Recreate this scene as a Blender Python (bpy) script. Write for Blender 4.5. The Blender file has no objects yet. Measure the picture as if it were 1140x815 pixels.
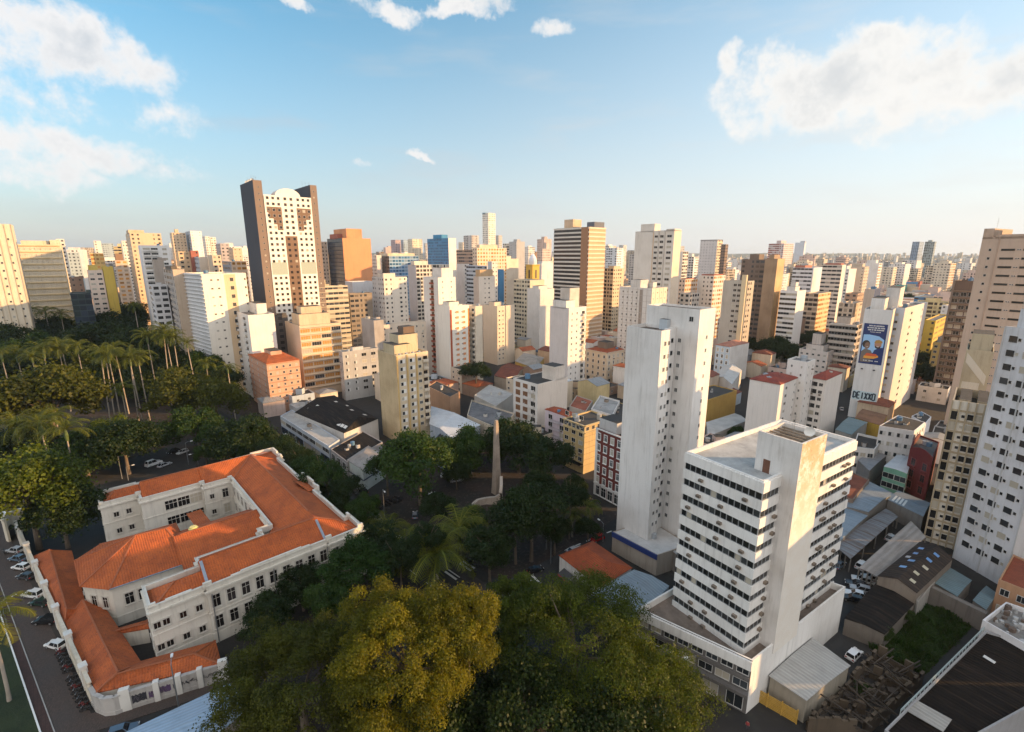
import bpy, bmesh, math, random
import numpy as np
from mathutils import Vector, Matrix
R = math.radians
RND = random.Random(11)
scene = bpy.context.scene
COL = scene.collection

# ---------------------------------------------------------------- camera
F, CX, CY, CAMZ = 540.0, 570.0, 407.5, 72.0           # in pixels of the 1140 x 815 photograph; metres
PITCH = math.atan((CY - 284.0) / F)
CP, SP = math.cos(PITCH), math.sin(PITCH)
cam_d = bpy.data.cameras.new('camera')
cam = bpy.data.objects.new('camera', cam_d); COL.objects.link(cam)
cam_d.sensor_fit = 'HORIZONTAL'; cam_d.sensor_width = 36.0
cam_d.lens = 36.0 * F / 1140.0
cam_d.clip_start = 1.0; cam_d.clip_end = 40000
cam.location = (0, 0, CAMZ)
cam.rotation_euler = (R(90) - PITCH, 0, 0)
scene.camera = cam
scene.render.resolution_x, scene.render.resolution_y = 1024, 732

# ---------------------------------------------------------------- light
SUN_EL, SUN_AZ = 13.0, -2.0                            # azimuth: degrees from +X towards +Y
sd = bpy.data.lights.new('sun', 'SUN'); sun = bpy.data.objects.new('sun', sd); COL.objects.link(sun)
sd.energy = 4.4; sd.angle = R(0.5); sd.color = (1.0, 0.60, 0.26)
sv = Vector((math.cos(R(SUN_AZ)) * math.cos(R(SUN_EL)), math.sin(R(SUN_AZ)) * math.cos(R(SUN_EL)), math.sin(R(SUN_EL))))
sun.rotation_euler = sv.to_track_quat('Z', 'Y').to_euler()
sun.location = sv * 500
world = bpy.data.worlds.new('World'); scene.world = world; world.use_nodes = True
vs = scene.view_settings
scene.display_settings.display_device = 'sRGB'
vs.view_transform = 'Standard'; vs.look = 'None'; vs.gamma = 1.0; vs.use_curve_mapping = False
vs.exposure = 0.95

class NT:
    """small helper for node trees"""
    def __init__(s, tree): s.t = tree; s.n = tree.nodes; s.l = tree.links
    def add(s, typ, **kw):
        nd = s.n.new(typ)
        for k, v in kw.items():
            if k == 'inp':
                for i, x in v.items():
                    if isinstance(x, bpy.types.NodeSocket): s.l.new(x, nd.inputs[i])
                    else: nd.inputs[i].default_value = x
            else: setattr(nd, k, v)
        return nd
    def math(s, op, a, b=0.0, c=None, clamp=False):
        nd = s.n.new('ShaderNodeMath'); nd.operation = op; nd.use_clamp = clamp
        for i, x in enumerate([a, b] + ([c] if c is not None else [])):
            if isinstance(x, bpy.types.NodeSocket): s.l.new(x, nd.inputs[i])
            else: nd.inputs[i].default_value = x
        return nd.outputs[0]
    def mix(s, fac, a, b, blend='MIX'):
        nd = s.n.new('ShaderNodeMix'); nd.data_type = 'RGBA'; nd.blend_type = blend; nd.clamp_factor = True
        for i, x in ((0, fac), (6, a), (7, b)):
            if isinstance(x, bpy.types.NodeSocket): s.l.new(x, nd.inputs[i])
            else: nd.inputs[i].default_value = (x if i == 0 else tuple(x) + ((1,) if len(x) == 3 else ()))
        return nd.outputs[2]
    def smooth(s, x, a, b):
        nd = s.n.new('ShaderNodeMapRange'); nd.interpolation_type = 'SMOOTHSTEP'
        s.l.new(x, nd.inputs[0]); nd.inputs[1].default_value = a; nd.inputs[2].default_value = b
        return nd.outputs[0]
    def noise(s, vec, scale, detail=3, rough=.55):
        nd = s.add('ShaderNodeTexNoise', inp={'Scale': scale, 'Detail': detail, 'Roughness': rough})
        s.l.new(vec, nd.inputs['Vector']); return nd.outputs['Fac']

def pxdir(x, y):
    u, v = (x - CX) / F, (y - CY) / F
    return Vector((u, CP - v * SP, -(v * CP + SP)))

def build_world():
    t = NT(world.node_tree); t.n.clear()
    out = t.add('ShaderNodeOutputWorld'); bg = t.add('ShaderNodeBackground')
    sky = t.add('ShaderNodeTexSky', sky_type='NISHITA', sun_disc=False)
    sky.sun_elevation = R(SUN_EL); sky.sun_rotation = R(90 - SUN_AZ)
    sky.altitude = 680; sky.air_density = 1.0; sky.dust_density = 1.2; sky.ozone_density = 2.2
    tc = t.add('ShaderNodeTexCoord'); d = t.add('ShaderNodeVectorMath', operation='NORMALIZE')
    t.l.new(tc.outputs['Generated'], d.inputs[0]); dv = d.outputs[0]
    sep = t.add('ShaderNodeSeparateXYZ'); t.l.new(dv, sep.inputs[0])
    # direction projected on a plane overhead, so that clouds flatten towards the horizon
    el = t.math('MAXIMUM', sep.outputs[2], 0.0)
    # sharper sky blue away from the sun
    hsv = t.add('ShaderNodeHueSaturation', inp={'Hue': 0.478, 'Saturation': 1.25, 'Value': 1.02, 'Fac': 1.0})
    t.l.new(sky.outputs[0], hsv.inputs['Color'])
    base = hsv.outputs[0]
    # soft evening haze band above the horizon (air light), warmer towards the sun
    tow = t.smooth(sep.outputs[0], -0.7, 0.75)
    hz = t.math('POWER', t.math('SUBTRACT', 1.0, t.math('MINIMUM', t.math('MULTIPLY', el, t.math('SUBTRACT', 2.1, t.math('MULTIPLY', tow, .85))), 1.0)), 1.3)
    hcol = t.mix(tow, (2.25, 2.28, 2.32), (3.3, 3.26, 3.22))
    hfac = t.math('MULTIPLY', hz, t.math('ADD', 0.93, t.math('MULTIPLY', tow, 0.06)))
    base = t.mix(hfac, base, hcol)
    # clouds: banks with their own centre, broken up by noise
    wv = t.add('ShaderNodeTexNoise', inp={'Scale': 5.0, 'Detail': 6.0, 'Roughness': .6}); t.l.new(dv, wv.inputs['Vector'])
    wsub = t.add('ShaderNodeVectorMath', operation='SUBTRACT'); t.l.new(wv.outputs['Color'], wsub.inputs[0]); wsub.inputs[1].default_value = (.5, .5, .5)
    wsc = t.add('ShaderNodeVectorMath', operation='SCALE'); t.l.new(wsub.outputs[0], wsc.inputs[0]); wsc.inputs['Scale'].default_value = .16
    wadd = t.add('ShaderNodeVectorMath', operation='ADD'); t.l.new(dv, wadd.inputs[0]); t.l.new(wsc.outputs[0], wadd.inputs[1])
    pv = wadd.outputs[0]
    banks = [(45, 60, .11, .06, 1.0), (20, 115, .11, .05, .8), (100, 25, .04, .02, .3), (70, 168, .13, .028, .8), (20, 200, .14, .02, .55), (150, 130, .07, .03, .5),
             (985, 80, .12, .065, 1.1), (905, 108, .12, .04, .95), (1090, 95, .13, .05, 1.0), (835, 125, .05, .03, .9), (812, 85, .025, .035, .95), (860, 95, .08, .045, .9),
             (625, 31, .03, .012, .75), (525, 2, .09, .012, .9), (420, 4, .05, .014, .85), (412, 182, .02, .008, .7), (462, 180, .02, .007, .7), (320, 2, .04, .01, .7)]
    tot = None
    for bx, by, sx, sy, amp in banks:
        c = pxdir(bx, by).normalized(); a = Vector((0, 0, 1)).cross(c).normalized(); b = c.cross(a).normalized()
        def dot(v3):
            nd = t.add('ShaderNodeVectorMath', operation='DOT_PRODUCT'); t.l.new(pv, nd.inputs[0]); nd.inputs[1].default_value = v3; return nd.outputs['Value']
        u = t.math('DIVIDE', dot(a), sx); w = t.math('DIVIDE', t.math('SUBTRACT', dot(b), 0.0), sy)
        r2 = t.math('ADD', t.math('MULTIPLY', u, u), t.math('MULTIPLY', w, w))
        front = t.math('GREATER_THAN', dot(c), 0.3)
        g = t.math('MULTIPLY', t.math('MULTIPLY', t.math('MAXIMUM', t.math('SUBTRACT', 1.0, t.math('MULTIPLY', r2, .42)), 0.0), amp), front)
        tot = g if tot is None else t.math('MAXIMUM', tot, g)
    n1 = t.math('ADD', t.math('MULTIPLY', t.noise(dv, 9.0, 9, .62), .65), t.math('MULTIPLY', t.noise(dv, 26.0, 8, .65), .35))
    dens = t.math('ADD', t.math('MULTIPLY', tot, .8), t.math('MULTIPLY', t.math('SUBTRACT', n1, .5), 2.7))
    cm = t.math('MULTIPLY', t.smooth(dens, .2, .72), t.smooth(tot, .03, .42))
    # thin high veil over the whole sky
    mp = t.add('ShaderNodeMapping'); mp.inputs['Scale'].default_value = (2.0, 2.0, 11.0); t.l.new(dv, mp.inputs['Vector'])
    veil = t.math('MULTIPLY', t.smooth(t.noise(mp.outputs[0], 1.6, 5, .55), .5, .78), t.math('MULTIPLY', t.smooth(el, .0, .08), .42))
    veil = t.math('MULTIPLY', veil, t.math('SUBTRACT', 1.0, t.smooth(el, .34, .5)))
    thick = t.smooth(t.math('ADD', dens, t.math('MULTIPLY', t.math('SUBTRACT', t.noise(dv, 7.0, 5), .5), 1.2)), .55, 1.25)
    ccol = t.mix(tow, t.mix(thick, (3.6, 3.5, 3.45), (2.5, 2.6, 2.75)), t.mix(thick, (3.7, 3.6, 3.45), (2.75, 2.78, 2.8)))
    base = t.mix(veil, base, t.mix(tow, (2.0, 2.25, 2.5), (3.1, 3.0, 2.9)))
    # added bright cloud deck in the unseen sky behind the camera, to fill the shade
    fill_deck = t.math('MULTIPLY', t.smooth(t.math('MULTIPLY', sep.outputs[1], -1.0), -.1, .35), t.math('MULTIPLY', t.smooth(el, .0, .2), t.smooth(t.noise(dv, 2.5, 6), .25, .45)))
    base = t.mix(t.math('MULTIPLY', fill_deck, .9), base, (6.4, 6.1, 5.85))
    base = t.mix(t.math('MULTIPLY', cm, .93), base, ccol)
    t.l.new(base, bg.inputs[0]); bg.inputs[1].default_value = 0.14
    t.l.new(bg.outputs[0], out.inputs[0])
build_world()
scene.render.engine = 'CYCLES'
cy = scene.cycles
cy.use_denoising = True
try: cy.denoiser = 'OPENIMAGEDENOISE'
except Exception: pass
cy.max_bounces = 5; cy.diffuse_bounces = 3; cy.glossy_bounces = 2; cy.transmission_bounces = 2; cy.transparent_max_bounces = 4
cy.volume_bounces = 0; cy.use_adaptive_sampling = True; cy.adaptive_threshold = 0.02
cy.caustics_reflective = False; cy.caustics_refractive = False

# ---------------------------------------------------------------- pixel <-> place
def ray(x, y):
    u, v = (x - CX) / F, (y - CY) / F
    return (u, CP - v * SP, -(v * CP + SP))
def at(x, y, z=0.0):
    r = ray(x, y); k = (z - CAMZ) / r[2]; return Vector((r[0] * k, r[1] * k, z))
def atD(x, y, D):
    r = ray(x, y); k = D / r[1]; return Vector((r[0] * k, D, CAMZ + r[2] * k))
def proj(p):
    z = p[2] - CAMZ; d = p[1] * CP - z * SP
    return (CX + F * p[0] / d, CY + F * (-(z * CP + p[1] * SP)) / d)
def D_of(by): return at(CX, by, 0).y
def gz(x, y):
    """height of the terrain: flat old centre, then slowly rising"""
    d = math.hypot(x, y); 
    k = min(max((d - 290) / 600, 0), 1); k = k * k * (3 - 2 * k)
    k2 = min(max((d - 1200) / 5200, 0), 1)
    w = 6 * math.sin(x * .0021 + 1.3) + 5 * math.sin(y * .0017 + x * .0009)
    return k * (20 + .35 * w) + k2 * (36 + 1.6 * w)

# ---------------------------------------------------------------- meshes
class MB:
    def __init__(s): s.v = []; s.f = []; s.m = []; s.uv = []; s.hasuv = False
    def face(s, pts, m=0, uv=None):
        i = len(s.v); s.v += [tuple(p) for p in pts]; s.f.append(tuple(range(i, i + len(pts)))); s.m.append(m)
        if uv: s.hasuv = True
        s.uv.append(uv or [(0, 0)] * len(pts))
    def box(s, a, b, m=0, mt=None, bottom=True):
        x0, y0, z0 = a; x1, y1, z1 = b
        s.face([(x0, y0, z0), (x1, y0, z0), (x1, y0, z1), (x0, y0, z1)], m)
        s.face([(x1, y0, z0), (x1, y1, z0), (x1, y1, z1), (x1, y0, z1)], m)
        s.face([(x1, y1, z0), (x0, y1, z0), (x0, y1, z1), (x1, y1, z1)], m)
        s.face([(x0, y1, z0), (x0, y0, z0), (x0, y0, z1), (x0, y1, z1)], m)
        s.face([(x0, y0, z1), (x1, y0, z1), (x1, y1, z1), (x0, y1, z1)], m if mt is None else mt)
        if bottom: s.face([(x0, y1, z0), (x1, y1, z0), (x1, y0, z0), (x0, y0, z0)], m)
    def prism(s, pts, z0, z1, m=0, mt=None, bottom=False, top=True):
        n = len(pts)
        for i in range(n):
            a, b = pts[i], pts[(i + 1) % n]
            s.face([(a[0], a[1], z0), (b[0], b[1], z0), (b[0], b[1], z1), (a[0], a[1], z1)], m)
        if top: s.face([(p[0], p[1], z1) for p in pts], m if mt is None else mt)
        if bottom: s.face([(p[0], p[1], z0) for p in reversed(pts)], m)
    def beam(s, p, q, w, h=None, m=0, up=(0, 0, 1)):
        p, q = Vector(p), Vector(q); d = (q - p).normalized(); h = h or w
        a = d.cross(Vector(up)); a = a.normalized() if a.length > 1e-4 else Vector((1, 0, 0)); b = a.cross(d).normalized()
        c = [(-a * w + -b * h) / 2, (a * w - b * h) / 2, (a * w + b * h) / 2, (-a * w + b * h) / 2]
        A = [p + k for k in c]; B = [q + k for k in c]
        for i in range(4): s.face([A[i], B[i], B[(i + 1) % 4], A[(i + 1) % 4]][::-1], m)
        s.face(A[::-1][::-1], m); s.face(B[::-1], m)
    def tube(s, pts, rad, n=8, m=0, cap=True):
        pts = [Vector(p) for p in pts]; rad = rad if isinstance(rad, (list, tuple)) else [rad] * len(pts)
        rings = []
        for i, p in enumerate(pts):
            d = (pts[min(i + 1, len(pts) - 1)] - pts[max(i - 1, 0)]).normalized()
            a = d.cross(Vector((0, 1, .013))).normalized(); b = d.cross(a).normalized()
            rings.append([p + (a * math.cos(k * 2 * math.pi / n) + b * math.sin(k * 2 * math.pi / n)) * rad[i] for k in range(n)])
        for i in range(len(rings) - 1):
            for k in range(n): s.face([rings[i][k], rings[i][(k + 1) % n], rings[i + 1][(k + 1) % n], rings[i + 1][k]], m)
        if cap: s.face(rings[0][::-1], m); s.face(rings[-1], m)
    def cyl(s, c, r, z0, z1, n=16, m=0, r1=None):
        s.tube([(c[0], c[1], z0), (c[0], c[1], z1)], [r, r if r1 is None else r1], n, m)
    def mesh(s, name, mats):
        me = bpy.data.meshes.new(name); me.from_pydata(s.v, [], s.f); 
        for x in mats: me.materials.append(x)
        me.polygons.foreach_set('material_index', s.m)
        if s.hasuv:
            l = me.uv_layers.new(name='UVMap'); l.data.foreach_set('uv', [c for f in s.uv for p in f for c in p])
        me.update(); return me
    def build(s, name, mats, parent=None, loc=None, rot=None, smooth=False):
        me = s.mesh(name, mats if isinstance(mats, (list, tuple)) else [mats])
        if smooth:
            b = bmesh.new(); b.from_mesh(me); bmesh.ops.remove_doubles(b, verts=b.verts, dist=1e-4); bmesh.ops.recalc_face_normals(b, faces=b.faces)
            for f in b.faces: f.smooth = True
            b.to_mesh(me); b.free()
        return link(name, me, parent, loc, rot)

def link(name, me, parent=None, loc=None, rot=None):
    o = bpy.data.objects.new(name, me); COL.objects.link(o)
    if parent is not None: o.parent = parent
    if loc is not None: o.location = loc
    if rot is not None: o.rotation_euler = (0, 0, rot)
    return o
def tag(o, label, cat, group=None, kind=None):
    if label: o['label'] = label
    if cat: o['category'] = cat
    if group: o['group'] = group
    if kind: o['kind'] = kind
    return o
def thing(name, label, cat, loc=(0, 0, 0), rot=0.0, group=None):
    o = bpy.data.objects.new(name, None); COL.objects.link(o); o.empty_display_size = .1
    o.location = loc; o.rotation_euler = (0, 0, rot)
    return tag(o, label, cat, group)
def copy_tree(o, parent=None):
    c = o.copy(); COL.objects.link(c)
    if parent is not None: c.parent = parent
    for ch in o.children: copy_tree(ch, c)
    return c

# ---------------------------------------------------------------- materials
MATS = {}
def new_mat(name):
    m = bpy.data.materials.new(name); m.use_nodes = True; t = NT(m.node_tree); t.n.clear()
    out = t.add('ShaderNodeOutputMaterial'); b = t.add('ShaderNodeBsdfPrincipled'); t.l.new(b.outputs[0], out.inputs[0])
    return m, t, b
def pos(t): return t.add('ShaderNodeNewGeometry').outputs['Position']
def wall(col, dirt=.25, rough=.85, streak=.25, name=None):
    """rendered masonry: paint with patches, rain streaks and grime"""
    key = ('wall', tuple(round(c, 3) for c in col), dirt, streak)
    if key in MATS: return MATS[key]
    m, t, b = new_mat(name or 'painted_render'); p = pos(t)
    n1 = t.noise(p, .12, 5, .6)
    mp = t.add('ShaderNodeMapping'); mp.inputs['Scale'].default_value = (1.3, 1.3, .07); t.l.new(p, mp.inputs[0])
    n2 = t.noise(mp.outputs[0], 1.0, 4, .6)
    dk = tuple(c * k for c, k in zip(col, (.55, .5, .44)))
    c = t.mix(t.math('MULTIPLY', t.smooth(n1, .38, .75), dirt), col, dk)
    c = t.mix(t.math('MULTIPLY', t.smooth(n2, .5, .8), streak), c, tuple(x * .45 for x in col))
    mq = t.add('ShaderNodeMapping'); mq.inputs['Scale'].default_value = (1.5, 1.5, .16); t.l.new(p, mq.inputs[0]); n3 = t.noise(mq.outputs[0], 1.0, 8, .72)
    c = t.mix(t.math('MULTIPLY', t.smooth(n3, .5, .72), .12 + dirt * .5), c, tuple(x * k for x, k in zip(col, (.42, .37, .32))))
    t.l.new(c, b.inputs['Base Color']); b.inputs['Roughness'].default_value = rough
    MATS[key] = m; return m
def plain(col, rough=.6, metal=0.0, var=.12, name='paint', scale=2.0):
    key = ('plain', tuple(col), rough, metal, var, scale)
    if key in MATS: return MATS[key]
    m, t, b = new_mat(name); n = t.noise(pos(t), scale, 4, .6)
    c = t.mix(t.math('MULTIPLY', t.smooth(n, .3, .75), var * 2), col, tuple(x * .6 for x in col))
    t.l.new(c, b.inputs['Base Color']); b.inputs['Roughness'].default_value = rough; b.inputs['Metallic'].default_value = metal
    MATS[key] = m; return m
def glass(tint=(.02, .024, .028), light=.16):
    key = ('glass', tint, light)
    if key in MATS: return MATS[key]
    m, t, b = new_mat('window_glass')
    oi = t.add('ShaderNodeObjectInfo'); wn = t.add('ShaderNodeTexWhiteNoise', noise_dimensions='1D')
    ge = t.add('ShaderNodeNewGeometry')
    t.l.new(t.math('ADD', t.math('MULTIPLY', oi.outputs['Random'], 97.3), t.math('MULTIPLY', ge.outputs['Random Per Island'], 13.7)), wn.inputs['W'])
    r = wn.outputs['Value']
    c = t.mix(t.smooth(r, .55, 1.0), tint, tuple(x * 3.2 for x in tint))
    c = t.mix(t.math('GREATER_THAN', r, 1 - light), c, (.42, .38, .31))
    t.l.new(c, b.inputs['Base Color']); b.inputs['Roughness'].default_value = .12; b.inputs['Specular IOR Level'].default_value = .5
    MATS[key] = m; return m
def tiles(col=(.42, .10, .022), ang=0.0, name='clay_roof_tiles', dark=.5):
    """rows of half-round clay tiles with patchy ageing"""
    key = ('tiles', col, round(ang, 2), dark)
    if key in MATS: return MATS[key]
    m, t, b = new_mat(name); p = pos(t)
    n1 = t.noise(p, .28, 5, .65); n2 = t.noise(p, 2.4, 8, .82)
    rt = t.add('ShaderNodeMapping'); rt.inputs['Rotation'].default_value = (0, 0, -ang); t.l.new(p, rt.inputs[0])
    w = t.add('ShaderNodeTexWave', wave_type='BANDS', bands_direction='X', inp={'Scale': .75, 'Distortion': 1.2, 'Detail': 2.0}); t.l.new(rt.outputs[0], w.inputs[0])
    w2 = t.add('ShaderNodeTexWave', wave_type='BANDS', bands_direction='Y', inp={'Scale': 1.1, 'Distortion': 1.5, 'Detail': 2.0}); t.l.new(rt.outputs[0], w2.inputs[0])
    c = t.mix(t.smooth(n1, .35, .7), col, tuple(x * k for x, k in zip(col, (.62, .6, .75))))
    c = t.mix(t.math('MULTIPLY', t.smooth(n2, .48, .68), dark), c, (.05, .026, .016))
    c = t.mix(t.math('MULTIPLY', t.math('MULTIPLY', w.outputs['Fac'], w2.outputs['Fac']), .7), c, tuple(x * .55 for x in col))
    t.l.new(c, b.inputs['Base Color']); b.inputs['Roughness'].default_value = .85
    bp = t.add('ShaderNodeBump', inp={'Strength': .6, 'Distance': .12}); t.l.new(w.outputs['Fac'], bp.inputs['Height']); t.l.new(bp.outputs[0], b.inputs['Normal'])
    MATS[key] = m; return m
def sheet(col, ang=0.0, rough=.5, metal=.25, name='corrugated_roof_sheet', rust=.3, scale=1.6):
    key = ('sheet', col, round(ang, 2), rough, rust, scale)
    if key in MATS: return MATS[key]
    m, t, b = new_mat(name); p = pos(t)
    rt = t.add('ShaderNodeMapping'); rt.inputs['Rotation'].default_value = (0, 0, -ang); t.l.new(p, rt.inputs[0])
    w = t.add('ShaderNodeTexWave', wave_type='BANDS', bands_direction='X', inp={'Scale': scale * .28, 'Distortion': .05}); t.l.new(rt.outputs[0], w.inputs[0])
    mp = t.add('ShaderNodeMapping'); mp.inputs['Scale'].default_value = (1.5, .12, 1); t.l.new(rt.outputs[0], mp.inputs[0])
    n1 = t.noise(mp.outputs[0], .9, 5, .65); n2 = t.noise(p, .4, 5, .65)
    c = t.mix(t.math('MULTIPLY', t.smooth(n1, .42, .75), rust * 1.6), col, (.13, .085, .06))
    c = t.mix(t.math('MULTIPLY', t.smooth(n2, .4, .75), .4), c, tuple(x * .5 for x in col))
    c = t.mix(t.math('MULTIPLY', w.outputs['Fac'], .35), c, tuple(x * .45 for x in col))
    t.l.new(c, b.inputs['Base Color']); b.inputs['Roughness'].default_value = rough; b.inputs['Metallic'].default_value = metal
    b.inputs['Specular IOR Level'].default_value = .5 if max(col) > .15 else .12
    bp = t.add('ShaderNodeBump', inp={'Strength': .5, 'Distance': .08}); t.l.new(w.outputs['Fac'], bp.inputs['Height']); t.l.new(bp.outputs[0], b.inputs['Normal'])
    MATS[key] = m; return m
def concrete(col=(.2, .19, .18), var=.6, name='weathered_concrete', rough=.9):
    key = ('conc', col, var)
    if key in MATS: return MATS[key]
    m, t, b = new_mat(name); p = pos(t)
    n1 = t.noise(p, .22, 6, .65); n2 = t.noise(p, 1.7, 5, .7)
    c = t.mix(t.math('MULTIPLY', t.smooth(n1, .38, .66), var), col, tuple(x * .42 for x in col))
    c = t.mix(t.math('MULTIPLY', t.smooth(n2, .52, .75), var * .7), c, tuple(min(1, x * 1.5) for x in col))
    t.l.new(c, b.inputs['Base Color']); b.inputs['Roughness'].default_value = rough
    MATS[key] = m; return m
def facade(style, col, dirt=.3):
    """far facades: a cell of one bay by one storey repeats over the wall (uv counts bays and storeys)"""
    key = ('fac', style, tuple(round(c, 2) for c in col), dirt)
    if key in MATS: return MATS[key]
    ua, ub, va, vb, gcol, slab = {
        'win': (.26, .74, .32, .74, (.028, .028, .032), 0), 'dense': (.16, .84, .3, .8, (.03, .032, .036), .05), 'small': (.36, .64, .36, .66, (.03, .03, .032), 0),
        'rib': (.03, .97, .34, .78, (.028, .03, .036), 0), 'bal': (.1, .9, .30, .92, (.035, .03, .028), .09), 'warm': (.12, .88, .3, .8, (.30, .14, .035), .06),
        'red': (.06, .94, .28, .84, (.16, .035, .022), .1), 'glassy': (.03, .97, .08, .93, (.012, .018, .03), .0), 'blue': (.08, .92, .2, .85, (.035, .10, .19), .0)}[style]
    m, t, b = new_mat('facade_' + style); p = pos(t)
    uv = t.add('ShaderNodeUVMap').outputs[0]; sp = t.add('ShaderNodeSeparateXYZ'); t.l.new(uv, sp.inputs[0])
    u, v = t.math('FRACT', sp.outputs[0]), t.math('FRACT', sp.outputs[1])
    def band(x, a, c): return t.math('MULTIPLY', t.math('GREATER_THAN', x, a), t.math('LESS_THAN', x, c))
    fl = t.add('ShaderNodeVectorMath', operation='FLOOR'); t.l.new(uv, fl.inputs[0])
    oi = t.add('ShaderNodeObjectInfo'); ad = t.add('ShaderNodeVectorMath', operation='ADD'); t.l.new(fl.outputs[0], ad.inputs[0])
    cb = t.add('ShaderNodeCombineXYZ'); t.l.new(t.math('MULTIPLY', oi.outputs['Random'], 331), cb.inputs[2]); t.l.new(cb.outputs[0], ad.inputs[1])
    wn = t.add('ShaderNodeTexWhiteNoise', noise_dimensions='3D'); t.l.new(ad.outputs[0], wn.inputs['Vector']); r = wn.outputs['Value']
    # every bay (column) has its own window width; some bays are blank wall
    cc = t.add('ShaderNodeCombineXYZ'); t.l.new(t.math('FLOOR', sp.outputs[0]), cc.inputs[0]); t.l.new(t.math('MULTIPLY', oi.outputs['Random'], 517), cc.inputs[1]); w2 = t.add('ShaderNodeTexWhiteNoise', noise_dimensions='3D'); t.l.new(cc.outputs[0], w2.inputs['Vector']); rc = w2.outputs['Value']
    k = .0 if style in ('rib', 'glassy', 'blue') else 1.0
    hw = t.math('MULTIPLY', t.math('ADD', 1.0 - .42 * k, t.math('MULTIPLY', rc, .72 * k)), (ub - ua) / 2); msk = t.math('MULTIPLY', t.math('LESS_THAN', t.math('ABSOLUTE', t.math('SUBTRACT', u, (ua + ub) / 2)), hw), band(v, va, vb))
    if style in ('win', 'small', 'dense'): msk = t.math('MULTIPLY', msk, t.math('LESS_THAN', t.math('FRACT', t.math('MULTIPLY', rc, 7.31)), .86))
    n1 = t.noise(p, .12, 5, .6); mp = t.add('ShaderNodeMapping'); mp.inputs['Scale'].default_value = (.7, .7, .04); t.l.new(p, mp.inputs[0]); n2 = t.noise(mp.outputs[0], 1.0, 4, .6)
    w = t.mix(t.math('MULTIPLY', t.smooth(n1, .4, .7), dirt), col, tuple(x * .6 for x in col))
    w = t.mix(t.math('MULTIPLY', t.smooth(n2, .5, .8), dirt), w, tuple(x * k for x, k in zip(col, (.5, .46, .42))))
    g = t.mix(t.smooth(r, .3, 1.0), gcol, tuple(min(1, x * 2.6) for x in gcol))
    g = t.mix(t.math('GREATER_THAN', r, .78), g, tuple(x * .6 for x in col))
    if slab: w = t.mix(t.math('MULTIPLY', t.math('LESS_THAN', v, slab), .5), w, tuple(x * .5 for x in col))
    t.l.new(t.mix(msk, w, g), b.inputs['Base Color'])
    t.l.new(t.math('SUBTRACT', .88, t.math('MULTIPLY', msk, .68)), b.inputs['Roughness'])
    MATS[key] = m; return m
GLASS = glass(); FRAME = plain((.55, .54, .52), .5, 0, .1, 'window_frame_paint'); DARK = plain((.03, .03, .032), .6, 0, .2, 'dark_opening')
ROOFG = concrete((.17, .16, .155), .8, 'tarred_flat_roof'); ROOFD = concrete((.045, .042, .04), .6, 'dark_bitumen_roof')
METAL = plain((.28, .29, .3), .4, .6, .2, 'galvanised_metal'); WHITE = wall((.72, .70, .67), .15, .8, .15)

# ---------------------------------------------------------------- windows as parts
WM = {}
def winmesh(w, h, style='plain', frame=None, gl=None):
    """one window: frame ring standing 5 cm proud of the wall, mullions, panes; faces -Y, origin at its middle bottom"""
    key = (round(w, 2), round(h, 2), style, (frame or FRAME).name, (gl or GLASS).name)
    if key in WM: return WM[key]
    mb = MB(); x = w / 2; fr = min(.09, w * .08)
    if style == 'pane': fr = .05
    mb.face([(-x, -.015, 0), (x, -.015, 0), (x, -.015, h), (-x, -.015, h)], 1)
    for a, b in (((-x, -.07, 0), (-x + fr, 0, h)), ((x - fr, -.07, 0), (x, 0, h)), ((-x + fr, -.07, h - fr), (x - fr, 0, h)), ((-x + fr, -.1, 0), (x - fr, 0, fr))): mb.box(a, b, 0)
    if style in ('plain', 'sill', 'tall'): mb.box((-.03, -.05, fr), (.03, -.016, h - fr), 0)
    if style == 'tall':
        mb.box((-x + fr, -.05, h * .66), (-.03, -.016, h * .66 + .06), 0); mb.box((.03, -.05, h * .66), (x - fr, -.016, h * .66 + .06), 0)
    if style in ('sill', 'tall'):
        mb.box((-x - .18, -.28, -.2), (x + .18, 0, -.003), 0); mb.box((-x - .16, -.16, h + .003), (x + .16, 0, h + .2), 0)
        mb.box((-x - .16, -.1, 0), (-x - .003, 0, h), 0); mb.box((x + .003, -.1, 0), (x + .16, 0, h), 0)
    if style == 'shutter':
        mb.box((0, -.055, fr), (x - fr, -.016, h - fr), 0)
    if style == 'triple':
        for k in (-1, 1): mb.box((k * w / 6 - .04, -.06, fr), (k * w / 6 + .04, -.016, h - fr), 0)
        mb.box((-x + fr, -.065, h * .62), (x - fr, -.02, h * .62 + .12), 0)
    if style == 'rib':
        n = max(2, int(w / 1.2))
        for k in range(1, n): mb.box((-x + w * k / n - .03, -.055, fr), (-x + w * k / n + .03, -.016, h - fr), 0)
    WM[key] = mb.mesh('window', [frame or FRAME, gl or GLASS]); return WM[key]
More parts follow.
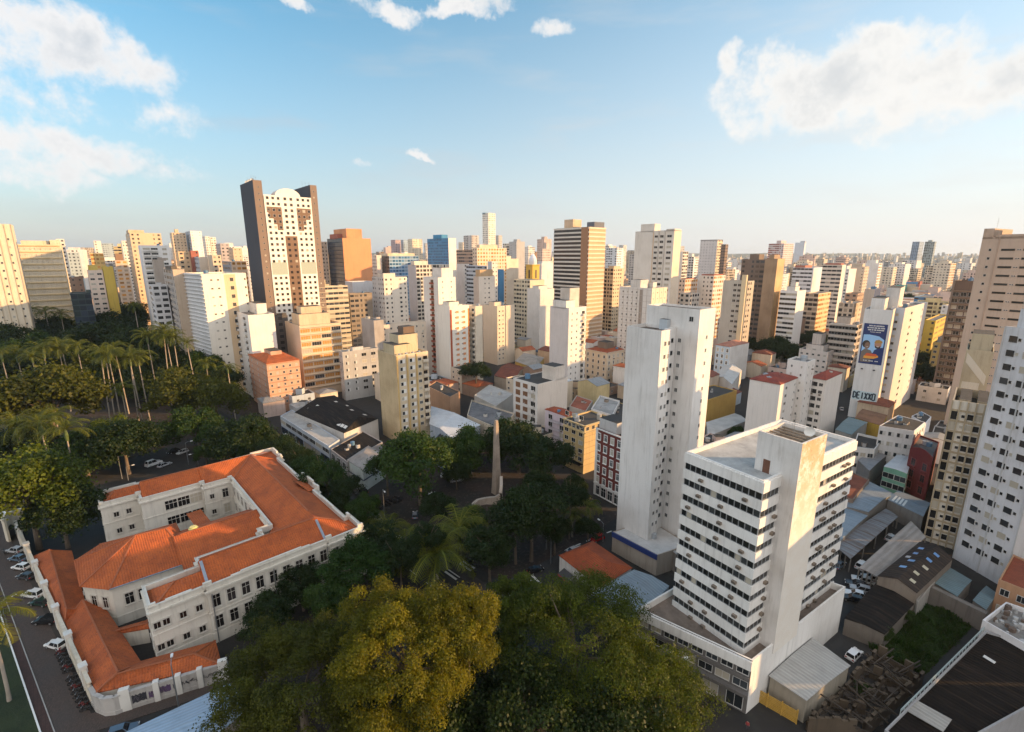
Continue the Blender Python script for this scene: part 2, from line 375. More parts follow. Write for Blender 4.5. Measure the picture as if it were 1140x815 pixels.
class Wins:
    """collects repeated parts of one thing; the 100 nearest become parts, the rest one part of kind stuff"""
    def __init__(s, root): s.root = root; s.items = {}
    def add(s, name, me, x, y, z, rot): s.items.setdefault(name, []).append((me, x, y, z, rot))
    def flush(s, limit=100):
        rt = s.root; M = Matrix.LocRotScale(rt.location, rt.rotation_euler, None)
        for name, it in s.items.items():
            if not it: continue
            it.sort(key=lambda q: (M @ Vector(q[1:4]) - cam.location).length)
            lim = max(0, limit - sum(1 for c in rt.children if c.name.split('.')[0] == name))
            for me, x, y, z, rot in it[:lim]: link(name, me, rt, (x, y, z), rot)
            rest = it[lim:]
            if rest:
                mb = MB(); mats = []
                for me, x, y, z, rot in rest:
                    c, sn = math.cos(rot), math.sin(rot)
                    vs_ = [(x + v.co.x * c - v.co.y * sn, y + v.co.x * sn + v.co.y * c, z + v.co.z) for v in me.vertices]
                    for q in me.materials:
                        if q not in mats: mats.append(q)
                    for pl in me.polygons: mb.face([vs_[i] for i in pl.vertices], mats.index(me.materials[pl.material_index]))
                o = mb.build(name, mats, rt); o['kind'] = 'stuff'
        s.items = {}
def seg_windows(W, A, B, z0, z1, cols, rows, w, h, style='plain', name='window', frame=None, gl=None, lift=.5, u0=0.0, u1=1.0, skip=None, off=0.0):
    """windows in rows and columns on the wall from A to B (outside to the right hand of A->B)"""
    A, B = Vector(A[:2]), Vector(B[:2]); d = B - A; L = d.length; d = d / L; rot = math.atan2(d.y, d.x); nrm = Vector((d.y, -d.x))
    me = winmesh(w, h, style, frame, gl); fh = (z1 - z0) / rows
    for c in range(cols):
        s = L * (u0 + (u1 - u0) * (c + .5) / cols)
        for r in range(rows):
            if skip and skip(c, r): continue
            p = A + d * s + nrm * off; W.add(name, me, p.x, p.y, z0 + r * fh + (fh - h) * lift, rot)

# ---------------------------------------------------------------- buildings
FOOT = []                                              # footprints already taken: (x, y, radius)
def solve_t(P, Z, d, px):
    k = (px - CX) / F; z = Z - CAMZ
    den = d[0] - k * d[1] * CP
    return (k * (P.y * CP - z * SP) - P.x) / den
def rooftop_room(root, plan, z0, z1, col, dark=True, name='rooftop_room'):
    mb = MB(); mb.prism(plan, z0, z1, 0, 1)
    return mb.build(name, [wall(col, .5, .85, .5), ROOFD if dark else ROOFG], root)
def water_tank(root, x, y, z, r=1.1, h=1.6, col=(.34, .37, .4)):
    mb = MB(); mb.cyl((x, y), r, z, z + h, 14, 0); mb.cyl((x, y), r * 1.05, z + h, z + h + .12, 14, 0); mb.cyl((x, y), r * .3, z + h + .12, z + h + .3, 10, 0)
    return mb.build('water_tank', plain(col, .5, 0, .15, 'tank_plastic'), root)
def antenna(root, x, y, z, h=4.0, r=.05):
    mb = MB(); mb.tube([(x, y, z), (x, y, z + h)], [r, r * .6], 5); 
    for k in range(4): mb.beam((x - .5 + .08 * k, y, z + h * (.6 + .1 * k)), (x + .5 - .08 * k, y, z + h * (.6 + .1 * k)), .04)
    return mb.build('antenna', METAL, root)
def dish(root, x, y, z, r=.7, az=200):
    mb = MB(); c, s = math.cos(R(az)), math.sin(R(az)); n = 14; rings = []
    for j, (rr, dd) in enumerate(((.08, 0), (.6, .1), (1.0, .28))):
        rings.append([Vector((x + c * dd * r - s * math.cos(k * 2 * math.pi / n) * rr * r, y + s * dd * r + c * math.cos(k * 2 * math.pi / n) * rr * r, z + 1 + math.sin(k * 2 * math.pi / n) * rr * r)) for k in range(n)])
    for j in range(2):
        for k in range(n): mb.face([rings[j][k], rings[j][(k + 1) % n], rings[j + 1][(k + 1) % n], rings[j + 1][k]])
    mb.face(rings[0]); mb.tube([(x, y, z), (x, y, z + 1)], .05, 6)
    return mb.build('satellite_dish', plain((.7, .7, .68), .4, 0, .1, 'dish_paint'), root)

BALM = {}
def balmesh(w, dep=1.0, h=1.0, col=(.7, .68, .65), rail=False):
    key = (round(w, 1), dep, h, col, rail)
    if key in BALM: return BALM[key]
    mb = MB(); x = w / 2
    mb.box((-x, -dep, -.15), (x, 0, 0), 0)
    if rail:
        for a, b in (((-x, -dep), (x, -dep)), ((-x, -dep), (-x, 0)), ((x, -dep), (x, 0))):
            mb.beam((a[0], a[1], h), (b[0], b[1], h), .07, .07, 1); mb.beam((a[0], a[1], h * .5), (b[0], b[1], h * .5), .04, .04, 1)
            n = max(2, int((Vector(b) - Vector(a)).length / .3))
            for k in range(n + 1):
                p = Vector(a).lerp(Vector(b), k / n); mb.beam((p.x, p.y, 0), (p.x, p.y, h), .035, .035, 1)
    else:
        mb.box((-x, -dep, 0), (x, -dep + .1, h), 0); mb.box((-x, -dep + .1, 0), (-x + .1, 0, h), 0); mb.box((x - .1, -dep + .1, 0), (x, 0, h), 0)
    BALM[key] = mb.mesh('balcony', [wall(col, .3, .85, .4), plain((.3, .3, .3), .5, .4, .1, 'railing_metal')]); return BALM[key]
ACM = {}
def acmesh():
    if 0 not in ACM:
        mb = MB(); mb.box((-.36, -.5, 0), (.36, 0, .44), 0); mb.box((-.32, -.52, .05), (.32, -.501, .4), 1)
        for k in range(4): mb.box((-.3, -.535, .08 + .08 * k), (.3, -.521, .11 + .08 * k), 0)
        ACM[0] = mb.mesh('air_conditioner', [plain((.24, .19, .145), .6, .1, .4, 'aged_casing'), DARK])
    return ACM[0]

def box_plan(P, th, wr, wl):
    r = Vector((math.cos(R(th)), math.sin(R(th)))); b = Vector((-r.y, r.x)); p = Vector((P[0], P[1]))
    return [p, p + r * wr, p + r * wr + b * wl, p + b * wl]
def shell(mb, plan, z0, z1, faces, par=.8, t=.25, mroof=1, mcap=0):
    """outer walls (one material per face), parapet ring and sunken roof; faces: list of (material, uv bays, uv storeys) or material index"""
    n = len(plan); P = [Vector(p[:2]) for p in plan]
    for i in range(n):
        a, b = P[i], P[(i + 1) % n]; f = faces[i] if i < len(faces) else 0
        m, nu, nv = f if isinstance(f, tuple) else (f, 1, 1)
        mb.face([(a.x, a.y, z0), (b.x, b.y, z0), (b.x, b.y, z1), (a.x, a.y, z1)], m, [(0, 0), (nu, 0), (nu, nv), (0, nv)])
    # inner ring
    I = []
    for i in range(n):
        a, b, c = P[i - 1], P[i], P[(i + 1) % n]
        d1, d2 = (b - a).normalized(), (c - b).normalized(); n1, n2 = Vector((-d1.y, d1.x)), Vector((-d2.y, d2.x))
        k = n1 + n2; k = k / max(.3, k.length_squared) * 2 * t if k.length > .1 else n1 * t
        I.append(b + k)
    zr = z1 - par
    for i in range(n):
        a, b, ia, ib = P[i], P[(i + 1) % n], I[i], I[(i + 1) % n]
        mb.face([(a.x, a.y, z1), (b.x, b.y, z1), (ib.x, ib.y, z1), (ia.x, ia.y, z1)], mcap)
        mb.face([(ib.x, ib.y, zr), (ia.x, ia.y, zr), (ia.x, ia.y, z1), (ib.x, ib.y, z1)], mcap)
    return [(p.x, p.y) for p in I], zr
def tri_fan(mb, pts, z, m=0): mb.face([(p[0], p[1], z) for p in pts], m)

def bld(name, cat, label, cx, cy, xl, xr, D=None, by=None, th=43, col=(.6, .55, .47), L=None, Rt=None, colL=None, colR=None, tops=(), par=.7, roof=None, fh=3.0,
        cw=3.2, group=None, base=0.0, ledge=0, wl=None, wr=None, tank=0, ant=0, dirt=.3, basecol=None):
    """a block seen from its near corner: (cx, cy) is that roof corner, xl / xr the far ends of its left and right walls"""
    if D is None: D = D_of(by)
    P = atD(cx, cy, D); Z = P.z; g = gz(P.x, P.y)
    r = Vector((math.cos(R(th)), math.sin(R(th)))); b = Vector((-r.y, r.x))
    if wr is None: wr = solve_t(P, Z, r, xr)
    if wl is None: wl = solve_t(P, Z, b, xl)
    wr, wl = [min(max(q, 3.5), 45) if 0 < q < 60 else 16 for q in (wr, wl)]
    wl = max(wl, 5.0); wr = max(wr, 5.0)
    root = thing(name, label, cat, (P.x, P.y, g), 0, group)
    plan = [p - P.xy for p in box_plan(P, th, wr, wl)]; H = max(Z - g, 5)
    FOOT.append((P.x + (r.x * wr + b.x * wl) / 2, P.y + (r.y * wr + b.y * wl) / 2, math.hypot(wr, wl) / 2))
    nf = max(1, round((H - base - .6) / fh)); W = Wins(root)
    mats = [wall(col, dirt, .85, .35), roof or ROOFG]; faces = [0, 0, 0, 0]
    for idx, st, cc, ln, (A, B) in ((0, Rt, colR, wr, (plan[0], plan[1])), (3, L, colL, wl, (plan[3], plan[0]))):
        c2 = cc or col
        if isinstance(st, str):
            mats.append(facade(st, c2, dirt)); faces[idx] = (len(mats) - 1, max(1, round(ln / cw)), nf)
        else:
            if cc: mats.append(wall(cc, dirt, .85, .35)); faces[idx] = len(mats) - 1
            for s in (st or ()):
                z0, z1 = s.get('z0', base), s.get('z1', H - .8)
                rows = s.get('rows') or max(1, round((z1 - z0) / fh))
                cols = s.get('cols') or max(1, round(ln * (s.get('u1', 1) - s.get('u0', 0)) / cw))
                if 'bal' in s:
                    me = balmesh(s.get('bw', 3.0), s.get('bd', 1.0), .95, s.get('bal') or c2, s.get('rail', False)); d = (B - A).normalized(); rot = math.atan2(d.y, d.x); q = (z1 - z0) / rows
                    for c in range(cols):
                        pp = A + (B - A) * (s.get('u0', 0) + (s.get('u1', 1) - s.get('u0', 0)) * (c + .5) / cols)
                        for k in range(rows): W.add('balcony', me, pp.x, pp.y, z0 + k * q + .15, rot)
                if s.get('w') and D < 280:
                    rr = random.Random(idx + int(D * 7)); d = (B - A).normalized()
                    for k in range(max(1, int(cols * rows * .12))):
                        pp = A + (B - A) * (s.get('u0', 0) + (s.get('u1', 1) - s.get('u0', 0)) * (rr.randrange(cols) + rr.uniform(.35, .65)) / cols); W.add('air_conditioner', acmesh(), pp.x, pp.y, z0 + (z1 - z0) * rr.randrange(rows) / rows + .1, math.atan2(d.y, d.x))
                if s.get('w'):
                    seg_windows(W, A, B, z0, z1, cols, rows, s['w'], s.get('h', 1.4), s.get('style', 'plain'), s.get('name', 'window'), s.get('frame'), s.get('gl'), s.get('lift', .5), s.get('u0', 0), s.get('u1', 1), s.get('skip'))
    mb = MB(); inner, zr = shell(mb, plan, 0 if g == 0 else -3, H, faces, par)
    if ledge:
        q = (H - base - .8) / nf
        for k in range(1, nf + 1):
            z = base + q * k
            for A, B in ((plan[0], plan[1]), (plan[3], plan[0])):
                d = (B - A).normalized(); nn = Vector((d.y, -d.x)); a1, b1 = A + nn * ledge, B + nn * ledge
                mb.face([(a1.x, a1.y, z - .12), (b1.x, b1.y, z - .12), (b1.x, b1.y, z + .12), (a1.x, a1.y, z + .12)], 0)
                mb.face([(A.x, A.y, z + .12), (a1.x, a1.y, z + .12), (b1.x, b1.y, z + .12), (B.x, B.y, z + .12)][::-1], 0)
                mb.face([(A.x, A.y, z - .12), (a1.x, a1.y, z - .12), (b1.x, b1.y, z - .12), (B.x, B.y, z - .12)], 0)
    mb.build('wall', mats, root)
    rm = MB(); tri_fan(rm, inner, zr); rm.build('roof', [roof or ROOFG], root)
    def pt(u, v): return plan[0] + (plan[1] - plan[0]) * u + (plan[3] - plan[0]) * v
    for tp in tops:
        u, v, lu, lv, h = tp[:5]
        rooftop_room(root, [pt(u, v), pt(u + lu, v), pt(u + lu, v + lv), pt(u, v + lv)], zr, H + h, tp[5] if len(tp) > 5 else col)
    for k in range(tank):
        p = pt(.2 + .13 * k, .75 - .1 * k); water_tank(root, p.x, p.y, zr)
    for k in range(ant):
        p = pt(.3 + .2 * k, .3 + .15 * k); antenna(root, p.x, p.y, zr, 3.5 + k)
    if D < 340:
        rr = random.Random(sum(map(ord, label)))
        for k in range(rr.randint(1, 3)):
            p = pt(rr.uniform(.15, .85), rr.uniform(.15, .85)); q = rr.random()
            if q < .45: water_tank(root, p.x, p.y, zr, rr.uniform(.7, 1.2), rr.uniform(1.2, 1.8), rr.choice([(.34, .37, .4), (.10, .2, .32), (.4, .38, .34)]))
            elif q < .7: antenna(root, p.x, p.y, zr, rr.uniform(2.5, 5))
            else: rooftop_room(root, [p, p + r * 2.2, p + r * 2.2 + b * 1.6, p + b * 1.6], zr, zr + rr.uniform(1, 2), col, True, 'roof_hut')
    W.flush()
    return root, plan, H, W, pt
def polyb(name, cat, label, pix, z, col=(.6, .55, .5), roof=None, par=.5, z0=0.0, group=None, world=None, dirt=.4, streak=.4):
    """a low building given by the corners of its roof (photograph pixels at height z), near corner first, counter-clockwise"""
    pts = world or [at(x, y, z).xy for x, y in pix]
    ar = sum(pts[i - 1].x * pts[i].y - pts[i].x * pts[i - 1].y for i in range(len(pts)))
    if ar < 0: pts = [pts[0]] + pts[1:][::-1]
    o = pts[0].copy(); root = thing(name, label, cat, (o.x, o.y, z0), 0, group)
    c = sum(pts, Vector((0, 0))) / len(pts); FOOT.append((c.x, c.y, max((p - c).length for p in pts)))
    plan = [p - o for p in pts]; mb = MB(); inner, zr = shell(mb, plan, 0, z - z0, [0] * len(plan), par)
    mb.build('wall', [wall(col, dirt, .85, streak)], root)
    rm = MB(); tri_fan(rm, inner, zr); rm.build('roof', [roof or ROOFG], root)
    rr = random.Random(int(abs(o.x * 31 + o.y * 17)))
    if name not in ('flat_roofed_hall', 'white_parapet_store') and min((plan[i] - plan[i - 1]).length for i in range(len(plan))) > 5:
        for k in range(rr.randint(2, 4)):
            p = plan[0].lerp(plan[1], rr.uniform(.2, .8)).lerp(plan[-1].lerp(plan[2], rr.uniform(.2, .8)), rr.uniform(.2, .8)); q = rr.random()
            if q < .35: water_tank(root, p.x, p.y, zr, rr.uniform(.5, .9), 1.1, rr.choice([(.34, .37, .4), (.10, .2, .32), (.45, .42, .38)]))
            else: w_ = rr.uniform(.3, 1.1); rooftop_room(root, [p, p + Vector((w_, w_ * .8)), p + Vector((0, w_ * 1.7)), p + Vector((-w_, w_ * .8))], zr, zr + rr.uniform(.4, 1.3), rr.choice([(.4, .4, .4), (.25, .2, .16), (.55, .53, .5)]), True, 'roof_hut')
    return root, plan, z - z0
def gable(name, cat, label, pix, z, rise=1.2, col=(.5, .48, .45), roof=None, over=.35, group=None, along=0, hip=0.0, world=None, wallname='wall', skyl=(), z0=0.0):
    """a pitched roof on four corners; along: 0 the ridge runs parallel to the side 0-1, 1 to the side 1-2; hip: how far the ridge ends stand in"""
    pts = world or [at(x, y, z).xy for x, y in pix]
    ar = sum(pts[i - 1].x * pts[i].y - pts[i].x * pts[i - 1].y for i in range(4))
    if ar < 0: pts = [pts[1], pts[0], pts[3], pts[2]]
    o = pts[0].copy(); root = thing(name, label, cat, (o.x, o.y, z0), 0, group); q = [p - o for p in pts]
    c = sum(pts, Vector((0, 0))) / 4; FOOT.append((c.x, c.y, max((p - c).length for p in pts)))
    if along: q = [q[1], q[2], q[3], q[0]]
    zz = z - z0; m0, m1 = (q[1] + q[2]) / 2, (q[3] + q[0]) / 2; d = (m1 - m0); h = hip / d.length
    r1, r0 = m0 + d * h, m1 - d * h
    k = (q[0] + q[1] + q[2] + q[3]) / 4
    ins = [p + (k - p).normalized() * over for p in q]
    mb = MB()
    if wallname == 'posts':
        for i in range(4):
            for k in range(4): p = ins[i].lerp(ins[(i + 1) % 4], k / 4); mb.box((p.x - .1, p.y - .1, 0), (p.x + .1, p.y + .1, zz - .06))
    else: mb.prism(ins, 0, zz - .06, 0, top=False)
    if hip < .2 and wallname != 'posts':
        i0, i1 = m0 + (k - m0).normalized() * over, m1 + (k - m1).normalized() * over
        mb.face([(ins[1].x, ins[1].y, zz - .06), (ins[2].x, ins[2].y, zz - .06), (i0.x, i0.y, zz + rise - .1)]); mb.face([(ins[3].x, ins[3].y, zz - .06), (ins[0].x, ins[0].y, zz - .06), (i1.x, i1.y, zz + rise - .1)])
    mb.build(wallname, [wall(col, .5, .85, .5)], root)
    rf = MB(); V = lambda p, e: (p.x, p.y, e); top = zz + rise
    sl = [[V(q[0], zz), V(q[1], zz), V(r1, top), V(r0, top)], [V(q[2], zz), V(q[3], zz), V(r0, top), V(r1, top)]]
    if hip >= .2: sl += [[V(q[1], zz), V(q[2], zz), V(r1, top)], [V(q[3], zz), V(q[0], zz), V(r0, top)]]
    for f in sl:
        rf.face(f); rf.face([(x, y, e - .14) for x, y, e in f][::-1])
        n = len(f)
        for i in range(2 if n == 4 else 1): 
            pass
    for i in range(4):
        a, b = q[i], q[(i + 1) % 4]
        if hip >= .2 or i in (0, 2): rf.face([V(a, zz - .14), V(b, zz - .14), V(b, zz), V(a, zz)])
    if hip < .2:
        for a, b, rr in ((q[1], q[2], r1), (q[3], q[0], r0)):
            rf.face([V(a, zz - .14), V(rr, top - .14), V(rr, top), V(a, zz)]); rf.face([V(rr, top - .14), V(b, zz - .14), V(b, zz), V(rr, top)])
    ro = rf.build('roof', [roof or tiles()], root)
    for (u, v, lu, lv, colr) in skyl:                    # translucent panels let into a slope: u along the ridge, v up the slope, s: which slope
        s = 0 if v >= 0 else 1; v = abs(v); f = [Vector(x) for x in sl[s]]
        def S(a, b2): return f[0].lerp(f[1], a).lerp(f[3].lerp(f[2], a), b2) + Vector((0, 0, .05))
        sk = MB(); sk.face([S(u, v), S(u + lu, v), S(u + lu, v + lv), S(u, v + lv)]); sk.build('skylight', [plain(colr, .35, 0, .15, 'skylight_panel')], ro)
    return root, q, zz

# ---------------------------------------------------------------- setting
def build_ground():
    mb = MB(); rings = [0, 40, 80, 130, 180, 240, 290, 340, 400, 470, 550, 640, 740, 860, 1000, 1200, 1500, 1900, 2400, 3000, 3800, 4800, 6000, 7500, 9500, 12000, 16000]; n = 72
    vid = {}
    for i, r in enumerate(rings):
        for k in range(n):
            a = k * 2 * math.pi / n; x, y = r * math.cos(a), r * math.sin(a); vid[i, k] = len(mb.v); mb.v.append((x, y, gz(x, y)))
    for i in range(len(rings) - 1):
        for k in range(n):
            mb.f.append((vid[i, k], vid[i + 1, k], vid[i + 1, (k + 1) % n], vid[i, (k + 1) % n])); mb.m.append(0); mb.uv.append([])
    m, t, b = new_mat('city_ground'); p = pos(t)
    n1 = t.noise(p, .02, 6, .6); n2 = t.noise(p, .4, 5, .65)
    c = t.mix(t.smooth(n1, .42, .6), (.018, .017, .017), (.034, .028, .025)); c = t.mix(t.math('MULTIPLY', t.smooth(n2, .45, .7), .6), c, (.035, .035, .03))
    ln = t.add('ShaderNodeVectorMath', operation='LENGTH'); t.l.new(p, ln.inputs[0])
    n3 = t.noise(p, .004, 6, .65); veg = t.mix(t.smooth(n3, .42, .58), (.022, .036, .014), (.11, .095, .08))
    c = t.mix(t.smooth(ln.outputs['Value'], 700, 1500), c, veg)
    t.l.new(c, b.inputs['Base Color']); b.inputs['Roughness'].default_value = .95
    o = mb.build('ground', m); o['kind'] = 'structure'
build_ground()

def strip(name, pts, mat_, z=.02, h=0.0):
    mb = MB(); P = [Vector(p[:2]) for p in pts]
    ar = sum(P[i - 1].x * P[i].y - P[i].x * P[i - 1].y for i in range(len(P)))
    if ar < 0: P = P[::-1]
    if h: mb.prism(P, 0.0, z + h, 0)
    else: mb.face([(p.x, p.y, z) for p in P])
    o = mb.build(name, mat_); o['kind'] = 'structure'; return o
def asphalt_mat(col=(.013, .013, .0145), name='worn_asphalt'):
    m, t, b = new_mat(name); p = pos(t); n1 = t.noise(p, .12, 6, .6); n2 = t.noise(p, 1.2, 5, .7); n3 = t.noise(p, 14, 2)
    c = t.mix(t.smooth(n1, .35, .7), col, tuple(x * .6 for x in col)); c = t.mix(t.math('MULTIPLY', t.smooth(n2, .55, .75), .5), c, tuple(x * 1.9 for x in col)); c = t.mix(t.math('MULTIPLY', n3, .25), c, (.1, .1, .1))
    t.l.new(c, b.inputs['Base Color']); b.inputs['Roughness'].default_value = .85; return m
def cobble_mat():
    m, t, b = new_mat('stone_sett_paving'); p = pos(t)
    rt = t.add('ShaderNodeMapping'); rt.inputs['Rotation'].default_value = (0, 0, R(40)); t.l.new(p, rt.inputs[0])
    br = t.add('ShaderNodeTexBrick', inp={'Color1': (.085, .056, .044, 1), 'Color2': (.052, .036, .029, 1), 'Mortar': (.02, .017, .015, 1), 'Scale': 1.6, 'Mortar Size': .02}); t.l.new(rt.outputs[0], br.inputs['Vector'])
    n1 = t.noise(p, .16, 5, .65); c = t.mix(t.math('MULTIPLY', t.smooth(n1, .4, .7), .6), br.outputs['Color'], (.05, .042, .038))
    t.l.new(c, b.inputs['Base Color']); b.inputs['Roughness'].default_value = .8; return m
def soil_mat():
    m, t, b = new_mat('packed_earth_and_paving'); p = pos(t); n1 = t.noise(p, .09, 6, .6); n2 = t.noise(p, 1.0, 5, .7)
    c = t.mix(t.smooth(n1, .4, .62), (.034, .020, .015), (.016, .013, .010)); c = t.mix(t.math('MULTIPLY', t.smooth(n2, .5, .75), .6), c, (.13, .10, .08))
    t.l.new(c, b.inputs['Base Color']); b.inputs['Roughness'].default_value = .95; return m
def grass_mat(a=(.009, .02, .004), c2=(.016, .028, .006)):
    m, t, b = new_mat('grass_sward'); p = pos(t); n1 = t.noise(p, .25, 6, .65); n2 = t.noise(p, 3.0, 4, .7)
    c = t.mix(t.smooth(n1, .4, .62), a, c2); c = t.mix(t.math('MULTIPLY', t.smooth(n2, .5, .72), .7), c, (.03, .035, .01)); t.l.new(c, b.inputs['Base Color']); b.inputs['Roughness'].default_value = .95
    bp = t.add('ShaderNodeBump', inp={'Strength': .8, 'Distance': .2}); t.l.new(n2, bp.inputs['Height']); t.l.new(bp.outputs[0], b.inputs['Normal']); return m
def pave_mat(col=(.055, .048, .044), name='paving_slabs', rot=43, sc=1.0):
    m, t, b = new_mat(name); p = pos(t); rt = t.add('ShaderNodeMapping'); rt.inputs['Rotation'].default_value = (0, 0, R(-rot)); t.l.new(p, rt.inputs[0])
    br = t.add('ShaderNodeTexBrick', offset=0.0, inp={'Color1': col + (1,), 'Color2': tuple(x * .72 for x in col) + (1,), 'Mortar': tuple(x * .5 for x in col) + (1,), 'Scale': sc, 'Mortar Size': .025}); t.l.new(rt.outputs[0], br.inputs['Vector'])
    n1 = t.noise(p, .3, 6, .65); c = t.mix(t.math('MULTIPLY', t.smooth(n1, .4, .7), .6), br.outputs['Color'], tuple(x * .4 for x in col)); t.l.new(c, b.inputs['Base Color']); b.inputs['Roughness'].default_value = .85; return m
ASPH = asphalt_mat(); COB = cobble_mat(); SOIL = soil_mat(); GRASS = grass_mat(); PAVE = pave_mat(); PAVR = pave_mat((.06, .028, .022), 'red_paving_slabs'); LINE = plain((.62, .62, .6), .7, 0, .25, 'road_paint', 3.0)
KERB = concrete((.34, .33, .31), .5, 'kerb_stone')

# world frame of the avenue: s along it (towards the camera), n across
AV_D = Vector((.72, -.694)); AV_N = Vector((.694, .72))
def av(s, n): return AV_D * s + AV_N * n
# avenue between the palace and the shops
strip('avenue', [av(-260, 49), av(150, 49), av(150, 62), av(-260, 62)], ASPH, .03)
strip('pavement', [av(-260, 62), av(-142, 62), av(-142, 66.5), av(-260, 66.5)], PAVE, 0, .13)
strip('pavement', [av(-118, 62), av(-60, 62), av(-60, 64.5), av(-118, 64.5)], PAVE, 0, .13)
strip('pavement', [av(-250, 45), av(150, 45), av(150, 49), av(-250, 49)], PAVE, 0, .13)
for k in range(34):
    pass
mk = MB()
for k in range(40):
    s = -230 + k * 6.5; a, b_, c_, d_ = av(s, 55.4), av(s + 2.6, 55.4), av(s + 2.6, 55.6), av(s, 55.6)
    mk.face([(a.x, a.y, .036), (b_.x, b_.y, .036), (c_.x, c_.y, .036), (d_.x, d_.y, .036)])
mk.build('road_marking', LINE)['kind'] = 'structure'
# praca with the obelisk
pz = [at(405, 560).xy, at(470, 515).xy, at(560, 490).xy, at(690, 575).xy, at(620, 618).xy, at(560, 648).xy]
strip('park_ground', pz, SOIL, .05)
# cross street with a dashed edge line
r0, r1 = at(560, 640).xy, at(715, 577).xy; d = (r1 - r0).normalized(); nn = Vector((-d.y, d.x))
strip('street', [r0 - d * 8 - nn * 10, r1 + d * 40 - nn * 10, r1 + d * 40, r0 - d * 8], ASPH, .04)
mk = MB()
for k in range(9):
    a = r0 + d * (3.5 + k * 3.6) - nn * .3; b_ = a + d * 1.7
    mk.face([(a.x, a.y, .046), (b_.x, b_.y, .046), (b_.x + nn.x * .35, b_.y + nn.y * .35, .046), (a.x + nn.x * .35, a.y + nn.y * .35, .046)])
mk.build('road_marking', LINE)['kind'] = 'structure'
# zebra crossings
def zebra(px, py, dirv, n, step, length, w):
    c = at(px, py).xy; d = Vector(dirv).normalized(); q = Vector((-d.y, d.x)); mb = MB()
    for k in range(n):
        o = c + d * step * (k - n / 2)
        P = [o - q * length / 2, o + d * w - q * length / 2, o + d * w + q * length / 2, o + q * length / 2]
        mb.face([(p.x, p.y, .05) for p in P])
    z = mb.build('zebra_crossing', LINE); z['kind'] = 'structure'
zebra(429, 561, AV_N, 9, 1.15, 4.2, .6)
zebra(515, 633, AV_N, 7, 1.1, 4.2, .55)
zebra(581, 650, (d.x, d.y), 8, 1.1, 4.2, .55)
# street on the left, with the wall of the palace on its right
ls0, ls1 = at(14, 606).xy, at(104, 800).xy; ld = (ls1 - ls0).normalized(); ln_ = Vector((ld.y, -ld.x))   # ln_ points to the left side (towards the lawn)
strip('street', [ls0 - ld * 60, ls1 + ld * 40, ls1 + ld * 40 + ln_ * 4.4, ls0 - ld * 60 + ln_ * 4.4], COB, .04)
strip('pavement', [ls0 - ld * 60 + ln_ * 4.4, ls1 + ld * 40 + ln_ * 4.4, ls1 + ld * 40 + ln_ * 5.58, ls0 - ld * 60 + ln_ * 5.58], PAVR, 0, .12)
strip('kerb', [ls0 - ld * 60 + ln_ * 4.25, ls1 + ld * 40 + ln_ * 4.25, ls1 + ld * 40 + ln_ * 4.4, ls0 - ld * 60 + ln_ * 4.4], KERB, 0, .125)
strip('kerb', [ls0 - ld * 20 + ln_ * 5.58, ls1 + ld * 0 + ln_ * 5.58, ls1 + ld * 0 + ln_ * 5.8, ls0 - ld * 20 + ln_ * 5.8], plain((.7, .7, .68), .7, 0, .1, 'whitewashed_kerb'), 0, .26)
strip('lawn', [ls0 - ld * 20 + ln_ * 5.78, ls1 + ld * 0 + ln_ * 5.78, ls1 + ln_ * 40, ls0 - ld * 20 + ln_ * 60], GRASS, .03)
# narrow street in front of the palace
f0, f1 = at(96, 806).xy, at(268, 752).xy; fd = (f1 - f0).normalized(); fn = Vector((fd.y, -fd.x))
strip('pavement', [f0 + ld * -2, f1 + fd * 12 + fn * -2, f1 + fd * 12 + fn * 2.2, f0 + fn * 2.2], COB, 0, .11)
# street between the palace and the park
b0, b1 = at(40, 560).xy, at(330, 455).xy; bd = (b1 - b0).normalized(); bn = Vector((bd.y, -bd.x))
strip('street', [b0 - bd * 30, b1 + bd * 30, b1 + bd * 30 - bn * 9, b0 - bd * 30 - bn * 9], ASPH, .035)
# palace grounds and the big park
strip('courtyard_ground', [at(30, 612).xy, at(100, 790).xy, at(262, 752).xy, at(420, 625).xy, at(300, 520).xy, at(120, 555).xy], pave_mat((.026, .024, .023), 'courtyard_paving'), .02)
strip('park_ground', [b0 - bd * 60 - bn * 9.5, b1 + bd * 4 - bn * 9.5, b1 + bd * 4 - bn * 75, b0 + bd * 60 - bn * 160, b0 - bd * 160 - bn * 200], SOIL, .015)
strip('park_ground', [av(-60, 38), av(150, 38), av(150, 45), av(-60, 45)], SOIL, .02)
strip('park_ground', [at(250, 760).xy, at(400, 640).xy, av(-60, 38), av(120, 38), Vector((40, 20)), Vector((-40, 40))], SOIL, .012)
# road at the foot of the office block
strip('pavement', [av(20, 62), av(150, 62), av(150, 68.5), av(20, 68.5)], pave_mat((.075, .045, .038), 'reddish_paving'), 0, .13)
strip('kerb', [av(20, 61.75), av(150, 61.75), av(150, 62), av(20, 62)], KERB, 0, .15)
# yards among the low roofs on the right
strip('yard_ground', [at(900, 740).xy, at(1000, 800).xy, at(1100, 700).xy, at(1010, 560).xy, at(930, 620).xy], asphalt_mat((.02, .02, .021), 'yard_asphalt'), .03)
strip('overgrown_lot', [at(968, 722).xy, at(1028, 752).xy, at(1090, 690).xy, at(1062, 668).xy, at(1030, 672).xy], grass_mat((.014, .03, .005), (.026, .045, .008)), .05)

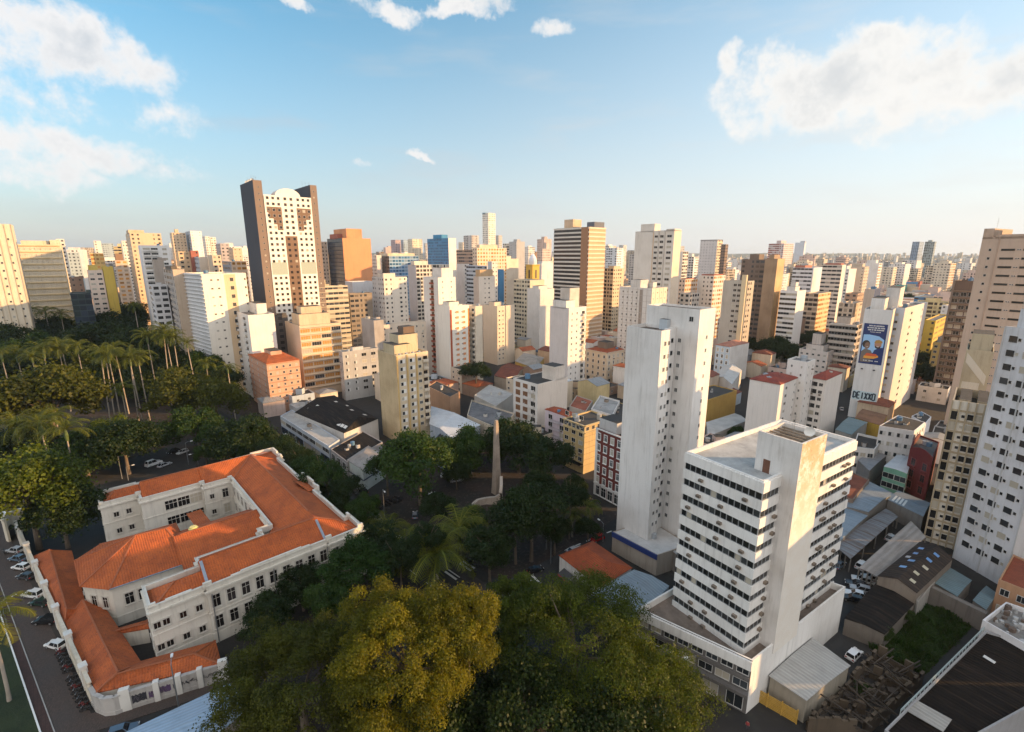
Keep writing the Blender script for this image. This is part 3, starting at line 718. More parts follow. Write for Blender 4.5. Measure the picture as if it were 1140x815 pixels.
# ---------------------------------------------------------------- the palace with orange roofs
PAL_W = wall((.62, .585, .52), .35, .85, .45, 'palace_render'); TILE = tiles((.47, .105, .02), R(43), dark=.7); RIDGE = plain((.33, .10, .04), .8, 0, .3, 'ridge_tile'); ZINC = plain((.30, .34, .40), .45, .4, .2, 'zinc_gutter')
PAL = thing('palace', 'pale three winged palace with orange tile roofs, parapets and inner courtyards', 'palace')
PT = R(43); PX = Vector((math.cos(PT), math.sin(PT))); PY = Vector((-PX.y, PX.x)); PO = at(165, 677, 12.3).xy
PAL.location = (PO.x, PO.y, 0)
def pl(x, y): return PX * x + PY * y                   # palace frame -> local coordinates
BROWN = plain((.035, .022, .018), .45, 0, .2, 'dark_window_joinery')
WP = Wins(PAL); ZP = 12.3
def wing(pts, zp=ZP, z0=0.0, base=2.2, name='wing_wall', par=.9):
    P = [pl(*p) for p in pts]; mb = MB(); inner, zr = shell(mb, P, z0, zp, [0] * len(P), par, .45)
    n = len(P)
    for i in range(n):                                  # cornice, string courses and plinth, a little proud of the wall
        a, b = P[i], P[(i + 1) % n]; d = (b - a).normalized(); q = Vector((d.y, -d.x))
        for zb, zt, o in ((zp - 1.35, zp - 1.0, .38), (zp - 1.7, zp - 1.5, .16), (zp - .14, zp + .1, .12), (6.4, 6.65, .14), (z0, base, .12)):
            if zt < z0: continue
            A, B = a - d * o * .98, b + d * o * .98
            mb.face([(A.x + q.x * o, A.y + q.y * o, zb), (B.x + q.x * o, B.y + q.y * o, zb), (B.x + q.x * o, B.y + q.y * o, zt), (A.x + q.x * o, A.y + q.y * o, zt)])
            mb.face([(A.x + q.x * o, A.y + q.y * o, zt), (B.x + q.x * o, B.y + q.y * o, zt), (b.x, b.y, zt), (a.x, a.y, zt)])
            mb.face([(A.x + q.x * o, A.y + q.y * o, zb), (a.x, a.y, zb), (b.x, b.y, zb), (B.x + q.x * o, B.y + q.y * o, zb)])
    mb.build(name, PAL_W, PAL); return P, inner, zr
W1A, W1B = [(0, 0), (9, 0), (9, 8.2), (0, 7.6)], [(9, -.6), (32.5, -.6), (32.5, -1.0), (39.4, -1.0), (39.4, 11), (37.4, 11), (25, 11.2), (25, 12.2), (22, 12.2), (22, 11.2), (9, 10.6)]
plan_main = [(0, 0), (8.6, 0), (8.6, -.5), (31.5, -.5), (31.5, -.9), (39.4, -.9), (39.4, 6.0), (38.2, 6.0), (38.2, 24), (39.3, 24), (39.3, 34), (38.2, 34), (38.2, 52), (39.4, 52), (39.4, 61.5), (33, 61.5), (33, 60.4), (4.5, 60.4), (4.5, 61.2), (-3.5, 61.2),
             (-3.5, 52.8), (4.2, 52.8), (4.2, 49.0), (17.5, 49.0), (17.5, 47.0), (24.2, 47.0), (24.2, 14.2), (21.5, 14.2), (21.5, 11.0), (9, 11.0), (9, 7.8), (0, 7.8)]
PM, PIN, PZR = wing(plan_main, par=1.25)
# roofs: planes between gutters and ridges
RH = 3.5; zg = ZP - 1.0
rf = MB()
def rp(pts): rf.face([tuple(pl(p[0], p[1])) + (p[2],) for p in pts])
e = .5; zt = zg + RH
rp([(e, e, zg), (9.1, e, zg), (9.1, 3.9, zg + 1.9), (4.5, 3.9, zg + 1.9)]); rp([(9.1, 7.3, zg), (e, 7.3, zg), (4.5, 3.9, zg + 1.9), (9.1, 3.9, zg + 1.9)]); rp([(e, 7.3, zg), (e, e, zg), (4.5, 3.9, zg + 1.9)])
rp([(9.1, 0, zg), (31.3, 0, zg), (31.3, 5.6, zt), (9.1, 5.6, zt)]); rp([(22, 10.5, zg), (9.1, 10.5, zg), (9.1, 5.6, zt), (22, 5.6, zt)])
rp([(9.1, 10.5, zg), (9.1, 0, zg), (9.1, 5.6, zt)])
# corner of the front and avenue wings, hipped
rp([(31.3, 0, zg), (38.9, -.4, zg), (35.4, 3.6, zg + 2.2), (31.3, 5.6, zt)]); rp([(38.9, -.4, zg), (38.9, 5.9, zg), (37.8, 6.0, zg), (35.4, 3.6, zg + 2.2)]); rp([(35.4, 3.6, zg + 2.2), (37.8, 6.0, zg), (37.8, 9.5, zg), (31.3, 9.5, zt), (31.3, 5.6, zt)])
rp([(22, 5.6, zt), (31.3, 5.6, zt), (31.3, 14, zt), (24.6, 14, zg), (22, 10.5, zg)])
rp([(37.8, 9.5, zg), (37.8, 52, zg), (31.3, 53.5, zt), (31.3, 9.5, zt)]); rp([(24.6, 47.3, zg), (24.6, 14, zg), (31.3, 14, zt), (31.3, 53.5, zt)])
rp([(37.8, 24.2, zg + .1), (38.8, 24.2, zg + .1), (38.8, 33.8, zg + .1), (37.8, 33.8, zg + .1)])
rp([(38.9, 25.0, zg + .15), (38.9, 33.0, zg + .15), (35.2, 29, zg + 2.4)]); rp([(38.9, 33.0, zg + .15), (36.9, 33, zg + .6), (35.2, 29, zg + 2.4)]); rp([(36.9, 25, zg + .6), (38.9, 25, zg + .15), (35.2, 29, zg + 2.4)])
rp([(37.8, 52, zg), (38.9, 52.5, zg), (38.9, 61, zg), (33, 61, zg), (31.3, 53.5, zt)])
rp([(33, 61, zg), (33, 60, zg), (5, 60, zg), (5, 54, zt), (31.3, 53.5, zt)]); rp([(24.6, 47.3, zg), (31.3, 53.5, zt), (17.9, 53.6, zt), (17.9, 47.3, zg)])
rp([(17.9, 49.4, zg), (17.9, 53.6, zt), (5, 54, zt), (4.6, 49.4, zg)]); rp([(17.9, 47.3, zg), (17.9, 53.6, zt), (17.9, 49.4, zg)]); rp([(4.6, 49.4, zg), (5, 54, zt), (4.6, 60, zg)])
rp([(-3, 53.3, zg), (4.7, 53.3, zg), (4.7, 57, zg + 1.9), (0, 57, zg + 1.9)]); rp([(4.7, 60.7, zg), (-3, 60.7, zg), (0, 57, zg + 1.9), (4.7, 57, zg + 1.9)]); rp([(-3, 60.7, zg), (-3, 53.3, zg), (0, 57, zg + 1.9)])
ROOFO = rf.build('roof', [TILE], PAL)
def ridgeline(pts, w=.34, mat_=RIDGE, nm='ridge'):
    for a, b in zip(pts[:-1], pts[1:]):
        mb = MB(); A = tuple(pl(a[0], a[1])) + (a[2] + .06,); B = tuple(pl(b[0], b[1])) + (b[2] + .06,)
        mb.beam(A, B, w, .16); mb.build(nm, mat_, ROOFO)
for r_ in ([(9.1, 5.6, zt), (31.3, 5.6, zt)], [(31.3, 9.5, zt), (31.3, 53.5, zt)], [(5, 54, zt), (31.3, 53.5, zt)], [(31.3, 53.5, zt), (38.9, 61, zg)], [(31.3, 5.6, zt), (35.4, 3.6, zg + 2.2), (38.9, -.4, zg)], [(31.3, 53.5, zt), (24.6, 47.3, zg)], [(4.5, 3.9, zg + 1.9), (.5, .5, zg)], [(0, 57, zg + 1.9), (-3, 53.3, zg)]): ridgeline(r_)
for r_ in ([(9.1, .1, zg + .1), (9.1, 5.0, zt - .2)], [(31.3, .1, zg), (31.3, 5, zt - .3)]): ridgeline(r_, .5, ZINC, 'valley_gutter')
# stepped parapet blocks with pedestals
def pblock(x0, x1, y, h, t=.5, ax='x'):
    if ax == 'x': P = [pl(x0, y - t / 2), pl(x1, y - t / 2), pl(x1, y + t / 2), pl(x0, y + t / 2)]
    else: P = [pl(y - t / 2, x0), pl(y + t / 2, x0), pl(y + t / 2, x1), pl(y - t / 2, x1)]
    pb = MB(); pb.prism(P, ZP - .3, ZP + h, 0); pb.build('parapet_block', PAL_W, PAL)
for x0, x1, y, h in ((8.2, 9.6, -.22, .75), (14.5, 26.0, -.25, .42), (12.8, 14.5, -.25, .2), (26, 27.7, -.25, .2), (31.0, 32.2, -.6, .8), (38.2, 39.4, -.65, .7), (0, 1.1, .25, .45), (2.5, 6.5, .25, .2)): pblock(x0, x1, y, h)
for y0, y1, x, h in ((23.4, 24.8, 39.0, 1.0), (25, 33, 39.05, .7), (27, 31, 39.05, 1.2), (33.2, 34.6, 39.0, 1.0), (51.4, 52.6, 38.9, .9), (5.2, 6.4, 38.9, .6), (12, 18, 37.95, .3), (40, 46, 37.95, .3), (56, 60, 39.15, .6)): pblock(y0, y1, x, h, .5, 'y')
for x0, x1, y, h in ((3.6, 4.8, 52.6, .6), (16.9, 18.1, 48.4, .6), (23.4, 24.4, 47.1, .4), (-3.5, -2.7, 52.9, .3), (21, 22, 12, .5)): pblock(x0, x1, y, h, .7)
FRD = plain((.5, .47, .42), .6, 0, .1, 'palace_window_surround'); GLD = glass((.012, .010, .010), .05)
def pw(a, b, z0, z1, cols, rows, w, h, style='tall', u0=0.0, u1=1.0, **k): seg_windows(WP, pl(*a), pl(*b), z0, z1, cols, rows, w, h, style, frame=FRD, gl=GLD, u0=u0, u1=u1, **k)
pw((0, 0), (8.6, 0), 1.6, 10.6, 3, 2, 1.15, 1.35, 'sill', u0=.1, u1=.98); pw((0, 0), (8.6, 0), 1.6, 10.6, 1, 2, 1.15, 1.35, 'sill', u0=-.02, u1=.2)
pw((8.6, -.5), (31.5, -.5), 2.2, 6.4, 9, 1, 1.5, 2.7); pw((8.6, -.5), (31.5, -.5), 6.8, 10.8, 9, 1, 1.5, 2.7); pw((31.5, -.9), (39.4, -.9), 2.2, 10.8, 3, 2, 1.4, 2.4)
pw((-3.5, 52.8), (4.2, 52.8), 1.6, 10.6, 2, 2, 1.15, 1.35, 'sill', u0=.2, u1=.85)
pw((4.2, 49.0), (17.5, 49.0), 1.6, 10.8, 3, 2, 2.7, 2.6, 'triple', u0=.35, u1=.98); pw((17.5, 47.0), (24.2, 47.0), 1.6, 10.6, 1, 2, 1.1, 1.35, 'sill', u0=.05, u1=.45); pw((17.5, 47.0), (24.2, 47.0), 1.6, 10.6, 1, 2, 1.5, 2.6, 'tall', u0=.5, u1=.95)
pw((24.2, 47.0), (24.2, 14.2), 6.6, 10.8, 9, 1, 1.6, 2.4, 'triple'); pw((24.2, 47.0), (24.2, 14.2), 2.0, 6.0, 9, 1, 1.5, 2.4, 'tall')
pw((21.5, 11.0), (9, 11.0), 1.6, 10.6, 5, 2, 1.4, 2.2, 'tall'); pw((38.2, 6), (38.2, 24), 1.8, 10.8, 7, 2, 1.4, 2.5); pw((38.2, 34), (38.2, 52), 1.8, 10.8, 7, 2, 1.4, 2.5)
pw((0, 7.8), (0, 0), 1.6, 10.6, 2, 2, 1.1, 1.5, 'sill')
for z in (6.2, 10.6):                                   # small iron balconies? plain drain pipes on the long front
    pass
for x in (9.3, 20.2, 31.1):
    mb = MB(); p = pl(x, -.75); mb.tube([(p.x, p.y, 0), (p.x, p.y, 10.6)], .1, 6); mb.build('drain_pipe', METAL, PAL)
# octagonal hall between the wings
hall = [(-8.7, 33.6), (-8.2, 22.6), (-4.3, 17.6), (9.2, 17.0), (9.2, 15.0), (24.2, 15.0), (24.2, 32), (9.2, 32), (9.2, 36.6), (-4.5, 37.5)]
HP = [pl(*p) for p in hall]; mb = MB(); mb.prism(HP, 0, 8.7, 0, top=False)
n = len(HP)
for i in range(n):
    a, b = HP[i], HP[(i + 1) % n]; d_ = (b - a).normalized(); q = Vector((d_.y, -d_.x))
    for zb, zt_, o in ((8.1, 8.5, .2), (1.8, 2.1, .1)): mb.face([(a.x + q.x * o, a.y + q.y * o, zb), (b.x + q.x * o, b.y + q.y * o, zb), (b.x + q.x * o, b.y + q.y * o, zt_), (a.x + q.x * o, a.y + q.y * o, zt_)]); mb.face([(a.x + q.x * o, a.y + q.y * o, zt_), (b.x + q.x * o, b.y + q.y * o, zt_), (b.x, b.y, zt_), (a.x, a.y, zt_)])
mb.build('hall_wall', PAL_W, PAL)
ze = 8.7; za = 13.0; o = .6
oc = [(-9.3, 34), (-8.8, 22.2), (-4.6, 17.0), (9.5, 16.4), (9.5, 37.2), (-4.8, 38.1)]; ap = (1.2, 28.0); ap2 = (6.5, 26.8)
rf = MB()
def rp2(pts): rf.face([tuple(pl(p[0], p[1])) + (p[2],) for p in pts])
for a, b in ((0, 1), (1, 2)): rp2([oc[a] + (ze,), oc[b] + (ze,), ap + (za,)])
rp2([oc[2] + (ze,), oc[3] + (ze,), ap2 + (za,), ap + (za,)]); rp2([oc[3] + (ze,), oc[4] + (ze,), ap2 + (za,)]); rp2([oc[4] + (ze,), oc[5] + (ze,), ap + (za,), ap2 + (za,)]); rp2([oc[5] + (ze,), oc[0] + (ze,), ap + (za,)])
zh = 12.2
rp2([(7.2, 14.4, ze - .25), (24.1, 14.4, ze - .25), (24.1, 23.4, zh), (7.2, 23.4, zh)]); rp2([(24.1, 32.6, ze - .25), (7.2, 32.6, ze - .25), (7.2, 23.4, zh), (24.1, 23.4, zh)])
rp2([(12.5, 44, 7.0), (15.8, 44, 7.0), (15.8, 32, 8.6), (12.5, 32, 8.6)])
HR = rf.build('hall_roof', [TILE], PAL)
def ridge2(a, b, w=.3, mt=RIDGE, nm='ridge'):
    mb = MB(); mb.beam(tuple(pl(a[0], a[1])) + (a[2] + .05,), tuple(pl(b[0], b[1])) + (b[2] + .05,), w, .16); mb.build(nm, mt, HR)
for k in (0, 1, 2, 5): ridge2(oc[k] + (ze,), ap + (za,))
ridge2(oc[3] + (ze,), ap2 + (za,)); ridge2(ap + (za,), ap2 + (za,)); ridge2((8.5, 23.4, zh), (24, 23.4, zh))
ridge2((-4.6, 17, ze), (9.5, 16.4, ze), .24, ZINC, 'gutter'); ridge2((9.5, 16.4, ze), (9.5, 19.5, 9.2), .4, ZINC, 'valley_gutter')
pw((-8.2, 22.6), (-4.3, 17.6), 2.4, 8.0, 2, 1, 1.2, 2.5, 'tall', u0=.1, u1=.9); pw((-4.3, 17.6), (9.2, 17.0), 2.4, 8.0, 2, 1, 1.5, 2.5, 'tall', u0=.1, u1=.42); pw((-4.3, 17.6), (9.2, 17.0), 2.4, 8.0, 1, 1, 1.5, 2.5, 'tall', u0=.55, u1=.8)
pw((-8.7, 33.6), (-8.2, 22.6), 2.4, 8.0, 3, 1, 1.3, 2.5, 'tall'); pw((9.2, 15.0), (24.2, 15.0), 4.0, 8.2, 6, 1, 1.6, 1.8, 'rib')
cmb = MB(); pp = pl(11.2, 24.9); cmb.cyl((0, 0), .95, 0, .25, 20); cmb.cyl((0, 0), .7, .25, .55, 20); 
cmb.build('roof_ventilator', plain((.62, .55, .22), .5, 0, .1, 'yellow_paint'), PAL, (pp.x, pp.y, 11.8))
WP.flush(100)
FOOT.append((PO.x - 10, PO.y + 40, 45))
# walls of the low wing along the street, in pieces; each roof is gabled or hipped
AW = thing('street_wing', 'low L shaped wing with orange tile roofs behind the balustraded street wall', 'annex', (0, 0, 0))
def lowwing(pix, z, rz, ridge):
    q = [at(x, y, z).xy for x, y in pix]; r0_, r1_ = at(ridge[0][0], ridge[0][1], rz), at(ridge[1][0], ridge[1][1], rz)
    mb = MB(); c = sum(q, Vector((0, 0))) / 4; ins = [p + (c - p).normalized() * .4 for p in q]
    ar = sum(q[i - 1].x * q[i].y - q[i].x * q[i - 1].y for i in range(4)); mb.prism(ins if ar > 0 else ins[::-1], 0, z - .05, 0, top=False); mb.build('wall', PAL_W, AW)
    rf = MB(); V = lambda p: (p.x, p.y, z)
    rf.face([V(q[0]), V(q[1]), tuple(r1_), tuple(r0_)]); rf.face([V(q[2]), V(q[3]), tuple(r0_), tuple(r1_)]); rf.face([V(q[1]), V(q[2]), tuple(r1_)]); rf.face([V(q[3]), V(q[0]), tuple(r0_)])
    for i in range(4): a, b = q[i], q[(i + 1) % 4]; rf.face([(a.x, a.y, z - .2), (b.x, b.y, z - .2), (b.x, b.y, z), (a.x, a.y, z)])
    ro = rf.build('roof', [tiles((.46, .105, .022), math.atan2(r1_.y - r0_.y, r1_.x - r0_.x), 'low_wing_tiles', .9)], AW)
    for a, b in ((r0_, r1_), (Vector(V(q[0])), r0_), (Vector(V(q[1])), r1_), (Vector(V(q[2])), r1_)):
        mb = MB(); mb.beam(a + Vector((0, 0, .05)), b + Vector((0, 0, .05)), .26, .14); mb.build('ridge', RIDGE, ro)
lowwing([(36, 620), (72, 692), (97, 678), (80, 613)], 3.5, 5.4, ((55, 612), (74, 678)))
lowwing([(72, 692), (107, 771), (158, 738), (113, 670)], 3.4, 5.3, ((92, 668), (131, 748)))
lowwing([(107, 771), (247, 740), (240, 713), (156, 736)], 3.3, 5.2, ((131, 750), (216, 728)))
lowwing([(121, 707), (167, 699), (164, 690), (128, 700)], 3.3, 3.9, ((126, 703), (164, 694)))
# balustraded wall along the street and round the corner
SW = thing('street_wall', 'cream street wall with balustrade, stepped pillars and a curved graffitied corner', 'wall', (0, 0, 0))
CREAM = wall((.60, .54, .44), .4, .85, .5, 'street_wall_render'); WH2 = wall((.66, .64, .6), .3)
wp = [at(19, 596).xy, at(103, 785).xy]; wd = (wp[1] - wp[0]).normalized(); wn_ = Vector((wd.y, -wd.x)); WL = (wp[1] - wp[0]).length
mb = MB(); a, b = wp[0], wp[1]; mb.prism([a, b, b - wn_ * .5, a - wn_ * .5][::1], 0, 3.0, 0); mb.prism([a + wn_ * .12, b + wn_ * .12, b + wn_ * .004, a + wn_ * .004], 0, .9, 0); mb.build('wall', CREAM, SW)
mb = MB(); mb.prism([a + wn_ * .06, b + wn_ * .06, b - wn_ * .5, a - wn_ * .5], 4.05, 4.3, 0)
nb = int(WL / .8)
for k in range(nb):
    p = a + wd * (k + .5) * WL / nb - wn_ * .22; mb.tube([(p.x, p.y, 3.0), (p.x, p.y, 3.35), (p.x, p.y, 3.7), (p.x, p.y, 4.05)], [.12, .23, .12, .16], 6, 0, False)
mb.build('balustrade', CREAM, SW)
for k in range(7):
    p = a + wd * (WL * (k + .6) / 7); pm = MB(); pm.prism([p + wn_ * .2 - wd * .6, p + wn_ * .2 + wd * .6, p - wn_ * .75 + wd * .6, p - wn_ * .75 - wd * .6], 0, 4.75, 0); pm.prism([p + wn_ * .3 - wd * .72, p + wn_ * .3 + wd * .72, p - wn_ * .85 + wd * .72, p - wn_ * .85 - wd * .72], 4.75, 5.0, 0); pm.build('pillar', WH2, SW)
c0 = [at(103, 785).xy, at(108, 793).xy, at(118, 797.5).xy, at(130, 796).xy, at(142, 791).xy, at(252, 757).xy]
mb = MB(); 
for a_, b_ in zip(c0[:-1], c0[1:]):
    d_ = (b_ - a_).normalized(); q = Vector((d_.y, -d_.x)); mb.prism([a_, b_, b_ - q * .4, a_ - q * .4], 0, 3.2, 0); mb.prism([a_ + q * .12, b_ + q * .12, b_ - q * .5, a_ - q * .5], 3.2, 3.45, 0); mb.prism([a_ + q * .1, b_ + q * .1, b_ + q * .003, a_ + q * .003], 0, .8, 0)
mb.build('corner_wall', wall((.42, .40, .38), .5, .85, .6, 'grey_wall_render'), SW)
d_ = (c0[5] - c0[4]).normalized(); q = Vector((d_.y, -d_.x)); L5 = (c0[5] - c0[4]).length
for u in (.0, .3, .52, .74, .985):
    p = c0[4] + d_ * L5 * u; pm = MB(); hh = 4.1 if u in (.0, .985) else 3.8; w_ = .7 if u in (.0, .985) else .4; pm.prism([p + q * .2 - d_ * w_, p + q * .2 + d_ * w_, p - q * .6 + d_ * w_, p - q * .6 - d_ * w_], 0, hh, 0); pm.build('pillar', WH2, SW)
PURP = [plain(c, .8, 0, .3, 'spray_paint') for c in ((.10, .055, .13), (.03, .03, .04), (.06, .06, .2), (.16, .14, .16))]
for u0_, u1_, z0_, z1_, ci in ((.06, .20, .9, 2.6, 1), (.22, .28, .9, 2.4, 0), (.33, .44, 1.2, 2.8, 0), (.46, .5, 1.4, 2.5, 3)):
    a_ = c0[4] + d_ * L5 * u0_ + q * .02; b_ = c0[4] + d_ * L5 * u1_ + q * .02; pm = MB(); rr = random.Random(ci + int(u0_ * 100)); N = 10
    top = [(a_.lerp(b_, k / N), z1_ - rr.random() * .45) for k in range(N + 1)]; bot = [(a_.lerp(b_, k / N), z0_ + rr.random() * .3) for k in range(N + 1)]
    for k in range(N): pm.face([(bot[k][0].x, bot[k][0].y, bot[k][1]), (bot[k + 1][0].x, bot[k + 1][0].y, bot[k + 1][1]), (top[k + 1][0].x, top[k + 1][0].y, top[k + 1][1]), (top[k][0].x, top[k][0].y, top[k][1])])
    for k in range(12):                                 # scrawled strokes over the patch
        s0 = rr.random() * .8; A = a_.lerp(b_, s0) + q * .02; B = a_.lerp(b_, s0 + .15) + q * .02; pm.beam((A.x, A.y, z0_ + rr.random() * (z1_ - z0_)), (B.x, B.y, z0_ + rr.random() * (z1_ - z0_)), .06, .02, 1)
    pm.build('graffiti', [PURP[ci], PURP[3 if ci != 3 else 1]], SW)
for j in range(16):                                     # a row of scrawled tags
    u = .545 + .022 * (j % 9) + (.25 if j >= 9 else 0); p = c0[4] + d_ * L5 * u + q * .02; pm = MB(); rr = random.Random(j)
    pts = [(p + d_ * (rr.random() - .5) * .7, 1.5 + rr.random() * 1.0) for _ in range(5)]
    for (A, za_), (B, zb_) in zip(pts[:-1], pts[1:]): pm.beam((A.x, A.y, za_), (B.x, B.y, zb_), .07, .02)
    pm.build('graffiti', PURP[1], SW)
# gate pier at the far end of the street wall
g0 = at(26, 596).xy; G = thing('gate_pavilion', 'tall curved gate pier with arched niche at the far end of the street wall', 'gate', (g0.x, g0.y, 0)); mb = MB(); nA = 10
for k in range(nA):
    t0, t1 = R(120 + 14 * k), R(120 + 14 * (k + 1)); 
    for r_, s_ in ((3.2, 1), (2.7, -1)):
        f = [(r_ * math.cos(t0), r_ * math.sin(t0), 0), (r_ * math.cos(t1), r_ * math.sin(t1), 0), (r_ * math.cos(t1), r_ * math.sin(t1), 6.4), (r_ * math.cos(t0), r_ * math.sin(t0), 6.4)]; mb.face(f)
    mb.face([(3.4 * math.cos(t0), 3.4 * math.sin(t0), 6.4), (3.4 * math.cos(t1), 3.4 * math.sin(t1), 6.4), (2.5 * math.cos(t1), 2.5 * math.sin(t1), 6.4), (2.5 * math.cos(t0), 2.5 * math.sin(t0), 6.4)]); mb.face([(3.4 * math.cos(t0), 3.4 * math.sin(t0), 6.0), (3.4 * math.cos(t1), 3.4 * math.sin(t1), 6.0), (3.4 * math.cos(t1), 3.4 * math.sin(t1), 6.4), (3.4 * math.cos(t0), 3.4 * math.sin(t0), 6.4)])
for tt in (R(120), R(260)): mb.face([(2.7 * math.cos(tt), 2.7 * math.sin(tt), 0), (3.2 * math.cos(tt), 3.2 * math.sin(tt), 0), (3.2 * math.cos(tt), 3.2 * math.sin(tt), 6.4), (2.7 * math.cos(tt), 2.7 * math.sin(tt), 6.4)])
mb.build('wall', CREAM, G)
dm = MB(); ta = R(185); c_, s_ = math.cos(ta), math.sin(ta); P_ = [(-.8, 0), (.8, 0), (.8, 2.4), (.5, 3.0), (0, 3.3), (-.5, 3.0), (-.8, 2.4)]
dm.face([(c_ * 2.55 - s_ * u, s_ * 2.55 + c_ * u, v) for u, v in P_]); dm.build('niche', DARK, G)

# ---------------------------------------------------------------- office block with window bands (right foreground)
OFC = (.74, .72, .69)
def frame_of(th):
    r = Vector((math.cos(R(th)), math.sin(R(th)))); return r, Vector((-r.y, r.x))
fr_, fb_ = frame_of(33.5); F0_ = Vector((37.4, 66.3))
OB = thing('office_block', 'white ten storey office block with dark window bands and a stained stair tower', 'office building', (F0_.x, F0_.y, 0))
def fp(x, y): return fr_ * x + fb_ * y
WO = Wins(OB); OW = wall(OFC, .3, .8, .5, 'office_render'); mb = MB(); ZR = 39.3
body = [fp(0, 0), fp(30.2, 0), fp(30.2, 13.6), fp(0, 13.6)]
inner, zr = shell(mb, body, 8.5, ZR, [0] * 4, .75, .35)
nfl = 10; q = (ZR - 1.2 - 9.0) / nfl
for k in range(nfl + 1):                                # spandrels stand 20 cm in front of the recessed window bands
    zb, zt = (9.0 + q * k - .75, 9.0 + q * k + .95) if k < nfl else (9.0 + q * k - .75, ZR - .25)
    for A, B in ((body[0], body[1]), (body[3], body[0])):
        d_ = (B - A).normalized(); n_ = Vector((d_.y, -d_.x)); A1, B1 = A + n_ * .22 - d_ * .21, B + n_ * .22 + d_ * .21
        mb.face([(A1.x, A1.y, zb), (B1.x, B1.y, zb), (B1.x, B1.y, zt), (A1.x, A1.y, zt)]); mb.face([(A1.x, A1.y, zt), (B1.x, B1.y, zt), (B.x, B.y, zt), (A.x, A.y, zt)]); mb.face([(A1.x, A1.y, zb), (A.x, A.y, zb), (B.x, B.y, zb), (B1.x, B1.y, zb)])
        for C, s in ((A, -1), (B, 1)):
            C1, C2 = C + n_ * .22 + d_ * .21 * s, C + d_ * .21 * s; mb.face([(C1.x, C1.y, zb), (C2.x, C2.y, zb), (C2.x, C2.y, zt), (C1.x, C1.y, zt)])
mb.build('wall', [OW], OB)
rm = MB(); tri_fan(rm, inner, zr); rm.build('roof', [concrete((.42, .42, .41), .55, 'pale_screed_roof')], OB)
OFR = plain((.33, .34, .35), .4, .3, .1, 'aluminium_frame'); GLO = glass((.016, .018, .019), .05)
paneL = 1.0
for k in range(nfl):
    z = 9.0 + q * k + .96; h = q - 1.72
    seg_windows(WO, body[3], body[0], z, z + h, 13, 1, 13.6 / 13 - .05, h, 'pane', frame=OFR, gl=GLO, lift=0)
    seg_windows(WO, body[0], fp(4.4, 0), z, z + h, 4, 1, 4.4 / 4 - .05, h, 'pane', frame=OFR, gl=GLO, lift=0)
    seg_windows(WO, fp(12.2, 0), body[1], z, z + h, 15, 1, 18 / 15 - .05, h, 'pane', frame=OFR, gl=GLO, lift=0)
    rr = random.Random(50 + k)
    for _ in range(2):
        u = rr.uniform(1, 12); p = body[3] + (body[0] - body[3]) * (u / 13.6) - fr_ * .22; WO.add('air_conditioner', acmesh(), p.x, p.y, z - 1.0, math.atan2(-fb_.y, -fb_.x))
    for _ in range(3):
        u = rr.uniform(12.8, 28); p = fr_ * u - fb_ * .22; WO.add('air_conditioner', acmesh(), p.x, p.y, z - .9, math.atan2(fr_.y, fr_.x))
    if rr.random() < .6: p = fr_ * 3.4 - fb_ * .22; WO.add('air_conditioner', acmesh(), p.x, p.y, z - .8, math.atan2(fr_.y, fr_.x))
# stair tower
st = [fp(4.6, -2.5), fp(12.1, -2.5), fp(12.1, 4.2), fp(4.6, 4.2)]; m2 = MB(); inn, zr2 = shell(m2, st, 8.4, 45.0, [1, 0, 0, 0], 1.5, .28)
stained, t, b_ = new_mat('stained_tower_render'); p_ = pos(t); n1 = t.noise(p_, .5, 6, .68); n2 = t.noise(p_, 1.6, 5, .7); sz = t.add('ShaderNodeSeparateXYZ'); t.l.new(p_, sz.inputs[0])
ht = t.smooth(sz.outputs[2], 24, 46); c_ = t.mix(t.math('MULTIPLY', t.smooth(n1, .36, .58), t.math('ADD', .1, t.math('MULTIPLY', ht, .85))), (.70, .66, .6), (.50, .34, .18)); c_ = t.mix(t.math('MULTIPLY', t.smooth(n2, .58, .72), t.math('MULTIPLY', ht, .9)), c_, (.15, .11, .08)); t.l.new(c_, b_.inputs['Base Color']); b_.inputs['Roughness'].default_value = .88
m2.build('stair_tower', [wall((.66, .63, .6), .55, .85, .5), stained], OB)
rm = MB(); tri_fan(rm, inn, zr2); rt_ = rm.build('stair_tower_roof', [concrete((.12, .085, .06), .8, 'rusty_flat_roof')], OB)
for k in range(6):
    A, B = st[0].lerp(st[1], .08 + .16 * k), st[3].lerp(st[2], .08 + .16 * k); mb = MB(); mb.beam((A.x, A.y, 44.4), (B.x, B.y, 44.4), .18, .24); mb.build('roof_beam', concrete((.3, .24, .18), .7, 'rusty_beam'), OB)
antenna(OB, fp(9, 1).x, fp(9, 1).y, 43.6, 4.2); dish(OB, fp(10.4, -.6).x, fp(10.4, -.6).y, 44.2, .8, 250)
for k in range(9): seg_windows(WO, st[3], st[0], 10.5 + k * q, 10.5 + (k + 1) * q, 1, 1, 1.0, .85, 'plain', frame=OFR, gl=GLO, u0=.3, u1=.86, name='stair_window')
mb = MB(); A = st[3].lerp(st[0], .2) + Vector((0, 0)); B = st[3].lerp(st[0], .36); nn_ = -fr_
mb.prism([A, A + nn_ * .06, B + nn_ * .06, B], zr, zr + 2.2, 0); mb.build('roof_door', plain((.16, .07, .04), .7, 0, .3, 'brown_door_paint'), OB)
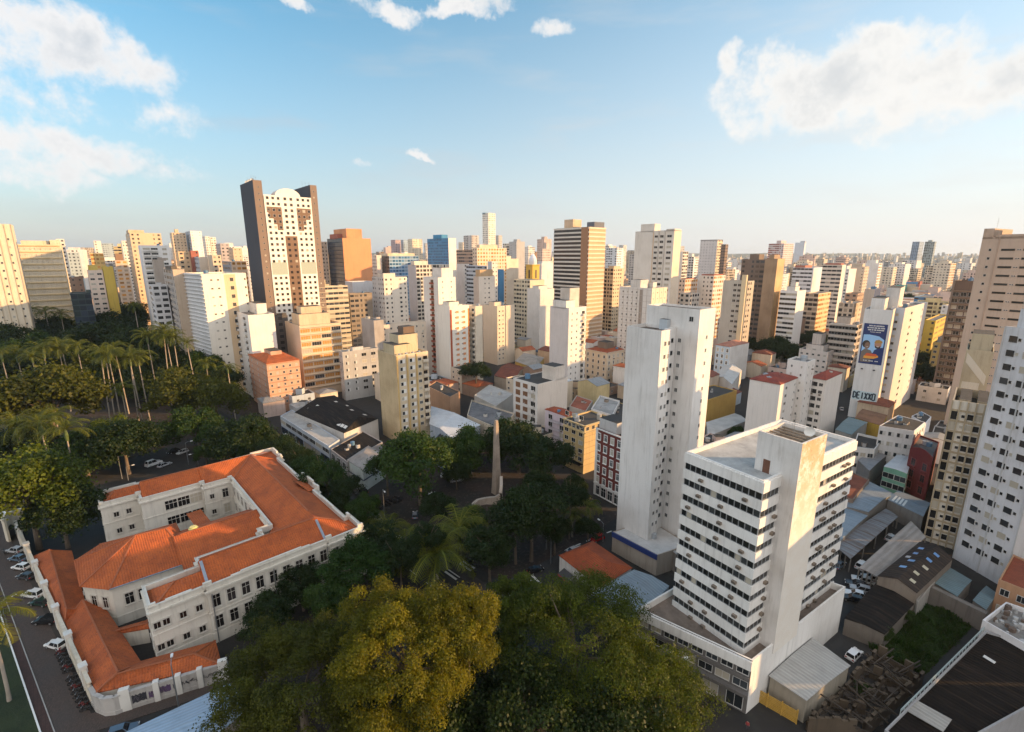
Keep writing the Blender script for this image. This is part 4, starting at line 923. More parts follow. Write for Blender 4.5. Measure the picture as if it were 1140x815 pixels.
# podium
PB = [Vector((22.6, 75.2)), Vector((37.6, 63.6)), Vector((63.8, 81.0)), Vector((49.0, 93.2))]
pod = [p - F0_ for p in PB]; mb = MB(); inner, zr3 = shell(mb, pod, 0, 10.2, [1, 0, 0, 0], 1.3, .3)
d_ = (pod[1] - pod[0]).normalized(); n_ = Vector((d_.y, -d_.x))
for zb, zt, o, m_ in ((8.4, 10.05, .35, 0), (6.2, 6.9, .3, 1), (3.6, 4.2, .9, 1)):
    A, B = pod[0] + n_ * o, pod[1] + n_ * o; mb.face([(A.x, A.y, zb), (B.x, B.y, zb), (B.x, B.y, zt), (A.x, A.y, zt)], m_); mb.face([(A.x, A.y, zt), (B.x, B.y, zt), (pod[1].x, pod[1].y, zt), (pod[0].x, pod[0].y, zt)], m_); mb.face([(A.x, A.y, zb), (pod[0].x, pod[0].y, zb), (pod[1].x, pod[1].y, zb), (B.x, B.y, zb)], m_)
    for C, CC in ((A, pod[0]), (B, pod[1])): mb.face([(C.x, C.y, zb), (CC.x, CC.y, zb), (CC.x, CC.y, zt), (C.x, C.y, zt)], m_)
mb.build('podium', [wall((.72, .7, .67), .3, .8, .4), wall((.13, .12, .115), .5, .85, .6)], OB)
rm = MB(); tri_fan(rm, inner, zr3); rm.build('podium_roof', [concrete((.20, .155, .125), .7, 'worn_screed_roof')], OB)
seg_windows(WO, pod[0], pod[1], 4.4, 6.1, 7, 1, 2.3, 1.5, 'rib', 'podium_window'); seg_windows(WO, pod[0], pod[1], 7.0, 8.3, 8, 1, 1.9, 1.1, 'rib', 'podium_window')
seg_windows(WO, pod[0], pod[1], .2, 3.4, 5, 1, 2.6, 2.9, 'rib', 'shop_front')
WO.flush(100)
FOOT.append((45, 78, 22))

# ---------------------------------------------------------------- tall white residential tower, mostly blank walls
wr_, wb_ = frame_of(38); W0 = Vector((32.4, 104.0))
WT = thing('residential_tower', 'tall white tower of stepped blank walls, few small windows, left of the banded office block', 'apartment building', (W0.x, W0.y, 0))
def wp_(x, y): return wr_ * x + wb_ * y
WW = Wins(WT); WTM = wall((.70, .675, .65), .3, .85, .5, 'tower_render'); mb = MB()
lo = [wp_(0, 0), wp_(3.7, 0), wp_(3.7, 1.5), wp_(7.75, 1.5), wp_(7.75, 10), wp_(0, 9.4)]; hi = [wp_(7.8, -4), wp_(14.2, -4), wp_(14.2, 10), wp_(7.8, 10)]
i1, z1_ = shell(mb, lo, 0, 56.0, [0] * 6, .8, .25); i2, z2_ = shell(mb, hi, 0, 60.4, [0] * 4, .5, .2); mb.build('wall', [WTM], WT)
rm = MB(); tri_fan(rm, i1, z1_); tri_fan(rm, i2, z2_); rm.build('roof', [concrete((.13, .10, .08), .8, 'stained_flat_roof')], WT)
for z0_, k in ((7.6, 16),):
    zt_ = 7.6 + 16 * 2.93
    seg_windows(WW, lo[0], lo[1], z0_, zt_, 2, 16, .75, 1.0, 'plain', u0=.25, u1=1.0); seg_windows(WW, lo[2], lo[3], z0_, zt_, 1, 16, 2.3, 1.2, 'rib', u0=.1, u1=.9)
    seg_windows(WW, hi[3], hi[0], z0_, zt_, 1, 16, .8, 1.0, 'plain', u0=.62, u1=.74); seg_windows(WW, hi[0], hi[1], z0_, zt_ + 1, 1, 16, .55, .9, 'plain', u0=.4, u1=.7)
seg_windows(WW, hi[3], hi[0], 56.8, 59.5, 1, 1, 1.1, 1.2, 'plain', u0=.8, u1=.92)
rooftop_room(WT, [wp_(6.4, 3.2), wp_(8.4, 3.2), wp_(8.4, 5.2), wp_(6.4, 5.2)], 55.2, 57.6, (.5, .55, .6)); WW.flush()
FOOT.append((36, 112, 13))
# low base with canopy and blue fascia
def base_block(name, cat, label, pix, z, **k): return polyb(name, cat, label, pix, z, **k)
r_, pln, hh = polyb('canopy_annex', 'shop', 'low shop at the foot of the tall white tower, pale canopy with blue fascia', [(732, 618), (768, 606), (722, 578), (682, 592)], 5.4, (.36, .31, .26), concrete((.5, .49, .48), .4, 'pale_canopy'), .1)
mb = MB(); A, B = pln[3] if (pln[3] - pln[0]).length > 4 else pln[1], pln[0]
d_ = (B - A).normalized(); n_ = Vector((d_.y, -d_.x)); mb.prism([A, A + n_ * .3, B + n_ * .3, B] if d_.cross(n_) < 0 else [A, B, B + n_ * .3, A + n_ * .3], 4.2, 5.45, 0); mb.build('fascia', plain((.02, .04, .16), .5, 0, .1, 'blue_fascia'), r_)
gable('shed', 'shed', 'small pale awning shed between the tall white tower and the office block', [(738, 606), (753, 617), (764, 604), (748, 594)], 5.0, .3, (.2, .18, .16), sheet((.42, .41, .39), 0), along=1)
# ---------------------------------------------------------------- corner shop with orange tile roof and its neighbours
r_, q4, z4 = gable('corner_shop', 'shop', 'white corner shop with hipped orange roof and red and black awnings beside the street', [(622, 618), (668, 654), (704, 632), (660, 602)], 5.0, 2.0, (.70, .69, .68), tiles((.36, .075, .02), R(35)), .2, hip=3.2, along=0)
WS = Wins(r_); seg_windows(WS, q4[3] if (q4[3] - q4[0]).length > 1 else q4[1], q4[0], .5, 4.2, 2, 1, 1.4, 1.6, 'plain', off=.0); WS.flush()
mb = MB(); A, B = at(628, 634, 3.0), at(653, 655, 3.0); A.xy -= PO * 0; d_ = (B - A).normalized(); n_ = Vector((d_.y, -d_.x, 0)); 
for u0_, u1_, mt in ((.0, .45, 0), (.5, 1.0, 1)):
    a_, b2 = A.lerp(B, u0_), A.lerp(B, u1_); o_ = Vector((r_.location.x, r_.location.y, 0)); a_ = a_ - o_; b2 = b2 - o_
    mb.face([a_ + Vector((0, 0, .4)), b2 + Vector((0, 0, .4)), b2 + n_ * 1.8 - Vector((0, 0, .3)), a_ + n_ * 1.8 - Vector((0, 0, .3))], mt); mb.face([a_ + n_ * 1.8 - Vector((0, 0, .3)), b2 + n_ * 1.8 - Vector((0, 0, .3)), b2 + n_ * 1.8 - Vector((0, 0, .75)), a_ + n_ * 1.8 - Vector((0, 0, .75))], 2)
mb.build('awning', [plain((.05, .05, .055), .7), plain((.06, .05, .05), .7), plain((.42, .02, .05), .6)], r_)
r_, q4, z4 = gable('blue_front_shop', 'shop', 'wide shop, blue grey sheet roof, dark blue front, beside the orange tiled corner shop', [(660, 660), (713, 688), (745, 652), (706, 634)], 5.6, .5, (.30, .36, .42), sheet((.30, .36, .41), R(33), .45, .3, rust=.15), .1, along=1)
A, B = (q4[0], q4[1]); 
for u0_, u1_, c_ in ((.02, .33, (.015, .03, .14)), (.36, .62, (.42, .50, .56)), (.65, .98, (.015, .03, .14))):
    A, B = at(656, 662, 5).xy - r_.location.xy, at(712, 692, 5).xy - r_.location.xy; d_ = (B - A).normalized(); n_ = Vector((d_.y, -d_.x)); a_, b2 = A.lerp(B, u0_), A.lerp(B, u1_)
    mb = MB(); mb.prism([a_, a_ + n_ * .25, b2 + n_ * .25, b2][::-1], .1, 5.2, 0); mb.build('front_panel', plain(c_, .5, 0, .15, 'panel_paint'), r_)
# ---------------------------------------------------------------- low roofs on the right
gable('carport', 'shed', 'pale corrugated sheet roof on posts beside the office block podium', [(856, 752), (898, 780), (947, 741), (905, 710)], 4.6, .25, (.3, .27, .22), sheet((.44, .43, .41), R(33), .5, .2, rust=.12), .3, along=0, wallname='back_wall')
yg = at(838, 778, 0).xy; ye = at(886, 806, 0).xy; YG = thing('yellow_gate', 'yellow slatted metal gate closing the yard beside the podium', 'gate', (yg.x, yg.y, 0)); YM = plain((.50, .30, .06), .5, .1, .2, 'yellow_gate_paint'); v_ = ye - yg
mb = MB()
for k in range(8): mb.beam((0, 0, .2 + k * .3), (v_.x, v_.y, .2 + k * .3), .08, .2)
mb.build('slats', YM, YG); mb = MB()
for u in (0, .33, .66, 1): mb.beam((v_.x * u, v_.y * u, 0), (v_.x * u, v_.y * u, 2.7), .16, .16)
mb.build('gate_frame', YM, YG)
# roofless ruin
def ruin():
    P = [at(x, y, 3.5).xy for x, y in ((914, 806), (960, 800), (1030, 748), (1000, 722), (930, 762))]; o = P[0]; G = thing('ruin', 'roofless ruined house with broken walls and loose roof timbers', 'ruin', (o.x, o.y, 0)); rr = random.Random(5); wm = wall((.10, .075, .052), .8, .9, .8, 'crumbling_plaster')
    a0, a1, b1, b0 = [at(x, y, 0).xy - o for x, y in ((896, 815), (960, 815), (1030, 760), (968, 724))]
    a0, a1, b1, b0 = [at(x, y, 2.5).xy - o for x, y in ((900, 800), (962, 808), (1028, 748), (978, 722))]
    def rag(A, B, hmin, hmax):
        mb = MB(); d_ = (B - A); n_ = Vector((d_.y, -d_.x)).normalized() * .2; N = max(3, int(d_.length / 1.1)); hs = [rr.uniform(hmin, hmax) for _ in range(N + 1)]
        for k in range(N):
            p0, p1 = A + d_ * k / N, A + d_ * (k + 1) / N
            h0 = h1 = hs[k]
            for s in (1, -1): mb.face([(p0.x + n_.x * s, p0.y + n_.y * s, 0), (p1.x + n_.x * s, p1.y + n_.y * s, 0), (p1.x + n_.x * s, p1.y + n_.y * s, h1), (p0.x + n_.x * s, p0.y + n_.y * s, h0)])
            mb.face([(p0.x + n_.x, p0.y + n_.y, h0), (p1.x + n_.x, p1.y + n_.y, h1), (p1.x - n_.x, p1.y - n_.y, h1), (p0.x - n_.x, p0.y - n_.y, h0)])
        mb.build('wall', wm, G)
    rag(a0, a1, 1.4, 3.6); rag(a1, b1, 1.6, 3.4); rag(b1, b0, 1.2, 3.4); rag(b0, a0, .8, 3.0)
    for u in (.3, .55, .78): rag(a0.lerp(b0, u), a1.lerp(b1, u), .6, 2.8)
    rag(a0.lerp(a1, .5), b0.lerp(b1, .5), .6, 2.8)
    tm = concrete((.055, .042, .033), .7, 'old_timber'); mb = MB()
    for k in range(40):
        u, v = rr.random(), rr.random(); p = a0.lerp(a1, u).lerp(b0.lerp(b1, u), v); a = rr.choice([R(33), R(123)]) + rr.uniform(-.4, .4); l = rr.uniform(1, 3.2); e = Vector((math.cos(a), math.sin(a))) * l; z = rr.uniform(.6, 3.2); mb.beam((p.x - e.x, p.y - e.y, z), (p.x + e.x, p.y + e.y, z + rr.uniform(-1.2, 1.0)), .16, .2)
    mb.build('fallen_timbers', tm, G)
    mb = MB()
    for k in range(120):
        u, v = rr.random(), rr.random(); p = a0.lerp(a1, u).lerp(b0.lerp(b1, u), v); s = rr.uniform(.2, .9); mb.prism([(p.x + s * math.cos(t_ * 1.3 + k), p.y + s * math.sin(t_ * 1.3 + k)) for t_ in range(5)], 0, rr.uniform(.15, .9), 0)
    mb.build('rubble', concrete((.075, .06, .05), .8, 'rubble'), G)
ruin()
BLK = sheet((.010, .008, .0075), R(33), .9, .0, 'black_corrugated_roof', .1, 1.6)
r_, pln, hh = polyb('flat_roofed_hall', 'warehouse', 'large hall with black corrugated roof and pale gutter rail at the lower right corner', [(985, 812), (1030, 850), (1230, 740), (1097, 702)], 6.5, (.30, .30, .31), BLK, .35)
mb = MB(); o_ = r_.location.xy
for a_, b2 in (((1040, 812), (1064, 786)),):
    A, B = at(1000, 793, 6.3), at(1024, 778, 6.3)
q_ = [at(x, y, 6.4) - Vector((o_.x, o_.y, 0)) for x, y in ((1007, 790), (1018, 778), (1060, 801), (1050, 815))]; mb.face(q_); mb.build('roof_panel', sheet((.36, .34, .31), R(33), .6, 0, 'old_fibre_cement', .3), r_)
q_ = [at(x, y, 6.45) - Vector((o_.x, o_.y, 0)) for x, y in ((1094, 731), (1096, 729), (1109, 737), (1107, 739))]; mb = MB(); mb.face(q_); mb.build('skylight', plain((.6, .58, .55), .4), r_)
mb = MB(); A, B = at(1003, 790, 7.2) - Vector((o_.x, o_.y, 0)), at(1096, 698, 7.2) - Vector((o_.x, o_.y, 0))
mb.beam(A, B, .1, .1); mb.beam(A - Vector((0, 0, .4)), B - Vector((0, 0, .4)), .06, .06); n_ = 24
for k in range(n_ + 1): p = A.lerp(B, k / n_); mb.beam(p - Vector((0, 0, 1.0)), p, .07, .07)
mb.build('gutter_rail', plain((.38, .44, .44), .5, .3), r_)
r_, pln, hh = polyb('white_parapet_store', 'store', 'white walled store with a cluttered roof behind the black corrugated hall', [(1094, 690), (1150, 722), (1180, 690), (1120, 670)], 7.5, (.66, .66, .68), concrete((.22, .21, .2), .8, 'cluttered_roof'), .9)
rr = random.Random(8)
for k in range(34):
    mb = MB()
    u, v = rr.uniform(.08, .9), rr.uniform(.1, .9); p = pln[0].lerp(pln[1], u).lerp(pln[3].lerp(pln[2], u), v); s = rr.uniform(.2, .6); mb.prism([(p.x + s * math.cos(t_ * 1.26 + k), p.y + s * math.sin(t_ * 1.26 + k)) for t_ in range(5)], 6.6, 6.7 + rr.uniform(.2, .9), rr.choice([0, 0, 1]))
    mb.build('debris', [concrete((.45, .45, .45), .6, 'pale_debris'), concrete((.14, .1, .08), .6, 'dark_debris')], r_)
polyb('boundary_wall', 'wall', 'old grey boundary wall behind the overgrown lot', [(1036, 654), (1098, 684), (1100, 681), (1038, 651)], 4.0, (.17, .15, .135), concrete((.2, .18, .16)), .02, dirt=.7, streak=.8)
polyb('boundary_wall', 'wall', 'white boundary wall along the skylit warehouse beside the overgrown lot', [(1020, 668), (1022, 670), (1060, 624), (1058, 622)], 4.2, (.42, .40, .37), concrete((.3, .29, .28)), .02)
gable('warehouse', 'warehouse', 'brown fibre cement warehouse roof with blue and cream skylights below the balcony tower', [(977, 641), (1021, 660), (1061, 622), (1024, 603)], 6.0, 1.3, (.24, .20, .165), sheet((.04, .033, .03), R(30), .8, 0, 'dark_fibre_cement', .3, 1.1), .2, along=1,
      skyl=[(.1, .35, .05, .28, (.5, .46, .34)), (.26, .5, .05, .28, (.5, .46, .34)), (.45, .4, .05, .3, (.5, .46, .36)), (.62, .55, .05, .3, (.14, .3, .6)), (.8, .5, .05, .3, (.14, .3, .6)), (.15, -.3, .05, .3, (.14, .3, .6)), (.3, -.35, .05, .25, (.12, .26, .55)), (.42, -.2, .05, .25, (.42, .42, .44)), (.5, -.5, .05, .35, (.14, .3, .6)), (.68, -.45, .05, .35, (.16, .34, .62))])
gable('parking_roof', 'shed', 'long pale ribbed roof over a parking row in front of the balcony tower', [(956, 632), (976, 642), (1031, 598), (1014, 580)], 3.6, .2, (.25, .23, .21), sheet((.36, .32, .29), R(125), .8, 0, 'pale_fibre_cement', .35, .9), .2, along=1, wallname='posts')
gable('dark_roof_shed', 'shed', 'black sagging shed roof with torn end beside the overgrown lot', [(940, 688), (985, 706), (1018, 672), (975, 649)], 3.8, .35, (.16, .14, .12), sheet((.014, .013, .013), R(33), .9, 0, 'black_fibre_cement', .2, 1.0), .2, along=1)
gable('rusty_canopy', 'shed', 'rusty ribbed canopy with missing sheets beside the parking yard', [(926, 606), (947, 622), (1000, 575), (986, 566)], 3.6, .15, (.16, .15, .14), sheet((.22, .225, .24), R(33), .6, .2, 'rusty_ribbed_sheet', .85, 1.0), .15, along=1, wallname='posts')
gable('workshop', 'warehouse', 'blue grey sheet metal workshop roof next to the rusty canopy, under the mint shop', [(936, 562), (967, 570), (996, 550), (966, 535)], 5.0, .9, (.2, .19, .18), sheet((.27, .32, .37), R(35), .5, .3, 'blue_grey_sheet', .3), .15, along=0)
gable('workshop', 'warehouse', 'blue grey lean-to roof tight against the office block', [(922, 612), (938, 600), (966, 574), (934, 562)], 4.4, .3, (.2, .19, .18), sheet((.28, .34, .40), R(35), .5, .3, 'blue_lean_to_sheet', .2), .1, along=0)
gable('workshop', 'warehouse', 'grey workshop roof with white translucent strips left of the maroon house', [(988, 556), (1028, 575), (1036, 560), (1000, 546)], 5.0, .35, (.18, .17, .16), sheet((.25, .29, .33), R(35), .5, .3, 'grey_strip_sheet', .2), .1, along=0, skyl=[(.1, .1, .06, .8, (.6, .6, .58)), (.2, .1, .06, .8, (.6, .6, .58)), (.3, .1, .06, .8, (.6, .6, .58)), (.4, .1, .06, .8, (.6, .6, .58))])
gable('teal_roof_annex', 'shed', 'two teal sheet roofs in a walled yard at the foot of the white balcony block', [(1041, 649), (1066, 664), (1082, 646), (1058, 632)], 3.6, .2, (.22, .2, .18), sheet((.17, .25, .28), R(35), .5, .2, 'teal_sheet', .2), .1)
gable('teal_roof_annex', 'shed', 'smaller teal sheet roof right of the first one in the walled yard', [(1083, 668), (1098, 679), (1111, 661), (1098, 652)], 3.6, .2, (.22, .2, .18), sheet((.18, .26, .29), R(35), .5, .2, 'teal_sheet_b', .2), .1)
r_, pln, hh = polyb('orange_house', 'house', 'salmon rendered house with rusty roof edge at the right border', [(1112, 645), (1150, 660), (1180, 640), (1128, 617)], 8.5, (.42, .24, .14), tiles((.30, .07, .03), R(33)), .4); Wn = Wins(r_); seg_windows(Wn, pln[0], pln[1], .6, 8, 2, 2, 1.4, 1.5, 'plain'); Wn.flush()
# grey cluttered houses in the pocket right of the office block
r_, q4, z4 = gable('mint_shop', 'shop', 'mint green shop with white sheet roof beside the maroon house', [(984, 519), (1010, 527), (1016, 510), (999, 506)], 8.0, .25, (.16, .36, .27), sheet((.66, .68, .70), R(33), .4, .2, 'white_sheet', .05), .05, along=1); Wn = Wins(r_); seg_windows(Wn, q4[3], q4[0], 1, 7, 2, 2, 3, 1.8, 'rib'); seg_windows(Wn, q4[0], q4[1], 1, 7, 2, 2, 3, 1.8, 'rib'); Wn.flush()
r_, pln, hh = polyb('maroon_house', 'house', 'maroon three storey house with arched gable and arched windows left of the balcony tower', [(1013, 500), (1038, 512), (1046, 492), (1024, 484)], 13.5, (.13, .018, .02), ROOFG, .5, dirt=.3); Wn = Wins(r_)
A, B = (pln[3], pln[0]) if (pln[3] - pln[0]).length > 3 else (pln[0], pln[1])
MAR = plain((.2, .05, .05), .6); seg_windows(Wn, pln[3], pln[0], 1, 12, 2, 3, 1.6, 2.3, 'tall', frame=MAR); seg_windows(Wn, pln[0], pln[1], 1, 12, 2, 3, 1.6, 2.3, 'tall', frame=MAR); Wn.flush()
def archgable(root, A, B, z, h, mat_):
    mb = MB(); d_ = B - A; n_ = Vector((d_.y, -d_.x)).normalized(); N = 12
    f = [A + d_ * k / N for k in range(N + 1)]; hh = [z + h * math.sin(math.pi * k / N) ** .6 for k in range(N + 1)]
    for k in range(N):
        mb.face([(f[k].x, f[k].y, z - .02), (f[k + 1].x, f[k + 1].y, z - .02), (f[k + 1].x, f[k + 1].y, hh[k + 1]), (f[k].x, f[k].y, hh[k])]); e0, e1 = f[k] - n_ * .3, f[k + 1] - n_ * .3
        mb.face([(f[k].x, f[k].y, hh[k]), (f[k + 1].x, f[k + 1].y, hh[k + 1]), (e1.x, e1.y, hh[k + 1]), (e0.x, e0.y, hh[k])]); mb.face([(e0.x, e0.y, z), (e0.x, e0.y, hh[k]), (e1.x, e1.y, hh[k + 1]), (e1.x, e1.y, z)])
    mb.build('arched_gable', mat_, root)
archgable(r_, pln[3], pln[0], 13.5, 1.8, wall((.13, .018, .02), .3)); archgable(r_, pln[0], pln[1], 13.5, 1.8, wall((.13, .018, .02), .3))
r_, pln, hh = polyb('white_block', 'building', 'white four storey block with black hipped roof and brown balconies right of the office block', [(1018, 480), (1030, 470), (1000, 462), (979, 474)], 15.5, (.70, .69, .69), ROOFD, .1, dirt=.15); Wn = Wins(r_)
lowq = sorted(range(4), key=lambda i: (pln[i] + r_.location.xy).length)
for i in range(4):
    A, B = pln[i], pln[(i + 1) % 4]; n_ = Vector(((B - A).y, -(B - A).x))
    if n_.dot(-(r_.location.xy + A)) > 0: seg_windows(Wn, A, B, 1, 15, 4, 4, 1.7, 1.5, 'shutter')
Wn.flush()
polyb('white_annex', 'house', 'small white house with a long dark roof behind the white four storey block', [(1030, 472), (1037, 464), (1026, 458), (1015, 463)], 13.0, (.66, .67, .7), ROOFD, .1)
r_, pln, hh = polyb('flat_white_house', 'house', 'low white house with roof terrace directly behind the office block', [(950, 497), (974, 500), (983, 488), (955, 482)], 9.5, (.66, .65, .64), ROOFD, .8, dirt=.2); Wn = Wins(r_); seg_windows(Wn, pln[0], pln[1], 1, 9, 3, 2, 1.6, 1.5, 'plain'); Wn.flush()
gable('blue_canopy', 'shed', 'pale grey canopy roof in the gap left of the mint shop', [(955, 512), (968, 524), (987, 507), (974, 500)], 6.0, .2, (.2, .2, .2), sheet((.30, .31, .33), R(35), .5, .2, 'pale_canopy_sheet', .3), .1)
polyb('red_oxide_roof', 'house', 'house with a rusty red flat roof under the workshop beside the office block', [(934, 552), (950, 556), (968, 534), (950, 526)], 6.4, (.2, .15, .12), concrete((.22, .065, .035), .6, 'red_oxide_roof'), .3)
gable('teal_canopy_hall', 'shed', 'teal ribbed hall roof beside the road left of the poster tower', [(930, 478), (948, 484), (966, 470), (945, 464)], 8.0, .5, (.25, .26, .26), sheet((.16, .24, .27), R(35), .5, .2, 'teal_ribbed_sheet', .1), .1)

# ---------------------------------------------------------------- unseen blocks added outside the picture on the right, for the shade they cast
def outside(x, y, w, l, h, label):
    P = box_plan((x, y), 90, w, l); root = thing('city_block', label, 'building', (x, y, 0)); mb = MB(); inn, zr = shell(mb, [p - P[0] for p in P], 0, h, [2, 0, 0, 3], .7); nf = round(h / 3)
    mb.uv[0] = [(0, 0), (6, 0), (6, nf), (0, nf)]; mb.uv[3] = [(0, 0), (8, 0), (8, nf), (0, nf)]; mb.hasuv = True
    mb.build('wall', [wall((.6, .56, .5)), ROOFG, facade('win', (.6, .56, .5)), facade('win', (.6, .56, .5))], root); rm = MB(); tri_fan(rm, inn, zr); rm.build('roof', [ROOFG], root)
outside(140, 62, 32, 18, 46, 'added tall block outside the right border, shading the yards and the office block')
outside(134, 34, 27, 14, 24, 'added lower block outside the right border, shading the black roofed hall')

# ---------------------------------------------------------------- buildings of the middle distance
AB = 'apartment building'
def fins(root, A, B, n, z0, z1, dep, w, mat_, name='fins', us=None):
    mb = MB(); d_ = (B - A).normalized(); n_ = Vector((d_.y, -d_.x)); L = (B - A).length
    for u in (us or [k / n for k in range(n + 1)]):
        p = A + d_ * (L * u); q = [p - d_ * w / 2 - n_ * .0, p + d_ * w / 2, p + d_ * w / 2 + n_ * dep, p - d_ * w / 2 + n_ * dep]; mb.prism(q[::-1], z0, z1, 0)
    return mb.build(name, mat_, root)
def slabs(root, A, B, n, z0, z1, dep, h, mat_, name='floor_slabs'):
    mb = MB(); d_ = (B - A).normalized(); n_ = Vector((d_.y, -d_.x))
    for k in range(n + 1):
        z = z0 + (z1 - z0) * k / n; mb.prism([A, A + n_ * dep, B + n_ * dep, B], z - h / 2, z + h / 2, 0, bottom=True)
    return mb.build(name, mat_, root)
def panel(root, A, B, u0, u1, z0, z1, mat_, name='panel', off=.02):
    d_ = (B - A).normalized(); n_ = Vector((d_.y, -d_.x)); a, b = A.lerp(B, u0) + n_ * off, A.lerp(B, u1) + n_ * off; mb = MB()
    mb.face([(a.x, a.y, z0), (b.x, b.y, z0), (b.x, b.y, z1), (a.x, a.y, z1)]); return mb.build(name, mat_, root)
YEL = plain((.52, .25, .06), .6, 0, .3, 'orange_blind'); BRN = plain((.20, .10, .05), .6, 0, .3, 'brown_shutter'); GLD2 = glass((.015, .015, .016), .2); GLW = glass((.03, .032, .035), .25)
TAN = (.52, .40, .29); CRE = (.62, .54, .43); WHT = (.70, .67, .63); GRY = (.42, .41, .40)

# the twin crowned tower
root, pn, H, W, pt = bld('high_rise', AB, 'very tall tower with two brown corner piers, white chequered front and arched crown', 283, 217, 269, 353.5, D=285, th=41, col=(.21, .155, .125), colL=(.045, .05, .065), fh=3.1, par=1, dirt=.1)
lf = pn[3] - pn[0]; HB = H; H = H + 8
for u0, u1 in ((0, .13), (.89, 1)):
    p0, p1 = pn[0].lerp(pn[1], u0), pn[0].lerp(pn[1], u1); mb = MB(); mb.prism([p0, p1, p1 + lf, p0 + lf], HB - .02, H, 0); mb.m[3] = 1; mb.build('corner_pier', [wall((.21, .155, .125), .1), wall((.045, .05, .065), .1)], root)
A, B = pn[0], pn[1]; nrm = Vector(((B - A).y, -(B - A).x)).normalized(); WFM = wall((.74, .71, .66), .1, .8, .12); BRW = wall((.19, .12, .08), .15)
mb = MB(); a, b = A.lerp(B, .135), A.lerp(B, .885); a1, b1 = a + nrm * .35, b + nrm * .35; zt = HB + .6; mb.prism([a, a1, b1, b], 8, zt, 0); 
cx_ = .51; arc = []
for k in range(13):
    t_ = math.pi * k / 12; arc.append((A.lerp(B, cx_ - .2 * math.cos(t_)), zt + 4.2 * math.sin(t_)))
for (p0, h0), (p1, h1) in zip(arc[:-1], arc[1:]):
    q0, q1 = p0 + nrm * .3, p1 + nrm * .3; mb.face([(q0.x, q0.y, zt - .1), (q1.x, q1.y, zt - .1), (q1.x, q1.y, h1), (q0.x, q0.y, h0)]); i0, i1 = p0 - nrm * 8, p1 - nrm * 8; mb.face([(q0.x, q0.y, h0), (q1.x, q1.y, h1), (i1.x, i1.y, h1), (i0.x, i0.y, h0)])
mb.build('white_front', WFM, root)
nr = 30; fh_ = (zt - 9) / nr; OF = .36
panel(root, A, B, .405, .60, 8.5, zt - fh_ * 7, BRW, 'brown_band', OF); panel(root, A, B, .145, .39, 9 + fh_ * 16.1, 9 + fh_ * 18.3, plain((.38, .42, .36), .3), 'pale_green_band', OF); panel(root, A, B, .62, .875, 9 + fh_ * 16.1, 9 + fh_ * 18.3, plain((.38, .42, .36), .3), 'pale_green_band', OF)
for k, (u0, u1) in enumerate(((.16, .39), (.18, .39), (.25, .39), (.30, .39))): panel(root, A, B, u0, u1, zt - fh_ * (k + 3), zt - fh_ * (k + 2), BRW, 'brown_step', OF); panel(root, A, B, 1.02 - u1, 1.025 - u0, zt - fh_ * (k + 3), zt - fh_ * (k + 2), BRW, 'brown_step', OF)
WT2 = Wins(root); SQ = 1.5
for u0, u1, c in ((.145, .395, 3), (.41, .60, 2), (.62, .875, 3)):
    seg_windows(WT2, A, B, 9, zt, c, nr, 1.5, 1.55, 'pane', frame=WHITE if c == 3 else BRW, gl=glass((.03, .022, .018), .04), u0=u0, u1=u1, off=OF + .01, skip=(lambda c_, r_: r_ in (16, 17)) if c == 3 else None)
seg_windows(WT2, A, B, 9, H - 2, 1, 30, .8, .9, 'pane', u0=.02, u1=.12); seg_windows(WT2, A, B, 9, H - 2, 1, 30, .8, .9, 'pane', u0=.9, u1=.98)
WT2.flush()
for k in range(5): antenna(root, A.x + lf.x * (.1 + .15 * k) + 2, A.y + lf.y * (.1 + .15 * k) + 1, H - .5, 3 + (k % 3))
for k in range(3): p = A.lerp(B, .93) + lf * (.2 + .2 * k); antenna(root, p.x, p.y, H - .5, 3 + k)
for k in range(3): p = A.lerp(B, .06) + lf * (.3 + .2 * k); dish(root, p.x, p.y, H - .4, 1.3, 280)

# balcony tower and white block at the right border
root, pn, H, W, pt = bld('balcony_tower', AB, 'cream tower with brown ribs and dark bays before the white block at the right border', 1107, 452, 1061, 1116, D=107.5, th=46, col=(.42, .35, .25), colL=(.62, .57, .49), fh=2.75, par=2.2, dirt=.5, roof=ROOFD)
A, B = pn[3], pn[0]; RIB = wall((.40, .325, .22), .5, .85, .5); fins(root, A, B, 5, 0, H, .38, .3, RIB, 'ribs'); slabs(root, A, B, 13, 1.2, H - 2.4, .18, .5, RIB); W = Wins(root)
seg_windows(W, A, B, 1.2, H - 2.4, 2, 13, 1.2, 1.5, 'pane', gl=GLD2, u0=.42, u1=.78); seg_windows(W, A, B, 1.2, H - 2.4, 1, 13, .7, .8, 'pane', gl=GLD2, u0=.26, u1=.4); seg_windows(W, A, B, 1.2, H - 2.4, 1, 13, .7, .8, 'pane', gl=GLD2, u0=.8, u1=.94); seg_windows(W, A, B, 1.2, H - 2.4, 1, 13, 1.2, 2.2, 'pane', u0=.02, u1=.18, gl=GLD2); seg_windows(W, pn[0], pn[1], 1.2, H - 2.4, 2, 13, 1.4, 1.9, 'rib', gl=GLD2); W.flush()
rooftop_room(root, [pt(.1, .15), pt(.95, .15), pt(.95, .4), pt(.1, .4)], H - 2.2, H + .2, (.35, .3, .22)); rooftop_room(root, [pt(.1, .55), pt(.95, .55), pt(.95, .85), pt(.1, .85)], H - 2.2, H + .1, (.35, .3, .22))
root, pn, H, W, pt = bld('white_block', AB, 'white block with rows of windows at the right border before the pink tan tower', 1190, 372, 1120, 1215, D=94, th=8, col=(.60, .60, .62), fh=2.85, dirt=.45, par=.9)
